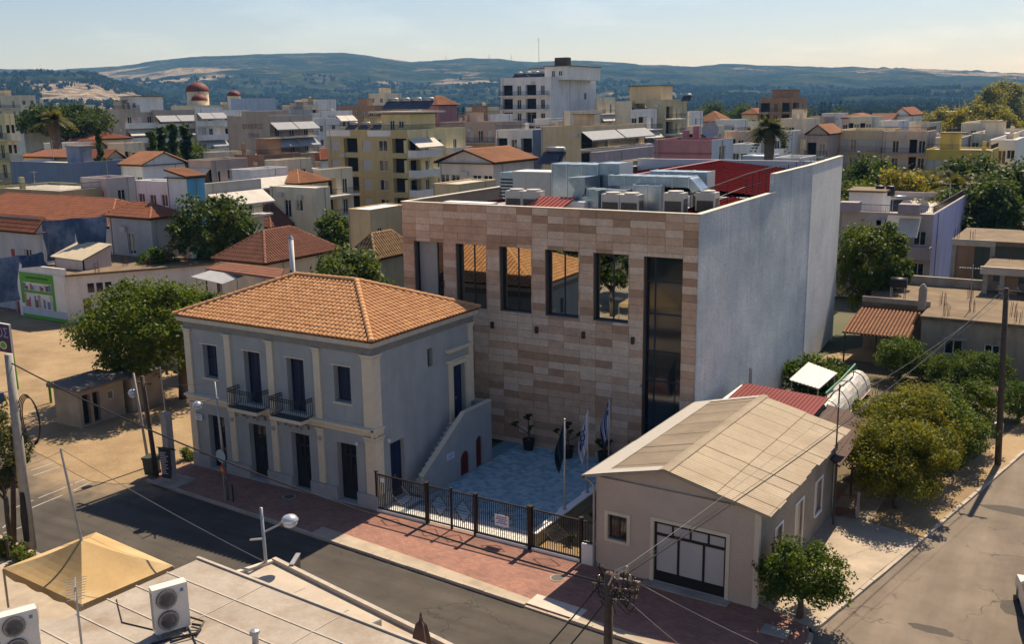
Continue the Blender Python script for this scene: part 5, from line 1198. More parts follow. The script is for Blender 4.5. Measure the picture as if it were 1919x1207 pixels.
for a, b, l_ in (((15.2, 23.0, 2.0), (15.4, 29.5, 2.3), 'green pipe lying along the white sheet shelter'), ((20.0, 24.0, 1.4), (20.6, 30.5, 1.6), 'green pole over the garden rows, near the trees')):
    t = thing('green_pipe', l_, 'pipe', a); m_ = MB(); d = Vector(b)-Vector(a); m_.tube([(0, 0, 0), d*.5+Vector((0, 0, -.08)), d], .07, 7)
    for q in (d*.04, d*.96): m_.tube([q, (q.x, q.y, -a[2])], .03, 5)
    m_.build('pipe', [GREENP], t)
gt = thing('brown_gate', 'rusty brown metal mesh gate at the rear corner of the garage', 'gate', (18.85, 10.05, 0), .2)
m_ = MB(); m_.box(0, -.03, .1, 1.05, .03, .16); m_.box(0, -.03, 1.0, 1.05, .03, 1.06); m_.box(0, -.03, .1, .06, .03, 1.06); m_.box(.99, -.03, .1, 1.05, .03, 1.06); m_.box(.06, -.015, .16, .99, .015, .42)
RUST = M('rusty_brown', (.14, .065, .04), .8, .2, 4, .2); m_.build('frame', [RUST], gt); m_ = MB()
for i in range(11): m_.bar((.08+i*.09, 0, .42), (.08+i*.09, 0, 1.0), .012)
for i in range(6): m_.bar((.06, 0, .48+i*.09), (.99, 0, .48+i*.09), .012)
m_.build('mesh', [RUST], gt)
for x in (-.1, 1.15): m_ = MB(); m_.box(x-.06, -.06, 0, x+.06, .06, 1.3); m_.build('gate_post', [CONC], gt)
pvq = MB(); rg = random.Random(2)
yp = struct('yard_path', MB().box(18.7, 10.3, -.02, 20.6, 14.5, -.004), [PAVC])
for i in range(3):
    for j in range(7): MB().box(18.75+i*.62, 10.35+j*.59, -.01, 18.75+i*.62+.58, 10.35+j*.59+.55, .02).build('paver', [M('yard_paver', (.46, .37, .26), .9, .14, 2, .2)], yp)
tb = thing('water_barrel', 'old grey barrel by the kerb behind the verge trees', 'barrel', (*G(1868, 815)[:2], 0)); MB().lathe([(.28, 0), (.32, .3), (.3, .7), (.28, .72)], n=14).build('body', [GREYMETAL], tb, smooth=True)
# ------------------------------------------------------------------ poles, lamps, wires
def topz(base, px, py):
    h = Vector((FW.x, FW.y, 0)).normalized(); d = ray(px, py); t = (base-CAM).dot(h)/d.dot(h); return CAM+d*t
LAMPM = M('lamp_shell', (.55, .57, .6), .25, .05, bump=0, metal=.5); CPOLE = M('concrete_pole', (.34, .31, .28), .9, .12, 3, .3)
def simple_pole(name, label, cat, basep, toppx, r0, r1, mat, n=10):
    top = topz(basep, *toppx); t = thing(name, label, cat, basep); m_ = MB(); d = top-basep; m_.tube([(0, 0, -.1), d*.5, d], [r0, (r0+r1)/2, r1], n); m_.build('shaft', [mat], t, smooth=True); return t, top, d
def lamp_head(t, a, b, r=.26):
    a, b = Vector(a), Vector(b); m_ = MB(); mid = a.lerp(b, .55)+Vector((0, 0, -.02)); m_.tube([a, mid, b+Vector((0, 0, .12))], .035, 6); m_.build('arm', [GREYMETAL], t)
    m_ = MB(); m_.lathe([(.04, .14), (r*.7, .08), (r, -.04), (r*.95, -.1)], b, 14); m_.build('shade', [LAMPM], t, smooth=True); m_ = MB(); m_.lathe([(r*.9, -.1), (r*.75, -.24), (r*.35, -.32), (.02, -.34)], b, 14); m_.build('globe', [M('lamp_globe', (.45, .5, .56), .12, .05, bump=0, spec=.8)], t, smooth=True)
bp = G(428, 937); t, top, d = simple_pole('street_lamp', 'street lamp on the pavement before the left house door', 'street lamp', bp, (402, 716), .07, .045, GREYMETAL)
c = topz(bp, 370, 757)-bp; lamp_head(t, d*.87, c); m_ = MB(); m_.bar(d*.87, d*.87+Vector((.5, -.3, .1)), .05); m_.build('stub_arm', [GREYMETAL], t)
bp = Vector((5.1, -12.1, 0)); t, top, d = simple_pole('street_lamp', 'street lamp with curved arm rising behind the white flat roof', 'street lamp', bp, (489, 952), .07, .055, GREYMETAL)
c = topz(bp, 543, 972)-bp; lamp_head(t, d*.84, c, .3); m_ = MB(); m_.bar(d*.80, d*.80+Vector((-.5, -.15, -.1)), .09, .05); m_.build('bracket', [GREYMETAL], t)
bp = G(279, 872); t, top, d = simple_pole('street_lamp', 'leaning street lamp beside the dark wooden pole on the lot edge', 'street lamp', bp, (250, 700), .08, .06, CPOLE)
c = topz(bp, 248, 734)-bp; lamp_head(t, d*.9, c, .24)
bp = G(294, 893); t, wtop, d = simple_pole('utility_pole', 'dark wooden pole next to the leaning lamp on the lot edge', 'pole', bp, (266, 705), .13, .1, WOODPOLE)
MB().bar(d*.93+Vector((-.5, 0, 0)), d*.93+Vector((.5, .1, 0)), .08).build('crossarm', [WOODPOLE], t)
bp = G(322, 903); t = thing('concrete_column', 'square concrete column with thin steel mast at the pavement end', 'column', (bp.x, bp.y, 0)); tz = topz(bp, 308, 778).z
MB().box(-.2, -.2, 0, .2, .2, tz).build('shaft', [CPOLE], t); MB().box(-.24, -.24, tz, .24, .24, tz+.08).build('cap', [CPOLE], t); m2 = topz(bp, 300, 688); MB().tube([(0, 0, tz), (m2.x-bp.x, m2.y-bp.y, m2.z)], .03, 6).build('mast', [GREYMETAL], t); MB().bar((-.5, 0, tz*.5), (.5, 0, tz*.5), .05).build('bracket', [DARKMETAL], t); MB().box(-.9, -.7, .0, .9, .9, .03).build('footing', [CONC], t)
bn = thing('banner', 'narrow dark advertising banner with white print hung on the concrete column', 'banner', (bp.x, bp.y-.24, 0), .25); z0, z1 = topz(bp, 325, 893).z, topz(bp, 318, 838).z
m_ = MB(); NC = 8; Pg = [[Vector((-.42+.84*i/4*(1-.28*j/NC)+.12*j/NC, -.03*math.sin(j*.9)-.02*i, z1-(z1-z0)*j/NC)) for i in range(5)] for j in range(NC+1)]
for j in range(NC):
    for i in range(4): m_.poly([Pg[j][i], Pg[j][i+1], Pg[j+1][i+1], Pg[j+1][i]])
m_.build('cloth', [M('banner_dark', (.035, .03, .045), .8, .1, bump=0)], bn); m_ = MB()
for j in range(2, 15):
    z = z1-(z1-z0)*j/17; w_ = random.uniform(.25, .5); m_.box(-.25, -.13, z-.03, -.25+w_, -.12, z+.02)
m_.build('print', [M('banner_print', (.45, .42, .45), .8, .1, bump=0)], bn); MB().bar((-.5, .0, z1+.02), (.5, .0, z1+.02), .04).build('rod', [DARKMETAL], bn)
bp = G(428, 938); sg = thing('road_sign', 'round road sign seen from behind over a red triangle, on a thin post', 'road sign', (bp.x+.05, bp.y-.25, 0)); zc = topz(bp, 421, 851).z
MB().tube([(0, 0, 0), (0, 0, zc+.3)], .03, 6).build('post', [GREYMETAL], sg); o = MB().lathe([(.0, 0), (.32, 0), (.32, .02), (0, .02)], n=20).build('disc', [M('sign_back', (.30, .42, .48), .4, .05, bump=0)], sg, (0, -.04, zc)); o.rotation_euler = (R(90), 0, 0)
m_ = MB(); m_.ext([(-.26, -.04, zc-.86), (.26, -.04, zc-.86), (0, -.04, zc-.4)], (0, .015, 0)); tri = m_.build('triangle', [M('sign_red', (.5, .05, .03), .5, .05, bump=0)], sg); m_ = MB(); m_.ext([(-.14, -.044, zc-.8), (.14, -.044, zc-.8), (0, -.044, zc-.55)], (0, .003, 0)); m_.build('panel', [M('sign_yellow', (.5, .32, .1), .5, .05, bump=0)], tri)
tp = thing('bollard', 'thin dark stump post on the shaded pavement', 'post', (*G(428, 938)[:2], 0)); tp.location.x += .35; MB().tube([(0, 0, 0), (0, 0, .9)], .035, 6).build('shaft', [DARKMETAL], tp)
wb = thing('wheelie_bin', 'dark green rubbish bin at the foot of the leaning lamp', 'bin', (*G(286, 890)[:2], 0), .3); m_ = MB(); m_.ext([(-.26, -.3, .08), (.26, -.3, .08), (.3, -.36, .95), (-.3, -.36, .95)], (0, .66, 0)); GB = M('bin_green', (.045, .06, .05), .5, .1, bump=0); m_.build('body', [GB], wb); MB().box(-.33, -.4, .95, .33, .36, 1.05).build('lid', [GB], wb)
for x in (-.25, .25): o = MB().lathe([(0, -.03), (.1, -.03), (.1, .03), (0, .03)], n=12).build('wheel', [BLACK], wb, (x, .3, .1)); o.rotation_euler = (0, R(90), 0)
# left foreground poles, billboard
bp = Vector((-10.9, -10.9, 0)); t, ltop, d = simple_pole('concrete_pole', 'thick round concrete pole at the left with a coiled cable', 'pole', bp, (16, 664), .25, .17, CPOLE, 14)
m_ = MB(); 
for k in range(4): m_.tube([d*.74+Vector((.25+.75*math.cos(a)*(1-.06*k)+.5, .1+.04*k, 1.15*math.sin(a)*(1-.05*k)-.55)) for a in [j*math.pi/9 for j in range(19)]], .025, 5)
m_.build('cable_coil', [BLACK], t); MB().tube([d*.02+Vector((.12, -.2, .2)), d*.18+Vector((.12, -.2, 0)), d*.3+Vector((.1, -.16, 0))], [.12, .16, .1], 8).build('cable_sleeve', [BLACK], t)
m_ = MB(); m_.box(-.95, -.5, d.z*.8-.3, -.2, -.2, d.z*.8+.1); m_.build('junction_box', [M('box_blue', (.05, .09, .16), .5)], t)
bp = Vector((-12.0, -11.0, 0)); t, t2, d2 = simple_pole('utility_pole', 'thin dark wooden pole left of the concrete pole', 'pole', bp, (24, 800), .12, .1, WOODPOLE)
for i, (px, py) in enumerate(((2, 1045), (17, 1050))):
    t = thing('garden_post', ['rusty post at the very left edge', 'dark short post left of the wooden pole'][i], 'post', (*G(px, py)[:2], 0)); MB().tube([(0, 0, 0), (0, 0, 1.0)], .07, 6).build('shaft', [WOODPOLE], t)
GRP = M('lime_green_post', (.12, .32, .03), .5, .1, bump=0)
bb = G(33, 727); t = thing('billboard', 'purple billboard on a lime green post at the left edge', 'billboard', (bb.x, bb.y, -.1)); za, zb = topz(bb, 27, 659).z, topz(bb, 20, 606).z; wv = 4.2
MB().tube([(0, 0, 0), (-.15, 0, zb)], .1, 8).build('post', [GRP], t); pn = MB().box(-wv, -.15, za, .12, -.05, zb).build('panel', [M('billboard_purple', (.045, .015, .06), .5, .25, .6, 0)], t); MB().box(-wv-.05, -.16, zb, .17, -.04, zb+.06).build('rim', [WHITE], pn); MB().box(.12, -.16, za, .18, -.04, zb).build('rim', [WHITE], pn)
text(pn, 'ΟΣ', (-.72, -.16, za+(zb-za)*.68), (R(90), 0, 0), .95, M('billboard_type', (.25, .3, .55), .5, bump=0)); o = MB().lathe([(0, 0), (.36, 0), (.36, .02), (0, .02)], n=24).build('logo', [M('logo_pale', (.55, .6, .4), .5, bump=0)], pn, (-.8, -.155, za+.5)); o.rotation_euler = (R(90), 0, 0); o.scale = (1.2, .8, 1); q = MB().lathe([(0, .02), (.26, .02), (.2, .03), (0, .03)], n=20).build('leaf_mark', [GRP], o)
for px, py, tpy, l_ in ((96, 755, 711, 'lime green post standing alone on the dirt lot'),):
    b_ = G(px, py, -.1); t = thing('green_post', l_, 'post', b_); MB().tube([(0, 0, 0), (0, 0, topz(b_, px, tpy).z)], .09, 8).build('shaft', [GRP], t)
# sheds on the lot
SHED = M('shed_render', (.40, .335, .255), .92, .12, 1, .4, stain=(.24, .19, .14), stainamt=.55, stainscale=.6)
for i, (loc, w_, dd, h, l_) in enumerate((((-26.3, 1.0, -.1), 2.3, 3.3, 2.35, 'small rendered shed with two dark doorways under the mulberry tree'), ((-25.6, 4.75, -.1), 1.7, 2.5, 2.3, 'second small shed right behind, with a projecting slab'))):
    t = thing('shed', l_, 'shed', loc, .03); ops = [(.5, .1, 1.15, 2.0, 'v', .3), (1.4, .1, 2.05, 2.0, 'v', .3)] if i == 0 else [(.3, .05, 1.0, 2.0, 'v', .3)]
    so_ = [(1.6, 1.2, 2.1, 1.8, 'v', .15)] if i == 0 else []
    m_ = MB(); wallface(m_, (0, 0, 0), (1, 0, 0), (0, -1, 0), w_, h, [] if i == 0 else ops, .3); wallface(m_, (w_, 0, 0), (0, 1, 0), (1, 0, 0), dd, h, ([(.25, .1, .8, 2.0, 'v', .3), (1.0, .1, 1.5, 2.0, 'v', .3), (2.1, 1.2, 2.6, 1.8, 'v', .15)] if i == 0 else []), .3)
    m_.poly([(w_, dd, 0), (0, dd, 0), (0, dd, h), (w_, dd, h)]); m_.poly([(0, dd, 0), (0, 0, 0), (0, 0, h), (0, dd, h)]); m_.build('wall', [SHED], t)
    if i == 0: place_windows(t, (w_, 0, 0), (0, 1, 0), (1, 0, 0), [(.25, .1, .8, 2.0, 'v', .3), (1.0, .1, 1.5, 2.0, 'v', .3), (2.1, 1.2, 2.6, 1.8, 'w', .15)])
    else: place_windows(t, (0, 0, 0), (1, 0, 0), (0, -1, 0), ops)
    m_ = MB(); m_.ext([(-.3, -.25, h), (w_+.35, -.25, h+.0), (w_+.35, -.25, h+.12), (-.3, -.25, h+.25)], (0, dd+.5, 0)); m_.build('roof', [M('shed_slab', (.16, .14, .12), .9)], t)
b_ = G(147, 797, -.1); t = thing('marker_post', 'short white and brown striped post before the shed', 'post', b_)
for k in range(4): MB().tube([(0, 0, k*.35), (0, 0, k*.35+.34)], .07, 8).build('band', [WHITE if k % 2 else M('brown_band', (.2, .09, .06), .7)], t)
# foreground utility pole with fittings
fpb = Vector((17.95, -11.85, 0)); t, ftop, d = simple_pole('utility_pole', 'foreground wooden utility pole tangled with insulators and cables', 'pole', fpb, (1141, 1074), .15, .12, WOODPOLE, 12)
H_ = d.z; ir = M('galvanised_bracket', (.28, .27, .26), .5, .1, bump=0, metal=.4); ins = M('insulator_glass', (.26, .23, .19), .15, .1, bump=0, spec=.8); ceram = M('insulator_brown', (.12, .07, .05), .2, .1, bump=0, spec=.7)
for k, (x, y, z, m_i) in enumerate(((.25, .05, -.1, ins), (.45, .1, .1, ins), (.62, .0, .0, ins), (.4, -.1, -.35, ceram), (.65, .1, -.3, ceram), (-.3, 0, -.25, ins), (-.42, .05, -.5, ceram), (.3, 0, -.6, ceram), (.75, .1, -.55, ins), (.55, -.05, .25, ins), (.2, .05, -.8, ins), (.85, .05, -.2, ceram))):
    q = MB(); q.lathe([(.02, -.08), (.06, -.06), (.035, -.02), (.065, .02), (.035, .05), (.05, .09), (.01, .11)], (x, y, H_+z), 8); q.build('insulator', [m_i], t, smooth=True)
for a, b in (((0, 0, H_-.12), (.9, .1, H_-.1)), ((0, 0, H_-.45), (.85, .1, H_-.35)), ((-.5, 0, H_-.4), (.1, 0, H_-.35)), ((.1, 0, H_-.1), (.5, .05, H_+.2)), ((0, 0, H_-.75), (.5, 0, H_-.7))): MB().bar(a, b, .035).build('bracket', [ir], t)
m_ = MB(); m_.tube([(.05, -.12, H_-.3), (.25, -.1, H_+.15), (.5, 0, H_+.3)], .03, 6); m_.build('conduit', [ir], t)
rg = random.Random(12)
for k in range(30):
    a = Vector((rg.uniform(-.5, .9), rg.uniform(-.15, .15), H_+rg.uniform(-.8, .25))); b = Vector((rg.uniform(-.5, .9), rg.uniform(-.15, .15), H_+rg.uniform(-1.0, .2)))
    m_ = MB(); m_.tube([a, a.lerp(b, .3)+Vector((0, 0, -rg.uniform(.1, .4))), a.lerp(b, .7)+Vector((.1, 0, -rg.uniform(.1, .45))), b], .017, 4); m_.build('jumper_cable', [BLACK], t)
MB().tube([(.1, -.14, H_-.8), (.14, -.16, 2.5), (.12, -.15, 0)], .02, 5).build('earth_cable', [BLACK], t); 
rpb = G(1870, 870); t, rtop, d = simple_pole('utility_pole', 'tall dark wooden pole at the kerb of the side road', 'pole', rpb, (1886, 540), .17, .13, WOODPOLE, 10)
MB().bar(d*.985+Vector((-.5, 0, 0)), d*.985+Vector((.7, 0, 0)), .08).build('crossarm', [WOODPOLE], t); m_ = MB()
for x in (-.4, .5): m_.lathe([(.03, 0), (.06, .06), (.03, .14)], d*.99+Vector((x, 0, .03)), 8)
m_.build('insulators', [ceram], t)
WIRE = M('cable_black', (.02, .019, .02), .6, bump=0); WIREL = M('cable_pale', (.20, .19, .18), .5, .1, bump=0)
def wire(a, b, sag, label, r=.014, mat=None):
    a, b = Vector(a), Vector(b); n_ = 16; m_ = MB(); m_.tube([a.lerp(b, i/n_)-Vector((0, 0, sag*4*(i/n_)*(1-i/n_))) for i in range(n_+1)], r, 5); tag(m_.build('cable', [mat or WIRE]), label, 'cable')
wire(ltop-Vector((0, 0, .35)), ftop-Vector((0, 0, .35)), .75, 'thick black cable from the left concrete pole across the street front', .03)
wire(ftop+Vector((.6, 0, .15)), rtop+Vector((-.3, 0, -.3)), .55, 'thick black cable sagging over the garage roof to the side road pole', .02)
wire(ftop+Vector((.6, 0, .25)), rtop+Vector((.3, 0, -.05)), .35, 'thin pale wire above the garage roof to the side road pole', .007, WIRE)
am_top = Vector((am.location.x, am.location.y, 6.0)); wire(ftop+Vector((.5, 0, .3)), am_top, .15, 'pale service wire from the foreground pole to the garage mast', .008, WIREL); wire(am_top, rtop+Vector((0, 0, -.25)), .3, 'pale wire from the garage mast to the side road pole', .008, WIREL)
wire(ftop+Vector((.6, 0, .0)), G(1420, 1207, 2.0), .05, 'thin wire leaving the foreground pole towards the lower right corner', .011, WIREL); wire(ftop+Vector((.3, 0, -.5)), G(1300, 1230, 3), .05, 'thin pale wire dropping steeply right of the foreground pole', .011, WIREL); wire(ftop+Vector((.5, 0, -.3)), G(1370, 1230, 3), .05, 'thin grey wire dropping right of the foreground pole', .011, WIRE)
wire(ftop+Vector((-.3, 0, -.45)), G(1015, 1225, 4.4), .03, 'upper thick cable leaving the foreground pole to the lower left', .022); wire(ftop+Vector((-.1, 0, -.9)), G(1060, 1220, 4.0), .03, 'lower thick cable leaving the foreground pole to the lower left', .024)
wire(wtop, topz(G(428, 937), 402, 716), .3, 'thin pale wire from the dark wooden pole to the street lamp', .01, WIREL)
# parked car, only its tail reaches into the picture
car = thing('parked_car', 'white and red tail of a car at the right edge of the side road', 'car', (28.35, 3.2, -.115), R(12)); CW_ = M('car_white', (.6, .6, .6), .25, .03, bump=0, spec=.6)
prf = [(0, .35), (.05, .75), (.15, .95), (.75, 1.42), (1.9, 1.46), (2.7, 1.0), (3.7, .85), (3.9, .55), (3.9, .3), (0, .3)]
m_ = MB(); m_.ext([(-.8, y-.6, z) for y, z in prf], (1.6, 0, 0)); m_.build('body', [CW_], car); m_ = MB(); m_.ext([(-.805, y-.6, z) for y, z in ((.35, .98), (.82, 1.36), (1.85, 1.4), (2.45, 1.0))], (1.61, 0, 0)); m_.build('side_windows', [GLASS], car); m_ = MB(); m_.box(-.7, -.56, 1.0, .7, -.3, 1.3); m_.build('rear_window', [GLASS], car)
for x in (-.72, .5): MB().box(x, -.615, .62, x+.22, -.5, .92).build('tail_light', [M('tail_red', (.35, .01, .01), .2, .05, bump=0)], car)
MB().box(-.8, -.66, .32, .8, -.5, .52).build('bumper', [CW_], car); MB().box(-.25, -.665, .55, .25, -.6, .66).build('number_plate', [WHITE], car)
for x in (-.8, .62):
    for y in (.2, 2.6): o = MB().lathe([(0, 0), (.2, 0), (.3, .0), (.31, .05), (.31, .13), (.3, .18), (0, .18)], n=18).build('wheel', [BLACK], car, (x, y, .3)); o.rotation_euler = (0, R(90), 0)
# ------------------------------------------------------------------ foreground rooftop
MEM = M('roof_membrane', (.345, .30, .25), .85, .16, .5, .2, bscale=9, stain=(.215, .16, .11), stainamt=.75, stainscale=.7); TER = M('terrace_screed', (.45, .385, .31), .9, .12, .8, .25, stain=(.36, .24, .13), stainamt=.7, stainscale=.45)
WR = 4.5
fb = thing('flat_roofed_building', 'foreground building with white membrane flat roof and lower stained terrace', 'building')
m_ = MB(); m_.prism([(4.28, -14.25), (22, -15.45), (22, -27), (3.5, -27), (3.95, -18.7)], 0, WR); m_.build('upper_block', [MEM], fb)
m_ = MB(); m_.prism([(5.15, -11.75), (22, -14.9), (22, -15.4), (4.3, -14.2)], 0, 3.55); m_.build('terrace', [TER], fb)
SEAM = M('seam_strip', (.42, .37, .315), .85)
for k, (a, b) in enumerate((((4.15, -15.5), (22, -16.6)), ((4.05, -16.6), (22, -17.7)), ((4.0, -17.6), (22, -18.75)), ((4.0, -18.65), (22, -19.8)), ((3.9, -19.7), (22, -20.9)))): MB().bar((*a, WR+.012), (*b, WR+.012), .05, .02).build('seam', [SEAM], fb)
for q in range(4): x = 7.5+q*3.3; MB().bar((x, -14.4-.07*(x-4), WR+.011), (x-.5, -21-.07*(x-4), WR+.011), .03, .016).build('seam', [SEAM], fb)
m_ = MB(); m_.bar((4.2, -14.3, WR+.03), (22, -15.5, WR+.03), .1, .06); m_.build('roof_edge', [SEAM], fb); m_ = MB(); m_.bar((5.1, -11.8, 3.62), (22, -14.95, 3.62), .16, .15); m_.build('parapet', [SEAM], fb); m_ = MB(); m_.bar((5.15, -11.8, 3.6), (4.35, -14.1, 3.6), .16, .1); m_.build('parapet', [M('parapet_edge', (.58, .5, .4), .9)], fb)
for x in (7.4, 9.6, 11.8): MB().bar((x, -12.3-.18*(x-5), 3.555), (x-.4, -14.3-.07*(x-4), 3.555), .04, .01).build('joint', [CONC], fb)
MB().ext([(10.6, -13.75, 3.55), (11.3, -13.6, 3.55), (11.3, -13.6, 3.95)], (.05, -.1, 0)).build('wedge_bracket', [GREYMETAL], fb)
for i, (x, y) in enumerate(((9.8, -17.2), (13.2, -19.0), (11.0, -20.4))): MB().lathe([(.09, 0), (.09, .32), (.15, .34), (.13, .42), (.02, .45)], (x, y, WR), 10).build('vent_pipe', [GREYMETAL], fb)
m_ = MB(); m_.tube([(7.6, -17.6, WR+.03), (9.0, -18.4, WR+.02), (9.6, -20.5, WR+.02), (9.2, -24, WR+.02)], .025, 5); m_.tube([(4.3, -17.5, WR+.02), (5.6, -18.3, WR+.02), (6.9, -18.1, WR+.02)], .018, 5); m_.build('roof_cable', [BLACK], fb)
lb = thing('low_block', 'grey concrete roof edge and low wall under the left air conditioner', 'building'); m_ = MB(); m_.prism([(3.4, -18.9), (3.9, -18.75), (5.5, -21.0), (5.5, -27), (-2, -27), (1.0, -20.2)], 0, 4.3); m_.build('block', [CONC], lb); MB().bar((3.0, -19.2, 4.5), (1.6, -21.2, 4.5), .5, .5).build('low_wall', [CONC], lb)
aircon((7.25, -17.9, WR+.02), R(66), 'twin-fan outdoor air conditioner on the white roof, the right one', s=1.0); aircon((*G(42, 1236, 4.3)[:2], 4.3), R(66), 'twin-fan outdoor air conditioner at the bottom left corner', s=1.0)
t = thing('air_conditioner_stand', 'dark stand and looped pipes under the right twin-fan unit', 'stand', (7.25, -17.9, WR)); m_ = MB(); m_.tube([(.25, .5, .06), (.6, .55, .08), (.75, .2, .06), (.3, -.4, .05), (.1, -.8, .03)], .035, 6); m_.tube([(.25, .45, .3), (.65, .6, .2), (.85, .15, .1), (.5, -.5, .05)], .03, 6); m_.build('pipes', [BLACK], t)
antenna((*G(155, 1225, 4.3)[:2], 4.3), 2.0, 'television aerial on a thin mast in the lower left corner', R(-35), .035)
tent = thing('canopy_tent', 'tan fabric pyramid canopy tent beside the white roof', 'tent'); TAN = M('tan_canvas', (.42, .285, .13), .9, .14, .5, .15, bscale=20, stain=(.56, .44, .26), stainamt=.6, stainscale=.35)
N_, E_, F_, W_ = [Vector(p) for p in ((1.35, -16.73, 3.2), (1.7, -13.31, 3.2), (-3.18, -12.85, 3.2), (-3.39, -16.46, 3.2))]; ap = G(146, 1052, 4.35)
ap = Vector((-.75, -15.1, 4.35)); m_ = MB()
for a, b in ((N_, E_), (E_, F_), (F_, W_), (W_, N_)):
    K = 8
    for i in range(K):
        for j in range(K):
            def pt_(u, v):
                base = a.lerp(b, u); p = base.lerp(ap, v); p.z -= .10*math.sin(math.pi*v)*(1-v)*math.sin(math.pi*u)+.22*math.sin(math.pi*v)*.4; return p
            m_.poly([pt_(i/K, j/K), pt_((i+1)/K, j/K), pt_((i+1)/K, (j+1)/K), pt_(i/K, (j+1)/K)])
m_.build('canopy', [TAN], tent, smooth=True); m_ = MB()
for a, b in ((N_, E_), (E_, F_), (F_, W_), (W_, N_)):
    K = 14; ps_ = [a.lerp(b, i/K) for i in range(K+1)]
    for i in range(K): m_.poly([ps_[i], ps_[i+1], ps_[i+1]-Vector((0, 0, .28+.05*math.sin(i*1.7))), ps_[i]-Vector((0, 0, .28+.05*math.sin((i-1)*1.7)))])
m_.build('valance', [TAN], tent)
for p in (N_, E_, F_, W_): MB().tube([(p.x, p.y, 0), p-Vector((0, 0, .03))], .04, 6).build('leg', [GREYMETAL], tent)
mt = topz(Vector((-.75, -15.1, 0)), 113, 841); mst = thing('steel_mast', 'tall thin steel mast rising through the tan canopy peak', 'mast', (-.75, -15.1, 0)); MB().tube([(0, 0, 0), (0, 0, 4.3), (mt.x+.75, mt.y+15.1, mt.z)], [.06, .055, .035], 8).build('pole', [GREYMETAL], mst)
wire(mt, (5.1, -12.1, 3.6), .1, 'thin pale wire from the steel mast towards the lamp post', .01, WIREL); wire(mt-Vector((0, 0, .1)), G(20, 880, 2), .1, 'thin pale wire from the steel mast to the left trees', .008, WIREL)
um = thing('closed_parasol', 'closed brown parasol tip standing on the terrace edge', 'parasol', (13.0, -13.9, 0)); tz = topz(Vector((13.0, -13.9, 0)), 770, 1150).z
MB().tube([(0, 0, 0), (0, 0, tz-.1)], .03, 6).build('pole', [GREYMETAL], um); m_ = MB(); nn = 12
pr_ = [(.02, 0), (.05, -.25), (.13, -.35), (.2, -.7), (.27, -1.5), (.2, -1.9)]
for (r0, z0), (r1, z1) in zip(pr_, pr_[1:]):
    for k in range(nn):
        a0, a1 = 2*math.pi*k/nn, 2*math.pi*(k+1)/nn; q0, q1 = (1.25 if k % 2 else .8), (.8 if k % 2 else 1.25)
        m_.poly([(r0*q0*math.cos(a0), r0*q0*math.sin(a0), tz+z0), (r0*q1*math.cos(a1), r0*q1*math.sin(a1), tz+z0), (r1*q1*math.cos(a1), r1*q1*math.sin(a1), tz+z1), (r1*q0*math.cos(a0), r1*q0*math.sin(a0), tz+z1)])
m_.build('cover', [M('parasol_brown', (.10, .06, .05), .85)], um)
sb = thing('sign_box', 'flat dark shop sign box seen edge-on at the terrace corner', 'sign', (5.9, -11.6, 0), R(28)); MB().box(-.06, -.4, 3.2, .06, .4, 3.72).build('box', [M('sign_box_dark', (.03, .02, .025), .4)], sb); MB().box(-.08, -.43, 3.72, .08, .43, 3.77).build('top_trim', [GREYMETAL], sb); MB().tube([(0, 0, 0), (0, 0, 3.2)], .05, 6).build('post', [GREYMETAL], sb)
# ------------------------------------------------------------------ town
def wm(name, c, **k): return M(name, c, .92, .08, .5, .25, bscale=12, stain=tuple(v*.66 for v in c), stainamt=.55, stainscale=.3, streak=True, **k)
cW = wm('wall_white', (.76, .74, .71)); cC = wm('wall_cream', (.70, .61, .45)); cO = wm('wall_olive_beige', (.52, .41, .20)); cT = wm('wall_tan', (.66, .51, .31)); cP = wm('wall_pinkish_brown', (.47, .355, .29))
cG = wm('wall_grey', (.46, .44, .40)); cM = wm('wall_mauve', (.54, .46, .43)); cL = wm('wall_lilac', (.45, .43, .66)); cB = wm('wall_slate_blue', (.20, .24, .34)); cS = wm('wall_sky_blue', (.16, .44, .62)); cY = wm('wall_yellow', (.62, .45, .10)); cK = wm('wall_pink', (.46, .22, .23)); cR = wm('wall_peach', (.66, .49, .35)); cBrk = wm('hollow_brick', (.33, .20, .125)); cD = wm('wall_drab', (.38, .325, .235)); cPB = wm('wall_pale_blue', (.50, .55, .62)); cGN = wm('wall_grey_brown', (.42, .355, .30))
YEL2 = wm('wall_pale_yellow', (.74, .62, .34))
def Wn(n, f, k='w', **o): return dict(t='W', n=n, f=f, k=k, **o)
def Bn(n, f, k='d', **o): return dict(t='B', n=n, f=f, k=k.replace('ddd', 'VdV').replace('dd', 'Vd') if n < 6 else k, **o)
def bld(label, px, wall, front=None, side=None, cat='building', name='apartment_building', **k):
    return building(name, label, cat, spot(*px), wall, front, side, **k)
# --- left
bld('pale yellow apartment block with balconies cut by the left edge', (-60, 8, 26, 213, 150), YEL2, Bn(3, 5, dep=1.6, rail='bar'), Bn(2, 5, dep=1.0, rail='solid', awn='.'), slab=cC)
bld('distant cream block with terraces at the left edge', (-40, 36, 66, 178, 300), cC, Bn(3, 3), Wn(2, 3))
bld('white blank-walled block behind the yellow one', (4, 41, 78, 219, 185), cW, None, None, mind=9)
bld('long slate-blue walled low building on the left', (18, 134, 143, 305, 140), cB, Wn(4, 1, '.w..', w=.8, h=.8), None, mind=10, par=.4)
bld('low olive house with flat roofs above the orange long roof', (-30, 112, 155, 358, 116), wm('wall_olive_green', (.38, .36, .2)), Wn(4, 1, 'ws.w'), Wn(2, 1, '.w'), name='house', cat='house', mind=9, par=.3)
bld('small white terrace house in front of the umbrella pine', (112, 120, 165, 243, 200), cW, None, Wn(3, 2, 'w.d'), name='house', cat='house', mind=9, par=.4)
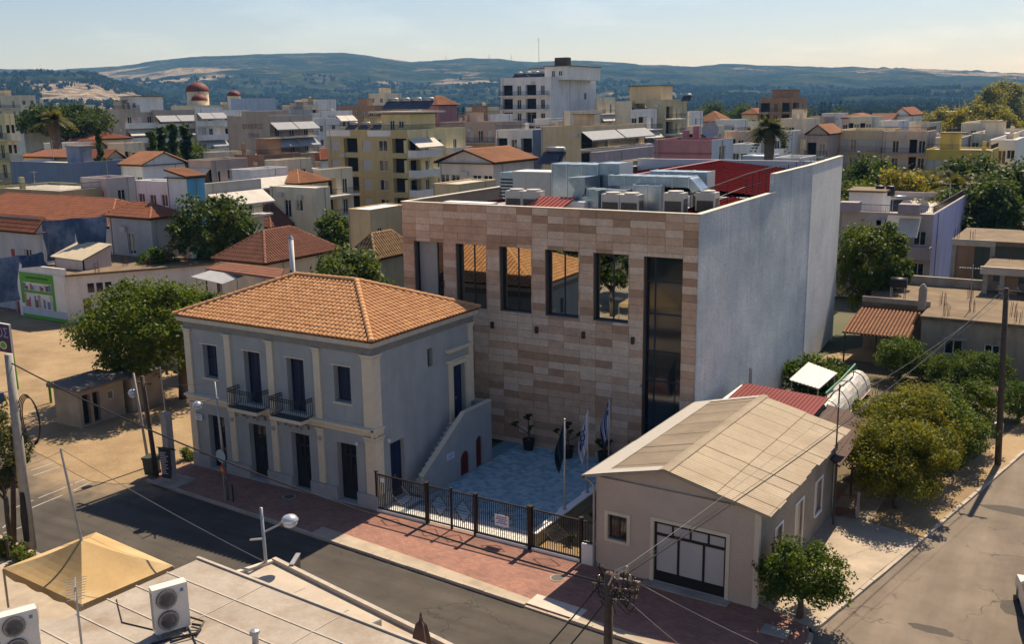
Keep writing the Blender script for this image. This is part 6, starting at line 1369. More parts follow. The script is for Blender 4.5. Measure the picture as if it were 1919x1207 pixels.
t = bld('grey blank-walled apartment block with white balconies, left of the conifers', (180, 232, 288, 204, 205), cGN, None, Bn(3, 5, 'dsd', awn='.a.a.', rail='solid'), slab=cW, awnm=AWN); penthouse(t, 3, 4, 9, 10, 3.2, cW)
bld('middle white-balconied apartment block with grey awnings', (284, 289, 364, 206, 210), cGN, None, Bn(4, 5, 'dsdd', awn='ba.a', rail='solid'), slab=cW, awnm=AWNG)
bld('right white-balconied apartment block beside the domed church', (364, 367, 417, 201, 215), cW, None, Bn(3, 5, 'ddd', awn='b.a', rail='solid'), slab=cW, awnm=AWNG)
bld('long white weathered block behind the lettered grey wall', (426, 432, 515, 184, 255), cW, None, None, mind=10, sidewall=cPB)
t = bld('grey-brown block with painted lettering and balconies with awnings', (425, 504, 585, 217, 178), cGN, None, Bn(3, 4, 'dDd', awn='bb..', rail='bar', dep=1.5), slab=cW, awnm=AWNG)
W_, H_ = t['W'], t['H']; addbox(t, 'stair_tower', W_*.36, .02, H_-.3, W_-.2, 5, H_+.9, cGN)
INK = M('painted_letter', (.13, .05, .045), .9, bump=0); INKB = M('painted_letter_blue', (.06, .07, .20), .9, bump=0)
text(t, 'ΒΛΙΘΕΡΟΣ', (W_*.60, -.02, H_-1.9), (R(90), 0, 0), 1.2, INK, sx=.85); text(t, 'ΕΠΙΠΛΑ', (W_*.62, -.02, H_-3.5), (R(90), 0, 0), 1.0, INKB, sx=.7)
bld('brown tiled-wall annexe below the lettered block', (420, 494, 512, 290, 150), cBrk, None, None, mind=8, par=.3)
bld('pale cube house with steel shutters below the slate-blue building', (150, 198, 252, 334, 120), cM, Wn(2, 2, '.w'), Wn(3, 2, '.w.'), name='house', cat='house')
bld('cream house behind with small windows, left of the orange pitched roof', (152, 200, 232, 298, 150), cC, Wn(3, 1, 'w.w'), None, name='house', cat='house', roof='gable', roofmat=TILER, rise=1.2)
bld('white house with orange single-pitch roof and blank side', (226, 266, 346, 310, 130), cW, Wn(3, 2, 'w.w'), None, name='house', cat='house', roof='gable', ridge='x', rise=1.5, roofmat=TERRAT)
bld('white house with iron balcony left of the light blue tower', (252, 316, 350, 340, 112), cW, [Wn(3, 2, 'wdw')], None, name='house', cat='house', deck=WHITE, par=.2)
t = bld('narrow stair tower with white front, light blue side and orange roof', (313, 349, 382, 333, 100), cW, None, Wn(1, 1, 'w', w=1.3, h=1.3, top=2.6), sidewall=cS, name='stair_tower_house', cat='tower', roof='mono', ridge='y', rise=.7, roofmat=TERRAT, over=.25)
bld('flat-roofed house with big pale awning right of the light blue tower', (380, 386, 452, 344, 106), cG, None, Bn(2, 2, 'dd', awn='a', dep=1.6, bx0=0, bx1=1), name='house', cat='house', mind=8, par=.15, deck=WHITE, awnm=AWN)
bld('low cream house with orange roof by the lettered block', (500, 560, 615, 345, 135), cC, Wn(3, 1, 'w.d'), None, name='house', cat='house', roof='hip', rise=1.6, roofmat=TERRAT)
bld('low cream flat-roofed house with blue shutter left of the beige block', (505, 592, 618, 352, 118), cC, Wn(4, 1, '.dw.'), None, name='house', cat='house', par=.12, deck=WHITE)
bld('orange-roofed house squeezed between lettered and beige blocks', (583, 600, 618, 300, 190), cW, Wn(1, 1), Wn(1, 1), name='house', cat='house', roof='hip', rise=2, roofmat=TILER, mind=9)
bld('dark red shed roof house behind the low cream cottage', (120, 170, 200, 278, 175), cD, Wn(2, 1), None, name='house', cat='house', roof='gable', ridge='x', rise=1.4, roofmat=TILER)
# --- beige block
t = bld('olive-beige apartment block with white balconies at its rounded corner', (612, 763, 872, 243, 150), cO, [Wn(5, 4, 'sVswV', w=1.7, h=1.7, sill=.7, top=1.0)], [Bn(2, 4, 'dd', x0=0, x1=.42, dep=1.7, rail='solid', awn='a..', top=1.0), Wn(1, 4, 'w', x0=.45, x1=.6, top=1.0), Bn(1, 4, 'd', x0=.64, x1=.98, dep=1.5, rail='solid', top=1.0)], slab=cW, awnm=AWN, sidewall=YEL2, mind=14)
W_, H_, D_ = t['W'], t['H'], t['D']
addbox(t, 'parapet', -.05, -.06, H_-1.0, W_*.3, -.003, H_-.1, cW); addbox(t, 'parapet', W_*.52, -.06, H_-1.0, W_*.8, -.003, H_-.1, cW)
p = penthouse(t, W_*.62, 1.5, W_-.5, 8, 3.0, YEL2); addbox(t, 'roof_canopy', W_*.52, .3, H_+2.5, W_+1.2, 8.5, H_+2.75, cC)
bx = Vector(t.location)
for i in range(4): solar((bx.x+W_*.6+i*2.3, bx.y+3.5, H_+2.76), 0, 'solar water heater in the row on the yellow penthouse canopy', 'solar heaters on the penthouse canopy', 1.15)
for i in range(3): solar((bx.x+W_*.12+i*2.6, bx.y+3.0, H_-.65), 0, 'solar water heater on the left part of the olive-beige block roof', 'solar heaters on the olive-beige block')
# --- mid distance
bld('dark brown terraced block behind the olive-beige one', (632, 702, 735, 197, 260), cBrk, Wn(5, 2, 'w.wdw'), Wn(2, 2), mind=10)
bld('small cream rooftop house on the ridge of brown blocks', (690, 722, 740, 174, 300), cC, Wn(2, 2), None, name='house', cat='house', mind=8)
bld('white house far behind with pale yellow annexe', (551, 592, 622, 186, 300), cW, Wn(3, 1, '.w.'), None, name='house', cat='house', mind=9)
bld('white cube on the roofs left of the brown terraced block', (583, 621, 630, 211, 240), cW, None, None, name='house', cat='house', mind=7)
bld('dusky pink house with orange hip roof beyond the solar panels', (790, 822, 856, 197, 225), cK, Wn(2, 1), None, name='house', cat='house', roof='hip', rise=2., roofmat=TERRAT)
bld('pinkish brown apartment block with tall shutters', (824, 926, 940, 228, 185), cP, Bn(6, 4, 'ssdsds', rail='bar'), None, mind=10, slab=cP)
bld('white apartment block with dark balcony doors, left of the tan wall', (929, 998, 1014, 243, 165), cW, Bn(3, 4, 'ddd', rail='bar', dep=1.0), None, sidewall=cB, mind=8)
bld('tan block with blank front and balconies under grey awnings', (1014, 1088, 1208, 237, 150), cT, None, Bn(4, 3, 'ddwd', awn='b.', rail='bar', dep=1.6, top=.4), sidewall=cT, deck=CONCW, awnm=AWNG)
t = bld('cream penthouse block with rooftop tanks behind the tan one', (1056, 1068, 1126, 208, 180), cC, None, Wn(2, 2, 'w.'), mind=9)
t = bld('tall white apartment block with planted balconies and roof terrace', (938, 1033, 1117, 143, 225), cW, [Bn(4, 5, 'dddd', x0=.02, x1=.95, rail='bar', dep=1.5, top=1.0, fh=3.1)], [Wn(2, 2, '.w', w=1.3, h=1.6, top=1.6, fh=4.5)], slab=cW, sidewall=wm('wall_bright_white', (.68, .69, .72)))
W_, H_, D_ = t['W'], t['H'], t['D']; penthouse(t, W_*.75, 3, W_+4-W_*.1, D_-3, 3.0, cW); penthouse(t, W_*.2, D_*.4, W_*.7, D_-2, 2.8, cW)
for i in range(4): solar((t.location.x+W_*.12+i*2.3, t.location.y+4, H_-.65), 0, 'solar water heater on the tall white block roof terrace', 'solar heaters on the tall white block', 1.2)
ant = DP(1010, 135, 235); antenna((ant.x, ant.y, H_+2.2), 7, 'tall thin aerial on the tall white block', 0, .05)
wt_ = thing('water_tank', 'dark square water tank topping the tall white block', 'tank', (t.location.x+W_*.98, t.location.y+6, H_+2.45)); MB().box(-1.6, -1, 0, 1.6, 1, 1.9).build('tank', [M('tank_brown', (.09, .075, .06), .8)], wt_)
bld('white balconied rear wing of the tall white block with awning', (1116, 1120, 1153, 182, 232), cC, None, Bn(2, 4, 'dd', awn='.a.a', rail='bar'), mind=9)
bld('cream block with striped balcony screens', (1153, 1184, 1212, 189, 205), cC, None, Bn(2, 4, 'dd', awn='a.', rail='solid', dep=1.2), slab=cW)
t = bld('olive-cream apartment block with curved white balconies', (1211, 1246, 1288, 186, 198), wm('wall_olive_cream', (.46, .42, .27)), None, [Bn(2, 5, 'dd', x0=.05, x1=.7, rail='bar', dep=1.4)], slab=cW); 
solar((t.location.x+6, t.location.y+6, t['H']-.65), 0, 'solar water heater on the olive-cream block'); penthouse(t, -5.5, 4, 1.5, 10, 3.4, cT, False)
bld('narrow white house right of the olive-cream block', (1288, 1292, 1305, 208, 210), cW, None, Wn(1, 3), name='house', cat='house', mind=8)
bld('yellow house with orange hip roof in the distance', (1305, 1352, 1372, 228, 250), cY, Wn(3, 2, 'w.w'), None, name='house', cat='house', roof='hip', rise=2.5, roofmat=TERRAT, mind=8)
bld('cream flat-roofed block beyond the pink building', (1318, 1382, 1400, 246, 190), cC, Bn(4, 3, 'dddd', awn='.h', rail='solid'), None, mind=8, slab=cW)
t = bld('pink building with maroon bands right behind the grey-walled block', (1227, 1334, 1374, 262, 95), cK, None, Wn(1, 1, 'w', w=1.8, h=2.2), sidewall=cPB, deck=REDSHEET, par=.3)
for dz in (1.4, 2.2, 3.0): addbox(t, 'band', -.06, -.07, t['H']-dz, t['W']+.05, -.004, t['H']-dz+.18, wm('band_maroon', (.34, .12, .14)))
ds = thing('satellite_dish', 'large white mesh dish on the pink building', 'dish', (t.location.x+t['W']*.78, t.location.y+3, t['H']-.3)); o = MB().lathe([(.02, 0), (.5, .08), (.8, .24), (.82, .26)], n=20, cap=False).build('reflector', [M('dish_white', (.36, .36, .38), .6)], ds, (0, 0, 1.1), True); o.rotation_euler = (R(70), 0, R(20)); MB().tube([(0, 0, 0), (0, .1, 1.3)], .05, 6).build('mount', [GREYMETAL], ds)
antenna((t.location.x+t['W']*.42, t.location.y+1, t['H']-.3), 3.2, 'television aerial standing on the pink building')
bld('house with white gabled front and orange roof just behind the stone block', (823, 924, 1000, 306, 112), wm('wall_blush', (.68, .60, .54)), Wn(5, 1, 'ww.ww', w=1.2, h=1.3, top=.6), None, name='house', cat='house', roof='gable', ridge='y', rise=1.4, roofmat=TERRAT, over=.5)
bld('low ochre annexe with red canopy next to the white gabled house', (812, 860, 930, 345, 102), cT, None, None, name='annexe', cat='building', mind=6, par=.15)
bld('old mauve stone-walled low building behind the ducts', (1106, 1118, 1226, 285, 120), wm('wall_old_mauve', (.40, .33, .35)), None, None, name='old_building', cat='building', mind=8, par=.3)
bld('ruined pale wall house left of the pink building', (1160, 1180, 1230, 302, 106), cD, Wn(1, 1), Wn(4, 1, 'w.w.'), name='old_building', cat='building', mind=6, par=.2)
for i in range(2): solar((*DP(1025+i*6, 300, 118)[:2], DP(1025, 303, 118).z-.6), 0, 'solar panel propped on the roofs left of the ducts', 'solar panels left of the ducts', 1.3)
# houses right behind the blue-grey house
bld('house with dark brown tiled pyramid roof and white chimney pipe', (409, 497, 630, 494, 86), cC, None, Wn(2, 1), name='house', cat='house', roof='hip', rise=2.3, roofmat=TILEB, over=.4, pw=.3)
ch = thing('chimney_pipe', 'tall white chimney pipe before the dark brown pyramid roof', 'chimney', (*DP(547, 480, 80)[:2], 0)); zz = DP(547, 446, 80).z; MB().tube([(0, 0, 0), (0, 0, zz)], .2, 10).build('flue', [WHITE], ch, smooth=True); MB().lathe([(.24, 0), (.05, .3)], (0, 0, zz), 8).build('cap', [GREYMETAL], ch)
bld('house with weathered brown hip roof further behind the pyramid roof', (431, 507, 598, 427, 118), wm('wall_dusty_mauve', (.36, .31, .31)), Wn(2, 1), Wn(3, 1, 'w.w'), name='house', cat='house', roof='hip', rise=2.6, roofmat=TILEB, over=.4, pw=.34)
ln = thing('lean_to_roof', 'long brown tiled lean-to roof below the pyramid-roofed house', 'roof', (*DP(385, 512, 80)[:2], 0)); a, b, c_, d_ = [DP(*p) for p in ((385, 505, 82), (525, 524, 72), (545, 503, 76), (405, 491, 85))]; o_ = Vector(ln.location)
m_ = tiled_slope(MB(), a-o_, b-o_, d_-o_, c_-o_, .3, .45); r_ = MB(); r_.poly([p-o_-Vector((0, 0, .05)) for p in (a, b, c_, d_)]); r_.build('roof', [TILEGAP], ln); q = m_.build('tile_courses', [TILEB], ln); q['kind'] = 'stuff'
for p in (a, b, c_, d_): MB().tube([p-o_-Vector((0, 0, .1)), ((p-o_).x, (p-o_).y, 0)], .07, 6).build('post', [WOODPOLE], ln)
bld('low house with old mossy tile roof beside the stone front', (655, 702, 775, 487, 84), cD, None, None, name='house', cat='house', roof='hip', rise=1.9, roofmat=M('mossy_tile', (.27, .17, .085), .9, .3, 2, .2), over=.3, pw=.3)
bld('cream flat-roofed block beside the tree, left of the stone front', (652, 693, 762, 393, 104), cT, None, Wn(2, 2, 'w.', w=.9, h=.8), name='house', cat='house', deck=WHITE, par=.1)
wh = thing('white_awning_sheet', 'white sheet awning low behind the house roof', 'awning', (*DP(405, 520, 78)[:2], DP(405, 520, 78).z)); MB().ext([(-2.0, -.8, 0), (2.0, -1.2, -.2), (2.0, 1.0, .1), (-2.0, 1.2, .2)], (0, 0, .04)).build('sheet', [AWNG], wh)
for x, y in ((-2.3, 0), (2.3, 0)): MB().tube([(x, y, 0), (x, y, -wh.location.z)], .05, 5).build('post', [GREYMETAL], wh)
# long orange-tiled house with tarpaulins
TARP = M('blue_tarpaulin', (.04, .075, .15), .55, .3, .5, .5, bscale=2.5, stain=(.22, .26, .34), stainamt=.55, stainscale=.5)
lh = wm('wall_pale_grey', (.44, .45, .47))
bld('long house with ribbed orange tile roof, main range', (-90, 205, 240, 426, 104), lh, Wn(6, 1, '.w.w.w'), None, name='house', cat='house', roof='hip', rise=2.3, mind=9, roofmat=TILER, over=.4, pw=.32)
bld('right wing of the long orange-roofed house with wooden shutter', (203, 282, 303, 410, 98), lh, Wn(3, 1, '.d.', w=1.5, h=2.2, sill=.2), None, name='house', cat='house', roof='hip', rise=1.2, roofmat=TILER, over=.45, mind=3.5, pw=.32)
bld('left wing of the long orange-roofed house with green shutter', (-70, 66, 80, 437, 93), lh, Wn(4, 1, '...d', w=1.2, h=2.4, sill=.2), None, name='house', cat='house', roof='mono', ridge='x', rise=1.3, roofmat=TILER, over=.3, pw=.32)
def tarp(label, pts, dep):
    P_ = [DP(*p, dep) for p in pts]; o_ = P_[0].copy(); t = thing('tarpaulin', label, 'tarpaulin', o_); m_ = MB(); K = 12
    Q = [[(P_[0].lerp(P_[1], i/K)).lerp(P_[3].lerp(P_[2], i/K), j/K)-o_+Vector((0, -.12*math.sin(i*1.9+j*.5)-.05, -.12*math.sin(i*math.pi/K)*(1-j/K))) for i in range(K+1)] for j in range(K+1)]
    for j in range(K):
        for i in range(K): m_.poly([Q[j][i], Q[j][i+1], Q[j+1][i+1], Q[j+1][i]])
    m_.build('sheet', [TARP], t, smooth=True)
tarp('blue tarpaulin, left panel under the long orange roof', [(80, 412), (139, 408), (146, 482), (88, 490)], 96); tarp('blue tarpaulin, right panel under the long orange roof', [(141, 408), (198, 403), (204, 480), (148, 484)], 95.5); tarp('blue tarpaulin along the lower wall at the left edge', [(-40, 485), (34, 478), (38, 562), (-30, 572)], 82); tarp('crumpled blue sheet behind the small roof hut', [(36, 478), (78, 472), (92, 498), (40, 502)], 84)
pg = thing('pergola', 'pale broken pergola frame right of the tarpaulins', 'pergola', (*DP(270, 450, 101)[:2], 0)); pz = DP(270, 452, 101).z; m_ = MB()
for y in (0, 2.5): m_.bar((-3.5, y, pz), (2.5, y, pz), .12)
for i in range(7): m_.bar((-3.3+i*.95, -.3, pz+.1), (-3.3+i*.95, 2.9, pz+.1), .09)
for x, y in ((-3.4, 0), (2.4, 0), (2.4, 2.5)): m_.bar((x, y, 0), (x, y, pz), .1)
m_.build('frame', [M('pergola_grey', (.3, .32, .36), .8)], pg)
# billboard building
bb_ = thing('unfinished_shop', 'white flat-roofed shop with green billboard front and rebar on the roof', 'building'); ft = [(-59.1, 19.95), (-51.8, 20.0), (-46.6, 28.4), (-45.0, 31.3), (-58.6, 33.2)]; RH = 4.25
m_ = MB()
for a, b in zip(ft, ft[1:]+ft[:1]):
    L = math.hypot(b[0]-a[0], b[1]-a[1]); u = Vector((b[0]-a[0], b[1]-a[1], 0))/L; n_ = Vector((u.y, -u.x, 0)); ops = []
    if a == ft[1]: ops = [(1.6, 2.5, 2.3, 3.5, 'w', .15), (2.35, 2.5, 3.05, 3.5, 'w', .15), (3.1, 2.5, 3.8, 3.5, 'w', .15), (1.1, .0, 1.9, 2.1, 'd', .15)]
    wallface(m_, (*a, 0), u, n_, L, RH, ops, .15); place_windows(bb_, (*a, 0), u, n_, ops, .15)
m_.build('wall', [cW], bb_); m_ = MB(); m_.prism([(x*1.0+dx, y+dy) for (x, y), (dx, dy) in zip(ft, ((0, .2), (.25, -.2), (.4, -.1), (.4, .3), (-.3, .3)))], RH, RH+.18); m_.build('roof', [CONCW], bb_); MB().box(-59.15, 19.8, 0, -51.75, 20.0, 4.95).build('front_wall', [cW], bb_)
bd = MB().box(-58.6, 19.72, .0, -51.85, 19.8, 4.3).build('billboard', [WHITE], bb_); GREEN = M('billboard_green', (.10, .34, .03), .6, .12, 1, 0)
for (x0, z0, x1, z1, mt_) in ((-58.5, 3.35, -53.4, 4.25, GREEN), (-58.5, 1.3, -58.1, 3.35, GREEN), (-53.75, .9, -53.4, 3.35, GREEN), (-58.1, 2.35, -53.75, 2.6, GREEN), (-58.6, -.05, -51.85, .28, GREEN)): MB().box(x0, 19.69, z0, x1, 19.72, z1).build('green_panel', [mt_], bd)
MB().box(-58.6, 19.70, .28, -51.85, 19.715, .95).build('pale_panel', [cPB], bd); rg = random.Random(6)
pcs = [M('goods_%d' % i, c, .6, .1, bump=0) for i, c in enumerate(((.5, .48, .5), (.12, .1, .12), (.35, .12, .14), (.15, .2, .35), (.4, .3, .2), (.6, .58, .55)))]
for z0, z1 in ((2.65, 3.3), (1.0, 2.3)):
    gm = MB(); x = -58.05
    while x < -53.85: q = rg.uniform(.12, .4); h = rg.uniform(.5, 1)*(z1-z0); gm.box(x, 19.685, z0, min(x+q, -53.8), 19.715, z0+h, rg.randrange(6)); x += q+.02
    gm.build('picture_of_goods', pcs, bd)
m_ = MB(); x = -57.5
while x < -54.4: q = rg.uniform(.1, .22); m_.box(x, 19.682, 3.72, x+q, 19.69, 3.9); x += q+.05
m_.build('print', [M('print_dark_green', (.02, .08, .02), .6, bump=0)], bd)
hu = thing('roof_hut', 'small hut with pale corrugated single-pitch roof on the shop roof', 'hut', (-56.6, 22.2, RH+.18)); m_ = MB(); m_.ext([(0, 0, 0), (4.3, 0, 0), (4.3, 0, .9), (0, 0, 1.0)], (0, .1, 0)); m_.ext([(0, 0, 0), (0, 3.0, 0), (0, 3.0, 2.0), (0, 0, 1.0)], (.1, 0, 0)); m_.ext([(4.3, 0, 0), (4.3, 3.0, 0), (4.3, 3.0, 2.0), (4.3, 0, 1.0)], (-.1, 0, 0)); m_.build('wall', [cM], hu); sheet('roof', [(-.2, -.25, 1.05), (4.5, -.25, .98), (4.5, 3.1, 2.1), (-.2, 3.1, 2.15)], M('cream_sheet', (.60, .52, .38), .8, .1, 1.5, .1), hu, .3)
REB = M('rusty_rebar', (.13, .06, .035), .9, .2, bump=0)
def rebar(loc, label, h=1.1, n_=6, s=.22):
    t = thing('rebar_starter', label, 'rebar', loc, 0, 'rebar starters on flat roofs')
    for k in range(n_): a = 2*math.pi*k/n_; MB().tube([(s*math.cos(a), s*math.sin(a), -.02), (s*math.cos(a)+random.uniform(-.05, .05), s*math.sin(a)+random.uniform(-.05, .05), h*random.uniform(.7, 1.1))], .016, 4).build('bar', [REB], t)
for (px, py), q_ in zip(((209, 494), (235, 499), (182, 512), (279, 500), (315, 495), (352, 496)), ('second from the hut', 'third from the hut', 'right beside the hut', 'in the middle of the long edge', 'second from the far corner', 'at the far corner')): rebar((*G(px, py, RH+.18)[:2], RH+.18), 'rusty rebar cluster on the shop roof, '+q_, 1.2)
tp_ = thing('red_white_post', 'red and white striped vent post at the billboard corner', 'post', (*G(28, 505, RH)[:2], 0)); 
for k in range(5): MB().tube([(0, 0, k*1.25), (0, 0, k*1.25+1.2)], .16, 8).build('band', [WHITE if k % 2 else M('band_red', (.35, .06, .05), .7)], tp_)
cfp = thing('chain_link_fence', 'chain link fence with diagonal brace at the lot edge', 'fence', (*G(32, 585)[:2], 0)); m_ = MB()
for x in (-6, -3, 0): m_.tube([(x, 0, 0), (x, 0, 2)], .04, 5)
m_.tube([(-1.6, 0, 0), (0, 0, 1.9)], .03, 5); m_.tube([(-6, 0, 2), (0, 0, 2)], .02, 4); m_.build('frame', [GREYMETAL], cfp)
# --- church
chd = DP(372, 195, 290); chh = thing('domed_church', 'church with dark red dome and smaller dome above the white blocks', 'church', (chd.x, chd.y, 0)); zb = chd.z; RD = M('dome_red', (.14, .028, .02), .7, .15, 1, .1)
def dome(x, y, r, zb_, hd, drum=True):
    MB().lathe([(r*.95, 0), (r*.95, hd)], (x, y, zb_), 16).build('drum', [cC], chh); MB().lathe([(r*1.05*math.cos(a), r*.85*math.sin(a)) for a in [i*math.pi/2/8*.999 for i in range(9)]], (x, y, zb_+hd), 20).build('dome', [RD], chh, smooth=True)
    MB().bar((x, y, zb_+hd+r*.8), (x, y, zb_+hd+r*.85+1.4), .12).build('cross', [DARKMETAL], chh)
dome(0, 0, 3.2, zb-.4, 4.0); dome(3.0, -2.2, 2.2, zb-.6, 1.6); dome(10.5, 4, 1.9, zb+.4, 1.8)
m_ = MB(); m_.box(-6, -5, 0, 9, 7, zb-.3); m_.box(8, 1, 0, 13, 8, zb+.5); m_.build('nave', [cC], chh)
# --- right
t = bld('unfinished bare brick tower block beyond the palm', (1424, 1486, 1512, 182, 265), cBrk, Bn(3, 4, 'ddd', rail='bar', dep=.6), Bn(2, 4, 'dd', rail='bar', dep=.8), slab=CONC, fr=cBrk); penthouse(t, t['W']*.3, 2, t['W']*.95, 8, 2.6, cBrk, False)
bld('pale apartment block with dark doorways beside the palm', (1456, 1512, 1522, 222, 190), cC, Bn(3, 4, 'Dd.', rail='bar', dep=1.0), None, mind=10, slab=cC)
bld('apartment house with orange gabled balcony and pale awning', (1512, 1552, 1562, 252, 175), cP, Bn(2, 4, 'dd', awn='.a', rail='bar', dep=1.3), None, roof='gable', ridge='y', rise=1.6, roofmat=TERRAT, mind=10, awnm=AWN)
bld('long tan apartment block with pinkish balconies', (1563, 1655, 1690, 244, 178), cT, Bn(6, 4, 'ssdsss', rail='bar', dep=1.1), Wn(2, 3), mind=10, slab=cP, railm=M('rail_pink', (.3, .16, .15), .7, bump=0))
bld('right half of the long tan apartment row with white panels', (1656, 1738, 1752, 246, 172), cR, Bn(5, 3, 'sdsdd', rail='bar', dep=1.1), None, mind=10, slab=cP)
bld('lilac-white house with gabled end in the distance', (1672, 1705, 1728, 216, 240), cW, Wn(2, 2), None, name='house', cat='house', roof='gable', ridge='y', rise=1.8, roofmat=TILER)
bld('bright yellow upper-storey house behind the trees on the right', (1735, 1858, 1872, 281, 140), cY, Wn(7, 2, 'ssw..sd'), None, name='house', cat='house', mind=9, par=.25, slab=cC)
bld('small white house front with orange roofs beyond the brick tower', (1540, 1570, 1590, 212, 255), cW, Wn(1, 2), None, name='house', cat='house', mind=7)
bld('cluster house with low red roof right of the white house front', (1578, 1618, 1640, 221, 240), cR, Wn(3, 1), None, name='house', cat='house', roof='hip', rise=1.0, roofmat=TILER)
bld('cream block with balconies at the right edge of the skyline', (1820, 1900, 1930, 250, 170), cC, Bn(4, 3, 'dwdw', rail='bar'), None, mind=8)
bld('pale rooftop block above the yellow house', (1802, 1850, 1880, 230, 200), cC, Bn(3, 3, 'dwd', rail='bar'), None, mind=8)
bld('peach three-storey house left of the tall palm', (1362, 1398, 1420, 246, 185), cR, Bn(2, 4, 'dd', rail='bar'), None, mind=8)
bld('low white-walled house at the foot of the palm', (1390, 1436, 1450, 292, 150), cPB, Wn(2, 1), None, name='house', cat='house', mind=7, par=.2, deck=WHITE)
bld('grey terrace house under the brick tower', (1392, 1424, 1445, 228, 225), cG, Bn(2, 3, 'dd', rail='bar'), None, mind=8)
# --- near right: mauve block, unfinished frame, low house
t = building('apartment_building', 'mauve apartment block with lilac blank side wall and big pale awning', 'building', spot(1572, 1750, 1816, 402, 92), cM, [Bn(4, 3, 'sdsw', rail='solid', dep=1.4, top=.9, fh=3.0, dw=1.9)], None, sidewall=cL, slab=wm('slab_mauve', (.42, .35, .36)), awnm=AWN, par=.9); MX, MY, MH = t.location.x, t.location.y, t['H']-.9
q = MB(); q.ext([(4.6, -.2, 8.2), (7.6, -.2, 8.2), (7.6, -1.9, 6.4), (4.6, -1.9, 6.4)], (0, 0, .03)); q.build('awning', [AWN], t)
for k, x in enumerate((1.2, 6.6)): addbox(t, 'planter', x-.9, -1.52, 8.5, x+.9, -.02, 9.4, wm('slab_mauve2', (.36, .30, .32)))
penthouse(t, .2, 3, 3.4, 7, 2.3, cW, False)
rb = [(5.2, 8.2), (6.5, 5.2), (7.4, 9.0), (6.9, 11.5)]
for x, y in rb: rebar((MX+x, MY+y, MH), 'rebar starter bars on the mauve block roof', .8, 5, .2)
for i, x in enumerate((5.0, 6.5)):
    ds = thing('satellite_dish', ['left white satellite dish on the mauve block', 'right white satellite dish on the mauve block'][i], 'dish', (MX+x, MY+6.5, MH)); o = MB().lathe([(.02, 0), (.4, .06), (.62, .2), (.64, .22)], n=18, cap=False).build('reflector', [M('dish_white', (.5, .5, .52))], ds, (0, 0, .9), True); o.rotation_euler = (R(75), 0, R(15)); MB().tube([(0, 0, 0), (0, .08, .9)], .035, 6).build('mount', [GREYMETAL], ds)
for i, x in enumerate((2.6, 3.6)):
    tk = thing('roof_water_tank', ['left black water tank on the mauve block hut', 'right black water tank on the mauve block hut'][i], 'tank', (MX+x, MY+5.5, MH)); m_ = MB(); m_.lathe([(.4, 0), (.45, .3), (.43, .9), (.3, 1.0)], (0, 0, 2.0), 14); m_.build('tank', [BLACK], tk, smooth=True); m_ = MB(); 
    for a in (.3, -.3): m_.bar((a, 0, 0), (a, 0, 2.0), .06)
    m_.build('stand', [GREYMETAL], tk)
solar((MX+4.2, MY+7.5, MH), .3, 'solar water heater with steel tank on the mauve block')
uf = thing('unfinished_building', 'unfinished concrete frame building with brick infill and rebar', 'building', (16.9, 57.5, 0))
m_ = MB(); m_.box(0, 0, 6.7, 9.5, 9, 7.1); m_.box(3.2, -6.8, 5.4, 12, 0, 5.8); m_.box(4.6, 9, 7.3, 12, 15, 7.6); m_.build('slab', [CONCW], uf); m_ = MB(); m_.box(3.1, -6.9, 5.35, 12, -6.6, 5.95); m_.box(-.05, -.1, 6.6, 3.4, .1, 7.15); m_.build('fascia', [wm('fascia_cream', (.48, .42, .34))], uf)
for x, y, h in ((.2, .2, 6.7), (3.2, .2, 6.7), (3.5, -6.5, 5.4), (4.7, -6.4, 5.4), (7.5, -6.5, 5.4), (9.2, .2, 6.7)): addbox(uf, 'column', x-.18, y-.18, 0, x+.18, y+.18, h, CONC)
for x0, x1 in ((.4, 1.8), (4.9, 5.8)): addbox(uf, 'brick_infill', x0, .15 if x0 < 2 else -6.2, 0, x1, .35 if x0 < 2 else -6.0, 6.65 if x0 < 2 else 5.35, cBrk)
addbox(uf, 'inner_wall', .1, 3.0, 0, 9.4, 3.2, 6.65, wm('inner_green_grey', (.16, .19, .18))); addbox(uf, 'balcony_wall', 2.0, -1.2, 1.8, 4.4, -1.0, 3.2, CONC); addbox(uf, 'ground_wall', 4.0, -4.0, 0, 12, -3.8, 3.0, wm('inner_green_grey', (.16, .19, .18)))
for x, y, z in ((.3, .3, 7.1), (1.5, .5, 7.1), (4.8, -1, 5.8), (6.5, 2, 7.1), (8.8, 1, 7.1)): rebar((16.9+x, 57.5+y, z), 'rebar starter bars on the unfinished concrete frame', .9, 5, .2)
lo = thing('low_house', 'low stained concrete house with flat rebar-studded roof and one window', 'house', (12.9, 40.0, 0)); LW = M('stained_plaster', (.33, .27, .20), .93, .15, .8, .5, stain=(.14, .115, .09), stainamt=.75, stainscale=.5, streak=True)
ops = [(6.3, 1.1, 7.5, 2.2, 'w', .2), (8.9, 1.0, 9.9, 2.1, 'w', .2)]; m_ = MB(); wallface(m_, (4.7, 0, 0), (1, 0, 0), (0, -1, 0), 11.5, 3.5, [(a-4.7, b, c-4.7, d, k, r) for a, b, c, d, k, r in ops], .2); m_.box(0, 3.5, 0, 4.7, 3.7, 3.4); m_.poly([(4.7, 0, 0), (4.7, 3.6, 0), (4.7, 3.6, 3.5), (4.7, 0, 3.5)]); m_.build('wall', [LW], lo); place_windows(lo, (4.7, 0, 0), (1, 0, 0), (0, -1, 0), [(a-4.7, b, c-4.7, d, k, r) for a, b, c, d, k, r in ops], .2)
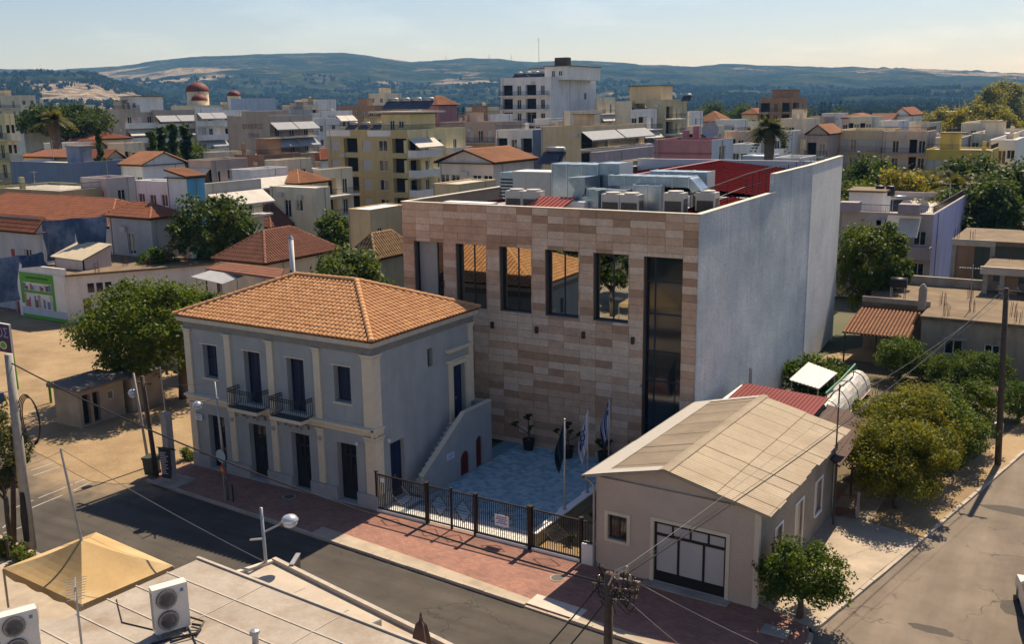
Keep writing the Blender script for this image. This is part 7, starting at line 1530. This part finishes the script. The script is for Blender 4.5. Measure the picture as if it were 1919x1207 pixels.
m_ = MB(); m_.box(4.6, -.15, 3.5, 16.3, 13, 3.75); m_.box(-.2, 3.4, 3.4, 4.6, 13, 3.74); m_.build('roof', [CONCW], lo); m_ = MB(); m_.box(-.2, 12.6, 3.75, 16.3, 12.9, 4.5); m_.build('parapet', [CONC], lo); MB().box(-.2, 3.4, 3.75, 4.7, 3.55, 4.15).build('parapet', [CONC], lo)
m_ = MB(); m_.box(6.1, -.45, 2.3, 7.8, -.02, 2.42); m_.build('window_hood', [CONC], lo)
tile_r = tiled_slope(MB(), (-.4, -1.9, 2.35), (4.2, -1.9, 2.35), (-.2, 3.3, 3.4), (4.2, 3.3, 3.4), .26, .42); r_ = MB(); r_.poly([(-.4, -1.9, 2.3), (4.2, -1.9, 2.3), (4.2, 3.3, 3.35), (-.2, 3.3, 3.35)]); TILEB2 = M('porch_tile', (.24, .11, .055), .85, .25, 2, .2); rr_ = r_.build('porch_roof', [TILEGAP], lo); q = tile_r.build('tile_courses', [TILEB2], rr_); q['kind'] = 'stuff'
for x in (-.2, 2, 4.0): MB().tube([(x, -1.7, 0), (x, -1.7, 2.3)], .06, 6).build('porch_post', [WOODPOLE], lo)
m_ = MB(); m_.box(4.0, 2.3, 3.7, 4.5, 2.8, 5.3); m_.lathe([(.25, 0), (.25, .1), (.1, .3)], (4.25, 2.55, 5.3), 8); m_.build('chimney', [CONC], lo)
for (x, y), q_ in zip(((6.2, .7), (7.6, 3.0), (10.3, 3.0), (10.8, .6), (6.8, 8.5), (13.2, 1.0), (5.4, 4.5)), ('at the front edge above the window', 'next to the aerial', 'right of the aerial further in', 'at the front edge near the pole', 'by the rear parapet', 'at the front edge beyond the pole', 'beside the chimney')): rebar((12.9+x, 40+y, 3.75), 'rebar cluster on the low stained house, '+q_, .95, 6, .2)
tk = thing('roof_water_tank', 'dark horizontal water drum on a stand on the low house', 'tank', (12.9+2.0, 45.5, 3.74)); MB().tube([(-.6, 0, 1.3), (.6, 0, 1.3)], .42, 12).build('drum', [BLACK], tk, smooth=True); m_ = MB()
for x in (-.5, .5):
    for y in (-.3, .3): m_.bar((x, y, 0), (x, y, 1.0), .05)
m_.build('stand', [GREYMETAL], tk)
antenna((12.9+7.4, 43.2, 3.75), 3.4, 'television aerial with wires on the low stained house')
bld('far right house roof with red tiles behind the unfinished frame', (1885, 1960, 1990, 430, 110), cD, None, None, name='house', cat='house', roof='hip', rise=2., roofmat=TILER, mind=6)
# --- palms and characteristic town trees
pm = palm_meshes(2, 9.5, .42, 1.7, 95, True, -38); p_ = DP(1440, 300, 132); palm('tall fan palm with shaggy trunk on the right of the town', (p_.x, p_.y, 0), pm, DP(1440, 236, 132).z/9.6)
p_ = DP(106, 290, 165); palm('tall date palm in front of the umbrella pine', (p_.x, p_.y, 0), palm_meshes(5, 9.5, .5, 2.0, 44, True, -10), DP(106, 222, 165).z/9.6)
p_ = DP(1785, 365, 118); palm('small leafy palm in the trees right of the mauve block', (p_.x, p_.y, 0), palm_meshes(6, 4.5, .25, 2.6, 30, False), DP(1785, 352, 118).z/4.6)
up = mk(51, 9.0, 3.6, 14.5, 90, 16000, .5, LF_PINE, 12.5, .5, 14, flat=.8, cl=.24); p_ = DP(120, 215, 185); tree('wide umbrella pine rising over the houses on the left', (p_.x, p_.y, 0), *up, s=1., sz=DP(120, 192, 185).z/17.3, name='umbrella_pine')
cone = crown_mesh('crown', 61, 2.2, 2.2, 5.5, 6.2, 60, 3500, .5, LF_PINE, shape='cone', cl=.2)[0]; ctr = trunk_mesh('trunk', 61, 3, .25, [], BARK)
for i, (px, py, dp, s, l_) in enumerate(((305, 262, 150, 1.1, 'tall conifer at the left of the dark conifer group'), (325, 255, 152, 1.0, 'conifer in the middle of the dark conifer group'), (285, 270, 148, .9, 'smallest conifer on the left of the dark group'), (346, 256, 155, 1.05, 'conifer at the right of the dark conifer group'), (184, 262, 145, .6, 'slim cypress beside the red shed roof'))):
    p_ = DP(px, py, dp); z_ = max(4, p_.z); tree(l_, (p_.x, p_.y, 0), cone, ctr, s=s*1.5, sz=(z_+1.5)/11.7, rz=i, name='conifer')
bg1 = mk(71, 4.0, 3.6, 5.8, 56, 8000, .42, LF_MULB, 3, .3, 6, cl=.3); bg2 = mk(72, 4.2, 3.6, 5.8, 56, 8000, .42, LF_DARK, 3, .3, 6, cl=.3); bg3 = mk(73, 4.5, 4.2, 6.2, 60, 9000, .42, LF_YELL, 3, .3, 6, cl=.3); bg4 = mk(74, 4.0, 3.4, 5.4, 56, 8000, .42, LF_OLIV, 3, .3, 6, cl=.3)
TL = ['light green tree at the right end of the dark conifers', 'dark round tree below the long tan apartment block', 'light green tree just right of the grey wall top', 'yellowish tree left in the dry garden behind the mauve block', 'yellowish tree right in the dry garden behind the mauve block', 'tall dark tree in front of the yellow house', 'tall dark tree at the right edge below the skyline', 'dark tree between yellow house and mauve block, right side', 'light green tree behind the mauve block roof hut', 'dark bush tree above the unfinished concrete frame', 'dark hedge tree behind the lilac wall', 'olive grey tree near the small palm', 'light green tree at the right edge above the red tiles', 'big yellowish tree standing alone on the far right horizon', 'yellowish tree left of the lone horizon tree', 'yellowish grove tree furthest left but one', 'yellowish grove tree third from the left', 'highest yellowish grove tree', 'yellowish grove tree right of the highest one', 'leftmost low yellowish grove tree', 'rightmost yellowish grove tree', 'dark far tree right of the brick tower, further out', 'dark far tree touching the brick tower on its right', 'small light green tree behind the long orange roof, right one', 'small light green tree behind the long orange roof, left one', 'dark far tree left of the brick tower', 'dark far tree right of the yellow hip-roofed house', 'small dark tree by the low cream houses', 'olive grey tree behind the satellite dishes', 'light green bush tree beside the mauve block side']
kinds_ = [(bg1, 'light green'), (bg2, 'dark green'), (bg3, 'yellowish'), (bg4, 'olive grey')]
for i, (px, py, dp, k, s) in enumerate(((355, 262, 158, 0, 1.0), (1640, 292, 130, 1, 1.1), (1615, 330, 125, 0, .9), (1690, 330, 120, 2, 1.0), (1730, 335, 125, 2, 1.0), (1820, 290, 128, 1, 1.3), (1900, 300, 115, 1, 1.4), (1845, 330, 110, 1, 1.2), (1600, 360, 118, 0, .9), (1870, 370, 122, 1, 1.0), (1840, 380, 118, 1, .9), (1760, 355, 112, 3, 1.0), (1915, 360, 125, 0, 1.1), (1890, 160, 420, 2, 2.0), (1860, 168, 400, 2, 1.8), (1760, 212, 270, 2, 1.2), (1790, 214, 265, 2, 1.3), (1820, 205, 270, 2, 1.4), (1860, 205, 280, 2, 1.5), (1740, 222, 262, 2, 1.1), (1890, 215, 255, 2, 1.2), (1580, 205, 300, 1, 1.3), (1510, 205, 300, 1, 1.1), (240, 375, 115, 0, .8), (215, 375, 118, 0, .7), (1385, 195, 340, 1, 1.6), (1330, 190, 360, 1, 1.5), (520, 330, 140, 1, .6), (1720, 360, 122, 3, .9), (1660, 372, 120, 0, .7))):
    m_, w_ = kinds_[k]; p_ = DP(px, py, dp); z_ = max(p_.z, 3.5); hs = z_/9.3*(1. if s < 1.5 else 1.)
    tree(TL[i], (p_.x, p_.y, 0), *m_, s=s, sz=max(.4, hs), rz=i*.7)
# --- more of the town between the landmark blocks
for (l_, px, wl, fr_, sd_, kw) in (
 ('small cream house with red roof under the umbrella pine', (135, 175, 205, 262, 180), cC, Wn(3, 1), None, dict(roof='hip', rise=1.0, roofmat=TILER, mind=8)),
 ('grey rear block peeking above the slate-blue building', (60, 100, 125, 262, 195), cG, Wn(2, 2), Wn(2, 2), dict(mind=9)),
 ('low house with rusty sheet roof above the slate-blue wall', (40, 128, 150, 296, 152), cD, Wn(4, 1, 'w..w'), None, dict(roof='gable', ridge='x', rise=.9, roofmat=TILEB, mind=8)),
 ('cream two-storey house right of the dark conifers', (380, 405, 432, 285, 150), cC, Wn(2, 2), Wn(2, 2, 'w.'), dict(mind=8)),
 ('pinkish flat house in front of the right balconied block', (352, 395, 425, 300, 140), cP, Bn(3, 2, 'ddd', awn='a'), Bn(3, 2, 'dwd'), dict(mind=7)),
 ('narrow cream house between lettered block and brown annexe', (495, 520, 545, 300, 142), cC, Wn(1, 2), Wn(2, 2), dict(mind=7)),
 ('narrow cream house left of the olive-beige block', (585, 600, 622, 318, 142), cC, Wn(1, 2), Bn(2, 2, 'dd'), dict(mind=7)),
 ('white flat house right above the lettered block balconies', (560, 590, 620, 222, 215), cW, Wn(2, 2), Wn(2, 2), dict(mind=8)),
 ('grey cube house between white block and brown terraced block', (515, 545, 575, 205, 250), cG, Wn(2, 2), Wn(2, 2), dict(mind=8)),
 ('brown flat block right of the dusky pink house', (858, 900, 925, 214, 210), cBrk, Wn(3, 2), None, dict(mind=8)),
 ('cream balcony block left behind the tall white one', (872, 912, 938, 200, 260), cC, Bn(3, 3, 'ddd'), None, dict(mind=8)),
 ('white low block at the foot of the tall white one', (1000, 1030, 1056, 222, 195), cW, Wn(2, 2), Wn(2, 2), dict(mind=8)),
 ('pale balconied block behind the pink building', (1286, 1326, 1352, 236, 178), cC, Bn(3, 4, 'ddd', awn='.a.', rail='bar'), Wn(2, 4), dict(mind=9)),
 ('small white house right behind the pink building', (1372, 1402, 1420, 270, 165), cW, Wn(2, 2), None, dict(mind=7)),
 ('low white terrace house behind the grey wall top', (1450, 1500, 1530, 296, 150), cW, Bn(3, 2, 'ddd', awn='a.'), None, dict(mind=7)),
 ('grey house with pergola roof right of the tan row', (1742, 1790, 1815, 252, 185), cG, Wn(3, 2), None, dict(mind=8)),
 ('cream flat block under the yellowish grove', (1690, 1742, 1765, 230, 215), cC, Bn(4, 3, 'dddd', awn='.a'), None, dict(mind=8)),
 ('white flat house far right under the grove', (1855, 1905, 1940, 262, 150), cW, Wn(3, 2, 'wdw'), None, dict(mind=8)),
 ('dusky flat house beyond the brick tower', (1515, 1545, 1565, 218, 220), cP, Bn(2, 3), None, dict(mind=8)),
 ('low long warehouse with pale roof on the far right', (1745, 1835, 1850, 208, 330), cW, None, None, dict(mind=10, par=.1, deck=WHITE)),
 ('brown house beyond the cluster of orange roofs', (1625, 1668, 1690, 226, 235), cBrk, Wn(3, 1), None, dict(roof='gable', ridge='x', rise=1.5, roofmat=TILEB, mind=8)),
 ('pale yellow cottage with red roof right of the olive trees', (1390, 1420, 1440, 214, 280), YEL2, Wn(2, 1), None, dict(roof='hip', rise=1.6, roofmat=TILER, mind=8)),
 ('small tan house behind the beige block roof', (690, 735, 760, 222, 215), cT, Wn(3, 2), None, dict(mind=8)),
 ('cream terrace house left of the pinkish brown block', (745, 790, 815, 215, 225), cC, Wn(3, 2), Wn(2, 2), dict(mind=8))):
    bld(l_, px, wl, fr_, sd_, name='house', cat='house', **kw)
for (l_, px, wl, fr_, sd_, kw) in (
 ('tall cream balconied block behind the umbrella pine', (92, 130, 178, 196, 250), cC, Bn(3, 5, 'ddd'), Bn(4, 5, 'dwdd', awn='.a.a'), {}),
 ('white balconied block left of the lettered wall', (412, 418, 440, 206, 240), cW, None, Bn(2, 5, 'dd', rail='solid'), dict(mind=9)),
 ('cream balconied block above the lettered balconies', (528, 556, 596, 196, 270), cC, Bn(2, 5), Bn(3, 5, 'ddd', awn='.b', rail='solid'), {}),
 ('white block with awnings behind the olive-beige roof', (600, 628, 660, 207, 235), cW, Bn(2, 4), Bn(3, 4, 'ddd', awn='b.b'), {}),
 ('grey balconied block between brown block and pink house', (738, 768, 796, 200, 245), cG, Bn(2, 4), Bn(2, 4, 'dd', awn='a'), dict(mind=9)),
 ('white balconied block left of the tall white one', (896, 920, 946, 214, 212), cW, Bn(2, 4), Bn(2, 4, 'dd'), dict(mind=9)),
 ('cream block in front of the tall white wall', (1030, 1046, 1072, 226, 188), cC, Bn(1, 3), Bn(2, 3, 'dd', awn='a'), dict(mind=9)),
 ('white balconied block right of the cream screens', (1180, 1196, 1222, 205, 190), cW, Bn(1, 4), Bn(2, 4, 'dd', awn='.b'), dict(mind=9)),
 ('white balconied block left of the tall palm', (1340, 1376, 1396, 224, 215), cW, Bn(3, 4, 'ddd', awn='b'), None, dict(mind=9)),
 ('grey-white block right behind the palm', (1440, 1474, 1494, 246, 172), cW, Bn(3, 4, 'ddd', rail='solid'), None, dict(mind=9, slab=cW)),
 ('cream balconied block over the long tan row', (1590, 1634, 1655, 218, 215), cC, Bn(4, 4, 'dddd', awn='.a'), None, dict(mind=9)),
 ('white balconied block over the right tan row', (1648, 1684, 1704, 226, 205), cW, Bn(3, 4, 'ddd', awn='b'), None, dict(mind=9)),
 ('cream block with striped awnings right of the tan rows', (1752, 1800, 1822, 258, 165), cC, Bn(4, 3, 'dddd', awn='a.'), None, dict(mind=9)),
 ('white block at the far left below the umbrella pine', (80, 108, 140, 268, 170), cW, Bn(2, 3), Bn(2, 3, 'dd', awn='a'), dict(mind=8)),
 ('cream block between slate-blue building and conifers', (200, 232, 270, 268, 165), cC, Bn(2, 3), Bn(3, 3, 'ddd', awn='.b'), {}),
 ('white block below the lettered wall', (432, 470, 498, 318, 132), cW, Bn(2, 2), Bn(2, 2, 'dd', awn='a'), dict(mind=7))):
    bld(l_, px, wl, fr_, sd_, **kw)
# across the street, west of the picture: what the stone building's glass mirrors
t = building('shop_house', 'two-storey grey house across the street, mirrored in the tall windows', 'house', ((-46, -27, 0), 26., 11., 6.5), cG, Wn(5, 2), Wn(3, 2), yaw=0.)
for i, (x, y) in enumerate(((-14.5, -19), (-19, -14.5), (-30, -13.5), (-7.5, -22), (-11, -25.5), (-5.5, -26))): tree(['dark street tree across the street left of the tan canopy', 'dark street tree across the street by the grey house corner', 'dark street tree across the street before the grey house', 'dark yard tree south of the tan canopy', 'dark yard tree behind the first one south of the canopy', 'dark yard tree between canopy and low block'][i], (x, y, 0), *midT, s=.95, rz=i)
# ------------------------------------------------------------------ plain, hills, far woods
from mathutils import noise as mnoise
RIDGE = [(-700, 128), (-200, 132), (0, 133), (100, 135), (180, 131), (300, 118), (400, 109), (480, 105), (560, 104), (640, 103), (700, 109), (770, 118), (830, 115), (900, 112), (1000, 119), (1100, 117), (1200, 125), (1300, 127), (1400, 126), (1500, 128), (1590, 131), (1700, 130), (1800, 135), (1919, 140), (2300, 142), (2700, 150)]
def ridge_y(px):
    for (a, ya), (b, yb) in zip(RIDGE, RIDGE[1:]):
        if a <= px <= b: return ya+(yb-ya)*(px-a)/(b-a)
    return 145
def elev(px):
    d = ray(px, ridge_y(px)); return d.z/math.hypot(d.x, d.y), math.atan2(d.x, d.y)
def _hill(m, n, b):
    p = pos(n)
    c = ramp(n, noise(n, p, .006, 8, .72), [(.34, (.010, .018, .008)), (.48, (.022, .034, .014)), (.6, (.06, .066, .028)), (.72, (.13, .115, .06))])
    f = ramp(n, noise(n, pos(n, (1, 1, 2.2)), .0015, 6, .62), [(.585, (0, 0, 0)), (.635, (.8,)*3)])
    c = mix(n, f, c, (.36, .29, .21))
    c = mix(n, 1., c, ramp(n, noise(n, p, .05, 3, .7), [(.35, (.35,)*3), (.65, (1.6,)*3)]), 'MULTIPLY')
    n.links.new(c, b.inputs['Base Color']); b.inputs['Roughness'].default_value = 1.; b.inputs['Specular IOR Level'].default_value = 0.
    bumpn(n, b, noise(n, p, .03, 6, .7), 1., 25.)
HILL = special('wooded_hillside', _hill)
NA, NR = 620, 72; V = []; Q = []
def hill_h(px, r):
    e, az = elev(px); RR = 5600; Hr = CAM.z+e*RR
    x, y = CAM.x+math.sin(az)*r, CAM.y+math.cos(az)*r
    t = max(0., min(1., (r-1500)/(RR-1500))); s = t*t*(3-2*t)
    nz = mnoise.fractal((x*.0011, y*.0011, 3.), .8, 2.1, 6); n2 = mnoise.fractal((x*.004, y*.004, 9.), .9, 2.1, 5)
    h = Hr*s*(.86+.14*s)+(nz*42*min(1, t*2.2)*(1-s)**.7+n2*9*min(1, t*3))*1.0
    if r > RR: h = Hr-(r-RR)*.09+n2*4
    if px < 430: # nearer dark spur on the left
        k = max(0, min(1, (430-px)/260)); e2 = (ray(px, 140+nz*6).z)/math.hypot(ray(px, 140).x, ray(px, 140).y); c = math.exp(-((r-2600)/700)**2); h = max(h, k*c*(CAM.z+e2*2600)*1.0+n2*5*c)
    if abs(r-RR) < 130: h += mnoise.fractal((x*.02, y*.02, 1.), .6, 2.1, 4)*9
    return x, y, max(h, -4 if t <= 0 else -2)
for i in range(NA+1):
    px = -700+3400*i/NA
    for j in range(NR+1):
        u = j/NR; r = 1300*(6600/1300)**u
        V.append(hill_h(px, r))
for i in range(NA):
    for j in range(NR): a = i*(NR+1)+j; Q.append((a, a+NR+1, a+NR+2, a+1))
me = fastmesh('hills', np.array(V), np.array(Q), HILL); me.polygons.foreach_set('use_smooth', [True]*len(Q)); o = put('hills', me); o['kind'] = 'structure'
# far-off woodland of the plain and hill foot, one mass
rg = np.random.default_rng(5)
def blob_field(name, pts, hs, ws, mat, seed, nper=26, leaf=.42):
    g = np.random.default_rng(seed); N = len(pts)*nper; idx = np.repeat(np.arange(len(pts)), nper)
    d = g.normal(size=(N, 3)); d /= np.linalg.norm(d, axis=1)[:, None]; rad = (g.random(N)**.35)[:, None]
    sc = np.stack([ws[idx]/2, ws[idx]/2, hs[idx]/2], 1); c = pts[idx]+np.stack([np.zeros(N), np.zeros(N), hs[idx]*.52], 1); p = c+d*rad*sc
    nr = d*.8+g.normal(size=(N, 3))*.4+np.array([0, 0, .3]); nr /= np.linalg.norm(nr, axis=1)[:, None]; a = np.cross(nr, g.normal(size=(N, 3))); a /= np.linalg.norm(a, axis=1)[:, None]; b = np.cross(nr, a)
    s = (ws[idx]*leaf*(.6+.7*g.random(N)))[:, None]; a *= s*.5; b *= s*.4
    Vv = np.stack([p-a, p-b, p+a, p+b], 1).reshape(-1, 3); me = fastmesh(name, Vv, np.arange(N*4).reshape(-1, 4), mat); o = put(name, me); o['kind'] = 'stuff'; o['label'] = 'far-off wooded plain reading as one mass of trees'; o['category'] = 'woodland'; return o
def scatter(n, r0, r1, seed, pw=1.2):
    g = np.random.default_rng(seed); px = g.uniform(-80, 2000, n); r = r0+(r1-r0)*g.random(n)**pw; P = []
    for a, b in zip(px, r):
        x, y, h = hill_h(a, b) if b > 1300 else (None, None, 0)
        if x is None: e, az = elev(a); x, y = CAM.x+math.sin(az)*b, CAM.y+math.cos(az)*b
        if mnoise.noise((x*.006, y*.006, 4.))+.6*mnoise.noise((x*.021, y*.021, 8.)) < -.08: continue
        P.append((x, y, max(h, -.2)))
    return np.array(P)
for k, (n, r0, r1, mt, hh, ww) in enumerate(((8000, 330, 1300, LF_OLF, (4, 7), (5, 9)), (7000, 330, 1500, LF_FAR, (5, 10), (5, 9)), (11000, 1200, 3300, LF_FAR, (6, 12), (8, 16)))):
    P = scatter(n, r0, r1, 20+k, 1.1); g = np.random.default_rng(k); blob_field('far_woodland', P, g.uniform(*hh, len(P)), g.uniform(*ww, len(P)), mt, 30+k, 26 if k < 2 else 14, .42 if k < 2 else .6)
# cypress lines on the plain
cyp = crown_mesh('crown', 81, 1.3, 1.3, 6.5, 6.8, 30, 420, 1.1, LF_FAR, shape='cone', cl=.25)[0]
lines = [(560, 680, 820, 17), (690, 800, 760, 16), (820, 935, 700, 10), (1140, 1300, 900, 14), (1380, 1480, 1000, 9), (1540, 1600, 900, 6), (190, 280, 620, 9)]
for li, (a, b, r, n) in enumerate(lines):
    for i in range(n):
        px = a+(b-a)*(i+random.uniform(-.35, .35))/n; e, az = elev(px); rr_ = r+random.uniform(-60, 60); x, y = CAM.x+math.sin(az)*rr_, CAM.y+math.cos(az)*rr_
        t = thing('cypress', ['slender cypress in the long line behind the brown blocks', 'slender cypress in the line behind the olive-beige block', 'slender cypress left of the tall white block', 'slender cypress in the line right of the tall white block', 'slender cypress beyond the brick tower', 'slender cypress right of the brick tower', 'slender cypress above the umbrella pine'][li], 'cypress', (x, y, 0), random.uniform(0, 6), 'cypress line %s' % 'abcdefg'[li]); s = random.uniform(.75, 1.25); t.scale = (s, s, s*1.15); put('crown', cyp, t)
# distant houses sprinkled over the plain
dh = {}
for i, (px, r, wl, nm, w_, h_) in enumerate(((520, 330, cW, 'white', 10, 6), (655, 400, cC, 'cream', 12, 7), (745, 420, cR, 'peach', 14, 6), (775, 640, cR, 'peach', 22, 9), (870, 380, cW, 'white', 12, 11), (905, 330, cC, 'cream', 12, 11), (620, 300, cD, 'drab', 11, 7), (1340, 420, cR, 'peach', 11, 5), (1530, 420, cC, 'cream', 12, 5), (1600, 380, cW, 'white', 11, 6), (1640, 330, cR, 'peach', 10, 6), (1765, 480, cP, 'dusky', 13, 7), (1800, 330, cW, 'white', 16, 4), (1700, 420, cR, 'peach', 10, 5), (1890, 330, cC, 'cream', 12, 6), (30, 420, cW, 'white', 12, 7), (145, 330, cP, 'dusky', 13, 9), (250, 560, cW, 'white', 18, 5), (470, 560, cR, 'peach', 13, 5), (1450, 560, cR, 'peach', 14, 5), (1850, 600, cR, 'peach', 16, 6), (1730, 700, cR, 'peach', 16, 6), (560, 380, cR, 'peach', 11, 7), (700, 340, cP, 'dusky', 12, 9), (850, 300, cC, 'cream', 12, 8), (500, 280, cC, 'cream', 10, 7), (1380, 300, cW, 'white', 10, 8), (1560, 300, cC, 'cream', 11, 8), (1650, 290, cC, 'cream', 10, 7), (1420, 330, cR, 'peach', 12, 6))):
    e, az = elev(px); x, y = CAM.x+math.sin(az)*r, CAM.y+math.cos(az)*r
    t = building('distant_house', 'small %s house far off among the trees of the plain' % nm, 'house', ((x-w_/2, y, 0), w_, 9., h_), wl, Wn(4, max(1, int(h_/3)), 'w.ws'), Wn(2, max(1, int(h_/3))), roof='hip' if i % 3 == 1 else 'flat', roofmat=TILER if i % 2 else TERRAT, rise=2., group='distant %s houses on the plain' % nm, pw=.8)
# radio masts on the ridge
for i, (px, py) in enumerate(((836, 105), (917, 103), (958, 105))):
    e, az = elev(px); r = 5550; x, y = CAM.x+math.sin(az)*r, CAM.y+math.cos(az)*r; d = ray(px, py-3); zt_ = CAM.z+d.z/math.hypot(d.x, d.y)*r; t = thing('radio_mast', 'thin radio mast on the hill ridge, %s of three' % ('leftmost', 'middle', 'rightmost')[i], 'mast', (x, y, CAM.z+e*r-8)); MB().tube([(0, 0, 0), (0, 0, zt_-(CAM.z+e*r)+8)], [2.2, .8], 5).build('lattice', [M('mast_grey', (.3, .3, .32), .6, bump=0)], t)
# ------------------------------------------------------------------ haze
hzm = bpy.data.materials.new('haze'); hzm.use_nodes = True; n = hzm.node_tree; n.nodes.remove(n.nodes['Principled BSDF']); pv_ = n.nodes.new('ShaderNodeVolumePrincipled'); pv_.inputs['Color'].default_value = (.20, .50, 1, 1); pv_.inputs['Absorption Color'].default_value = (1, 1, 1, 1); pv_.inputs['Density'].default_value = 1.05e-4; pv_.inputs['Anisotropy'].default_value = 0.
n.links.new(pv_.outputs[0], n.nodes['Material Output'].inputs['Volume'])
hb = struct('haze', MB().box(-7200, -2200, -6, 6200, 9200, 345), [hzm], 'stuff'); hb['label'] = 'thin blue summer haze over the plain'; hb['category'] = 'haze'
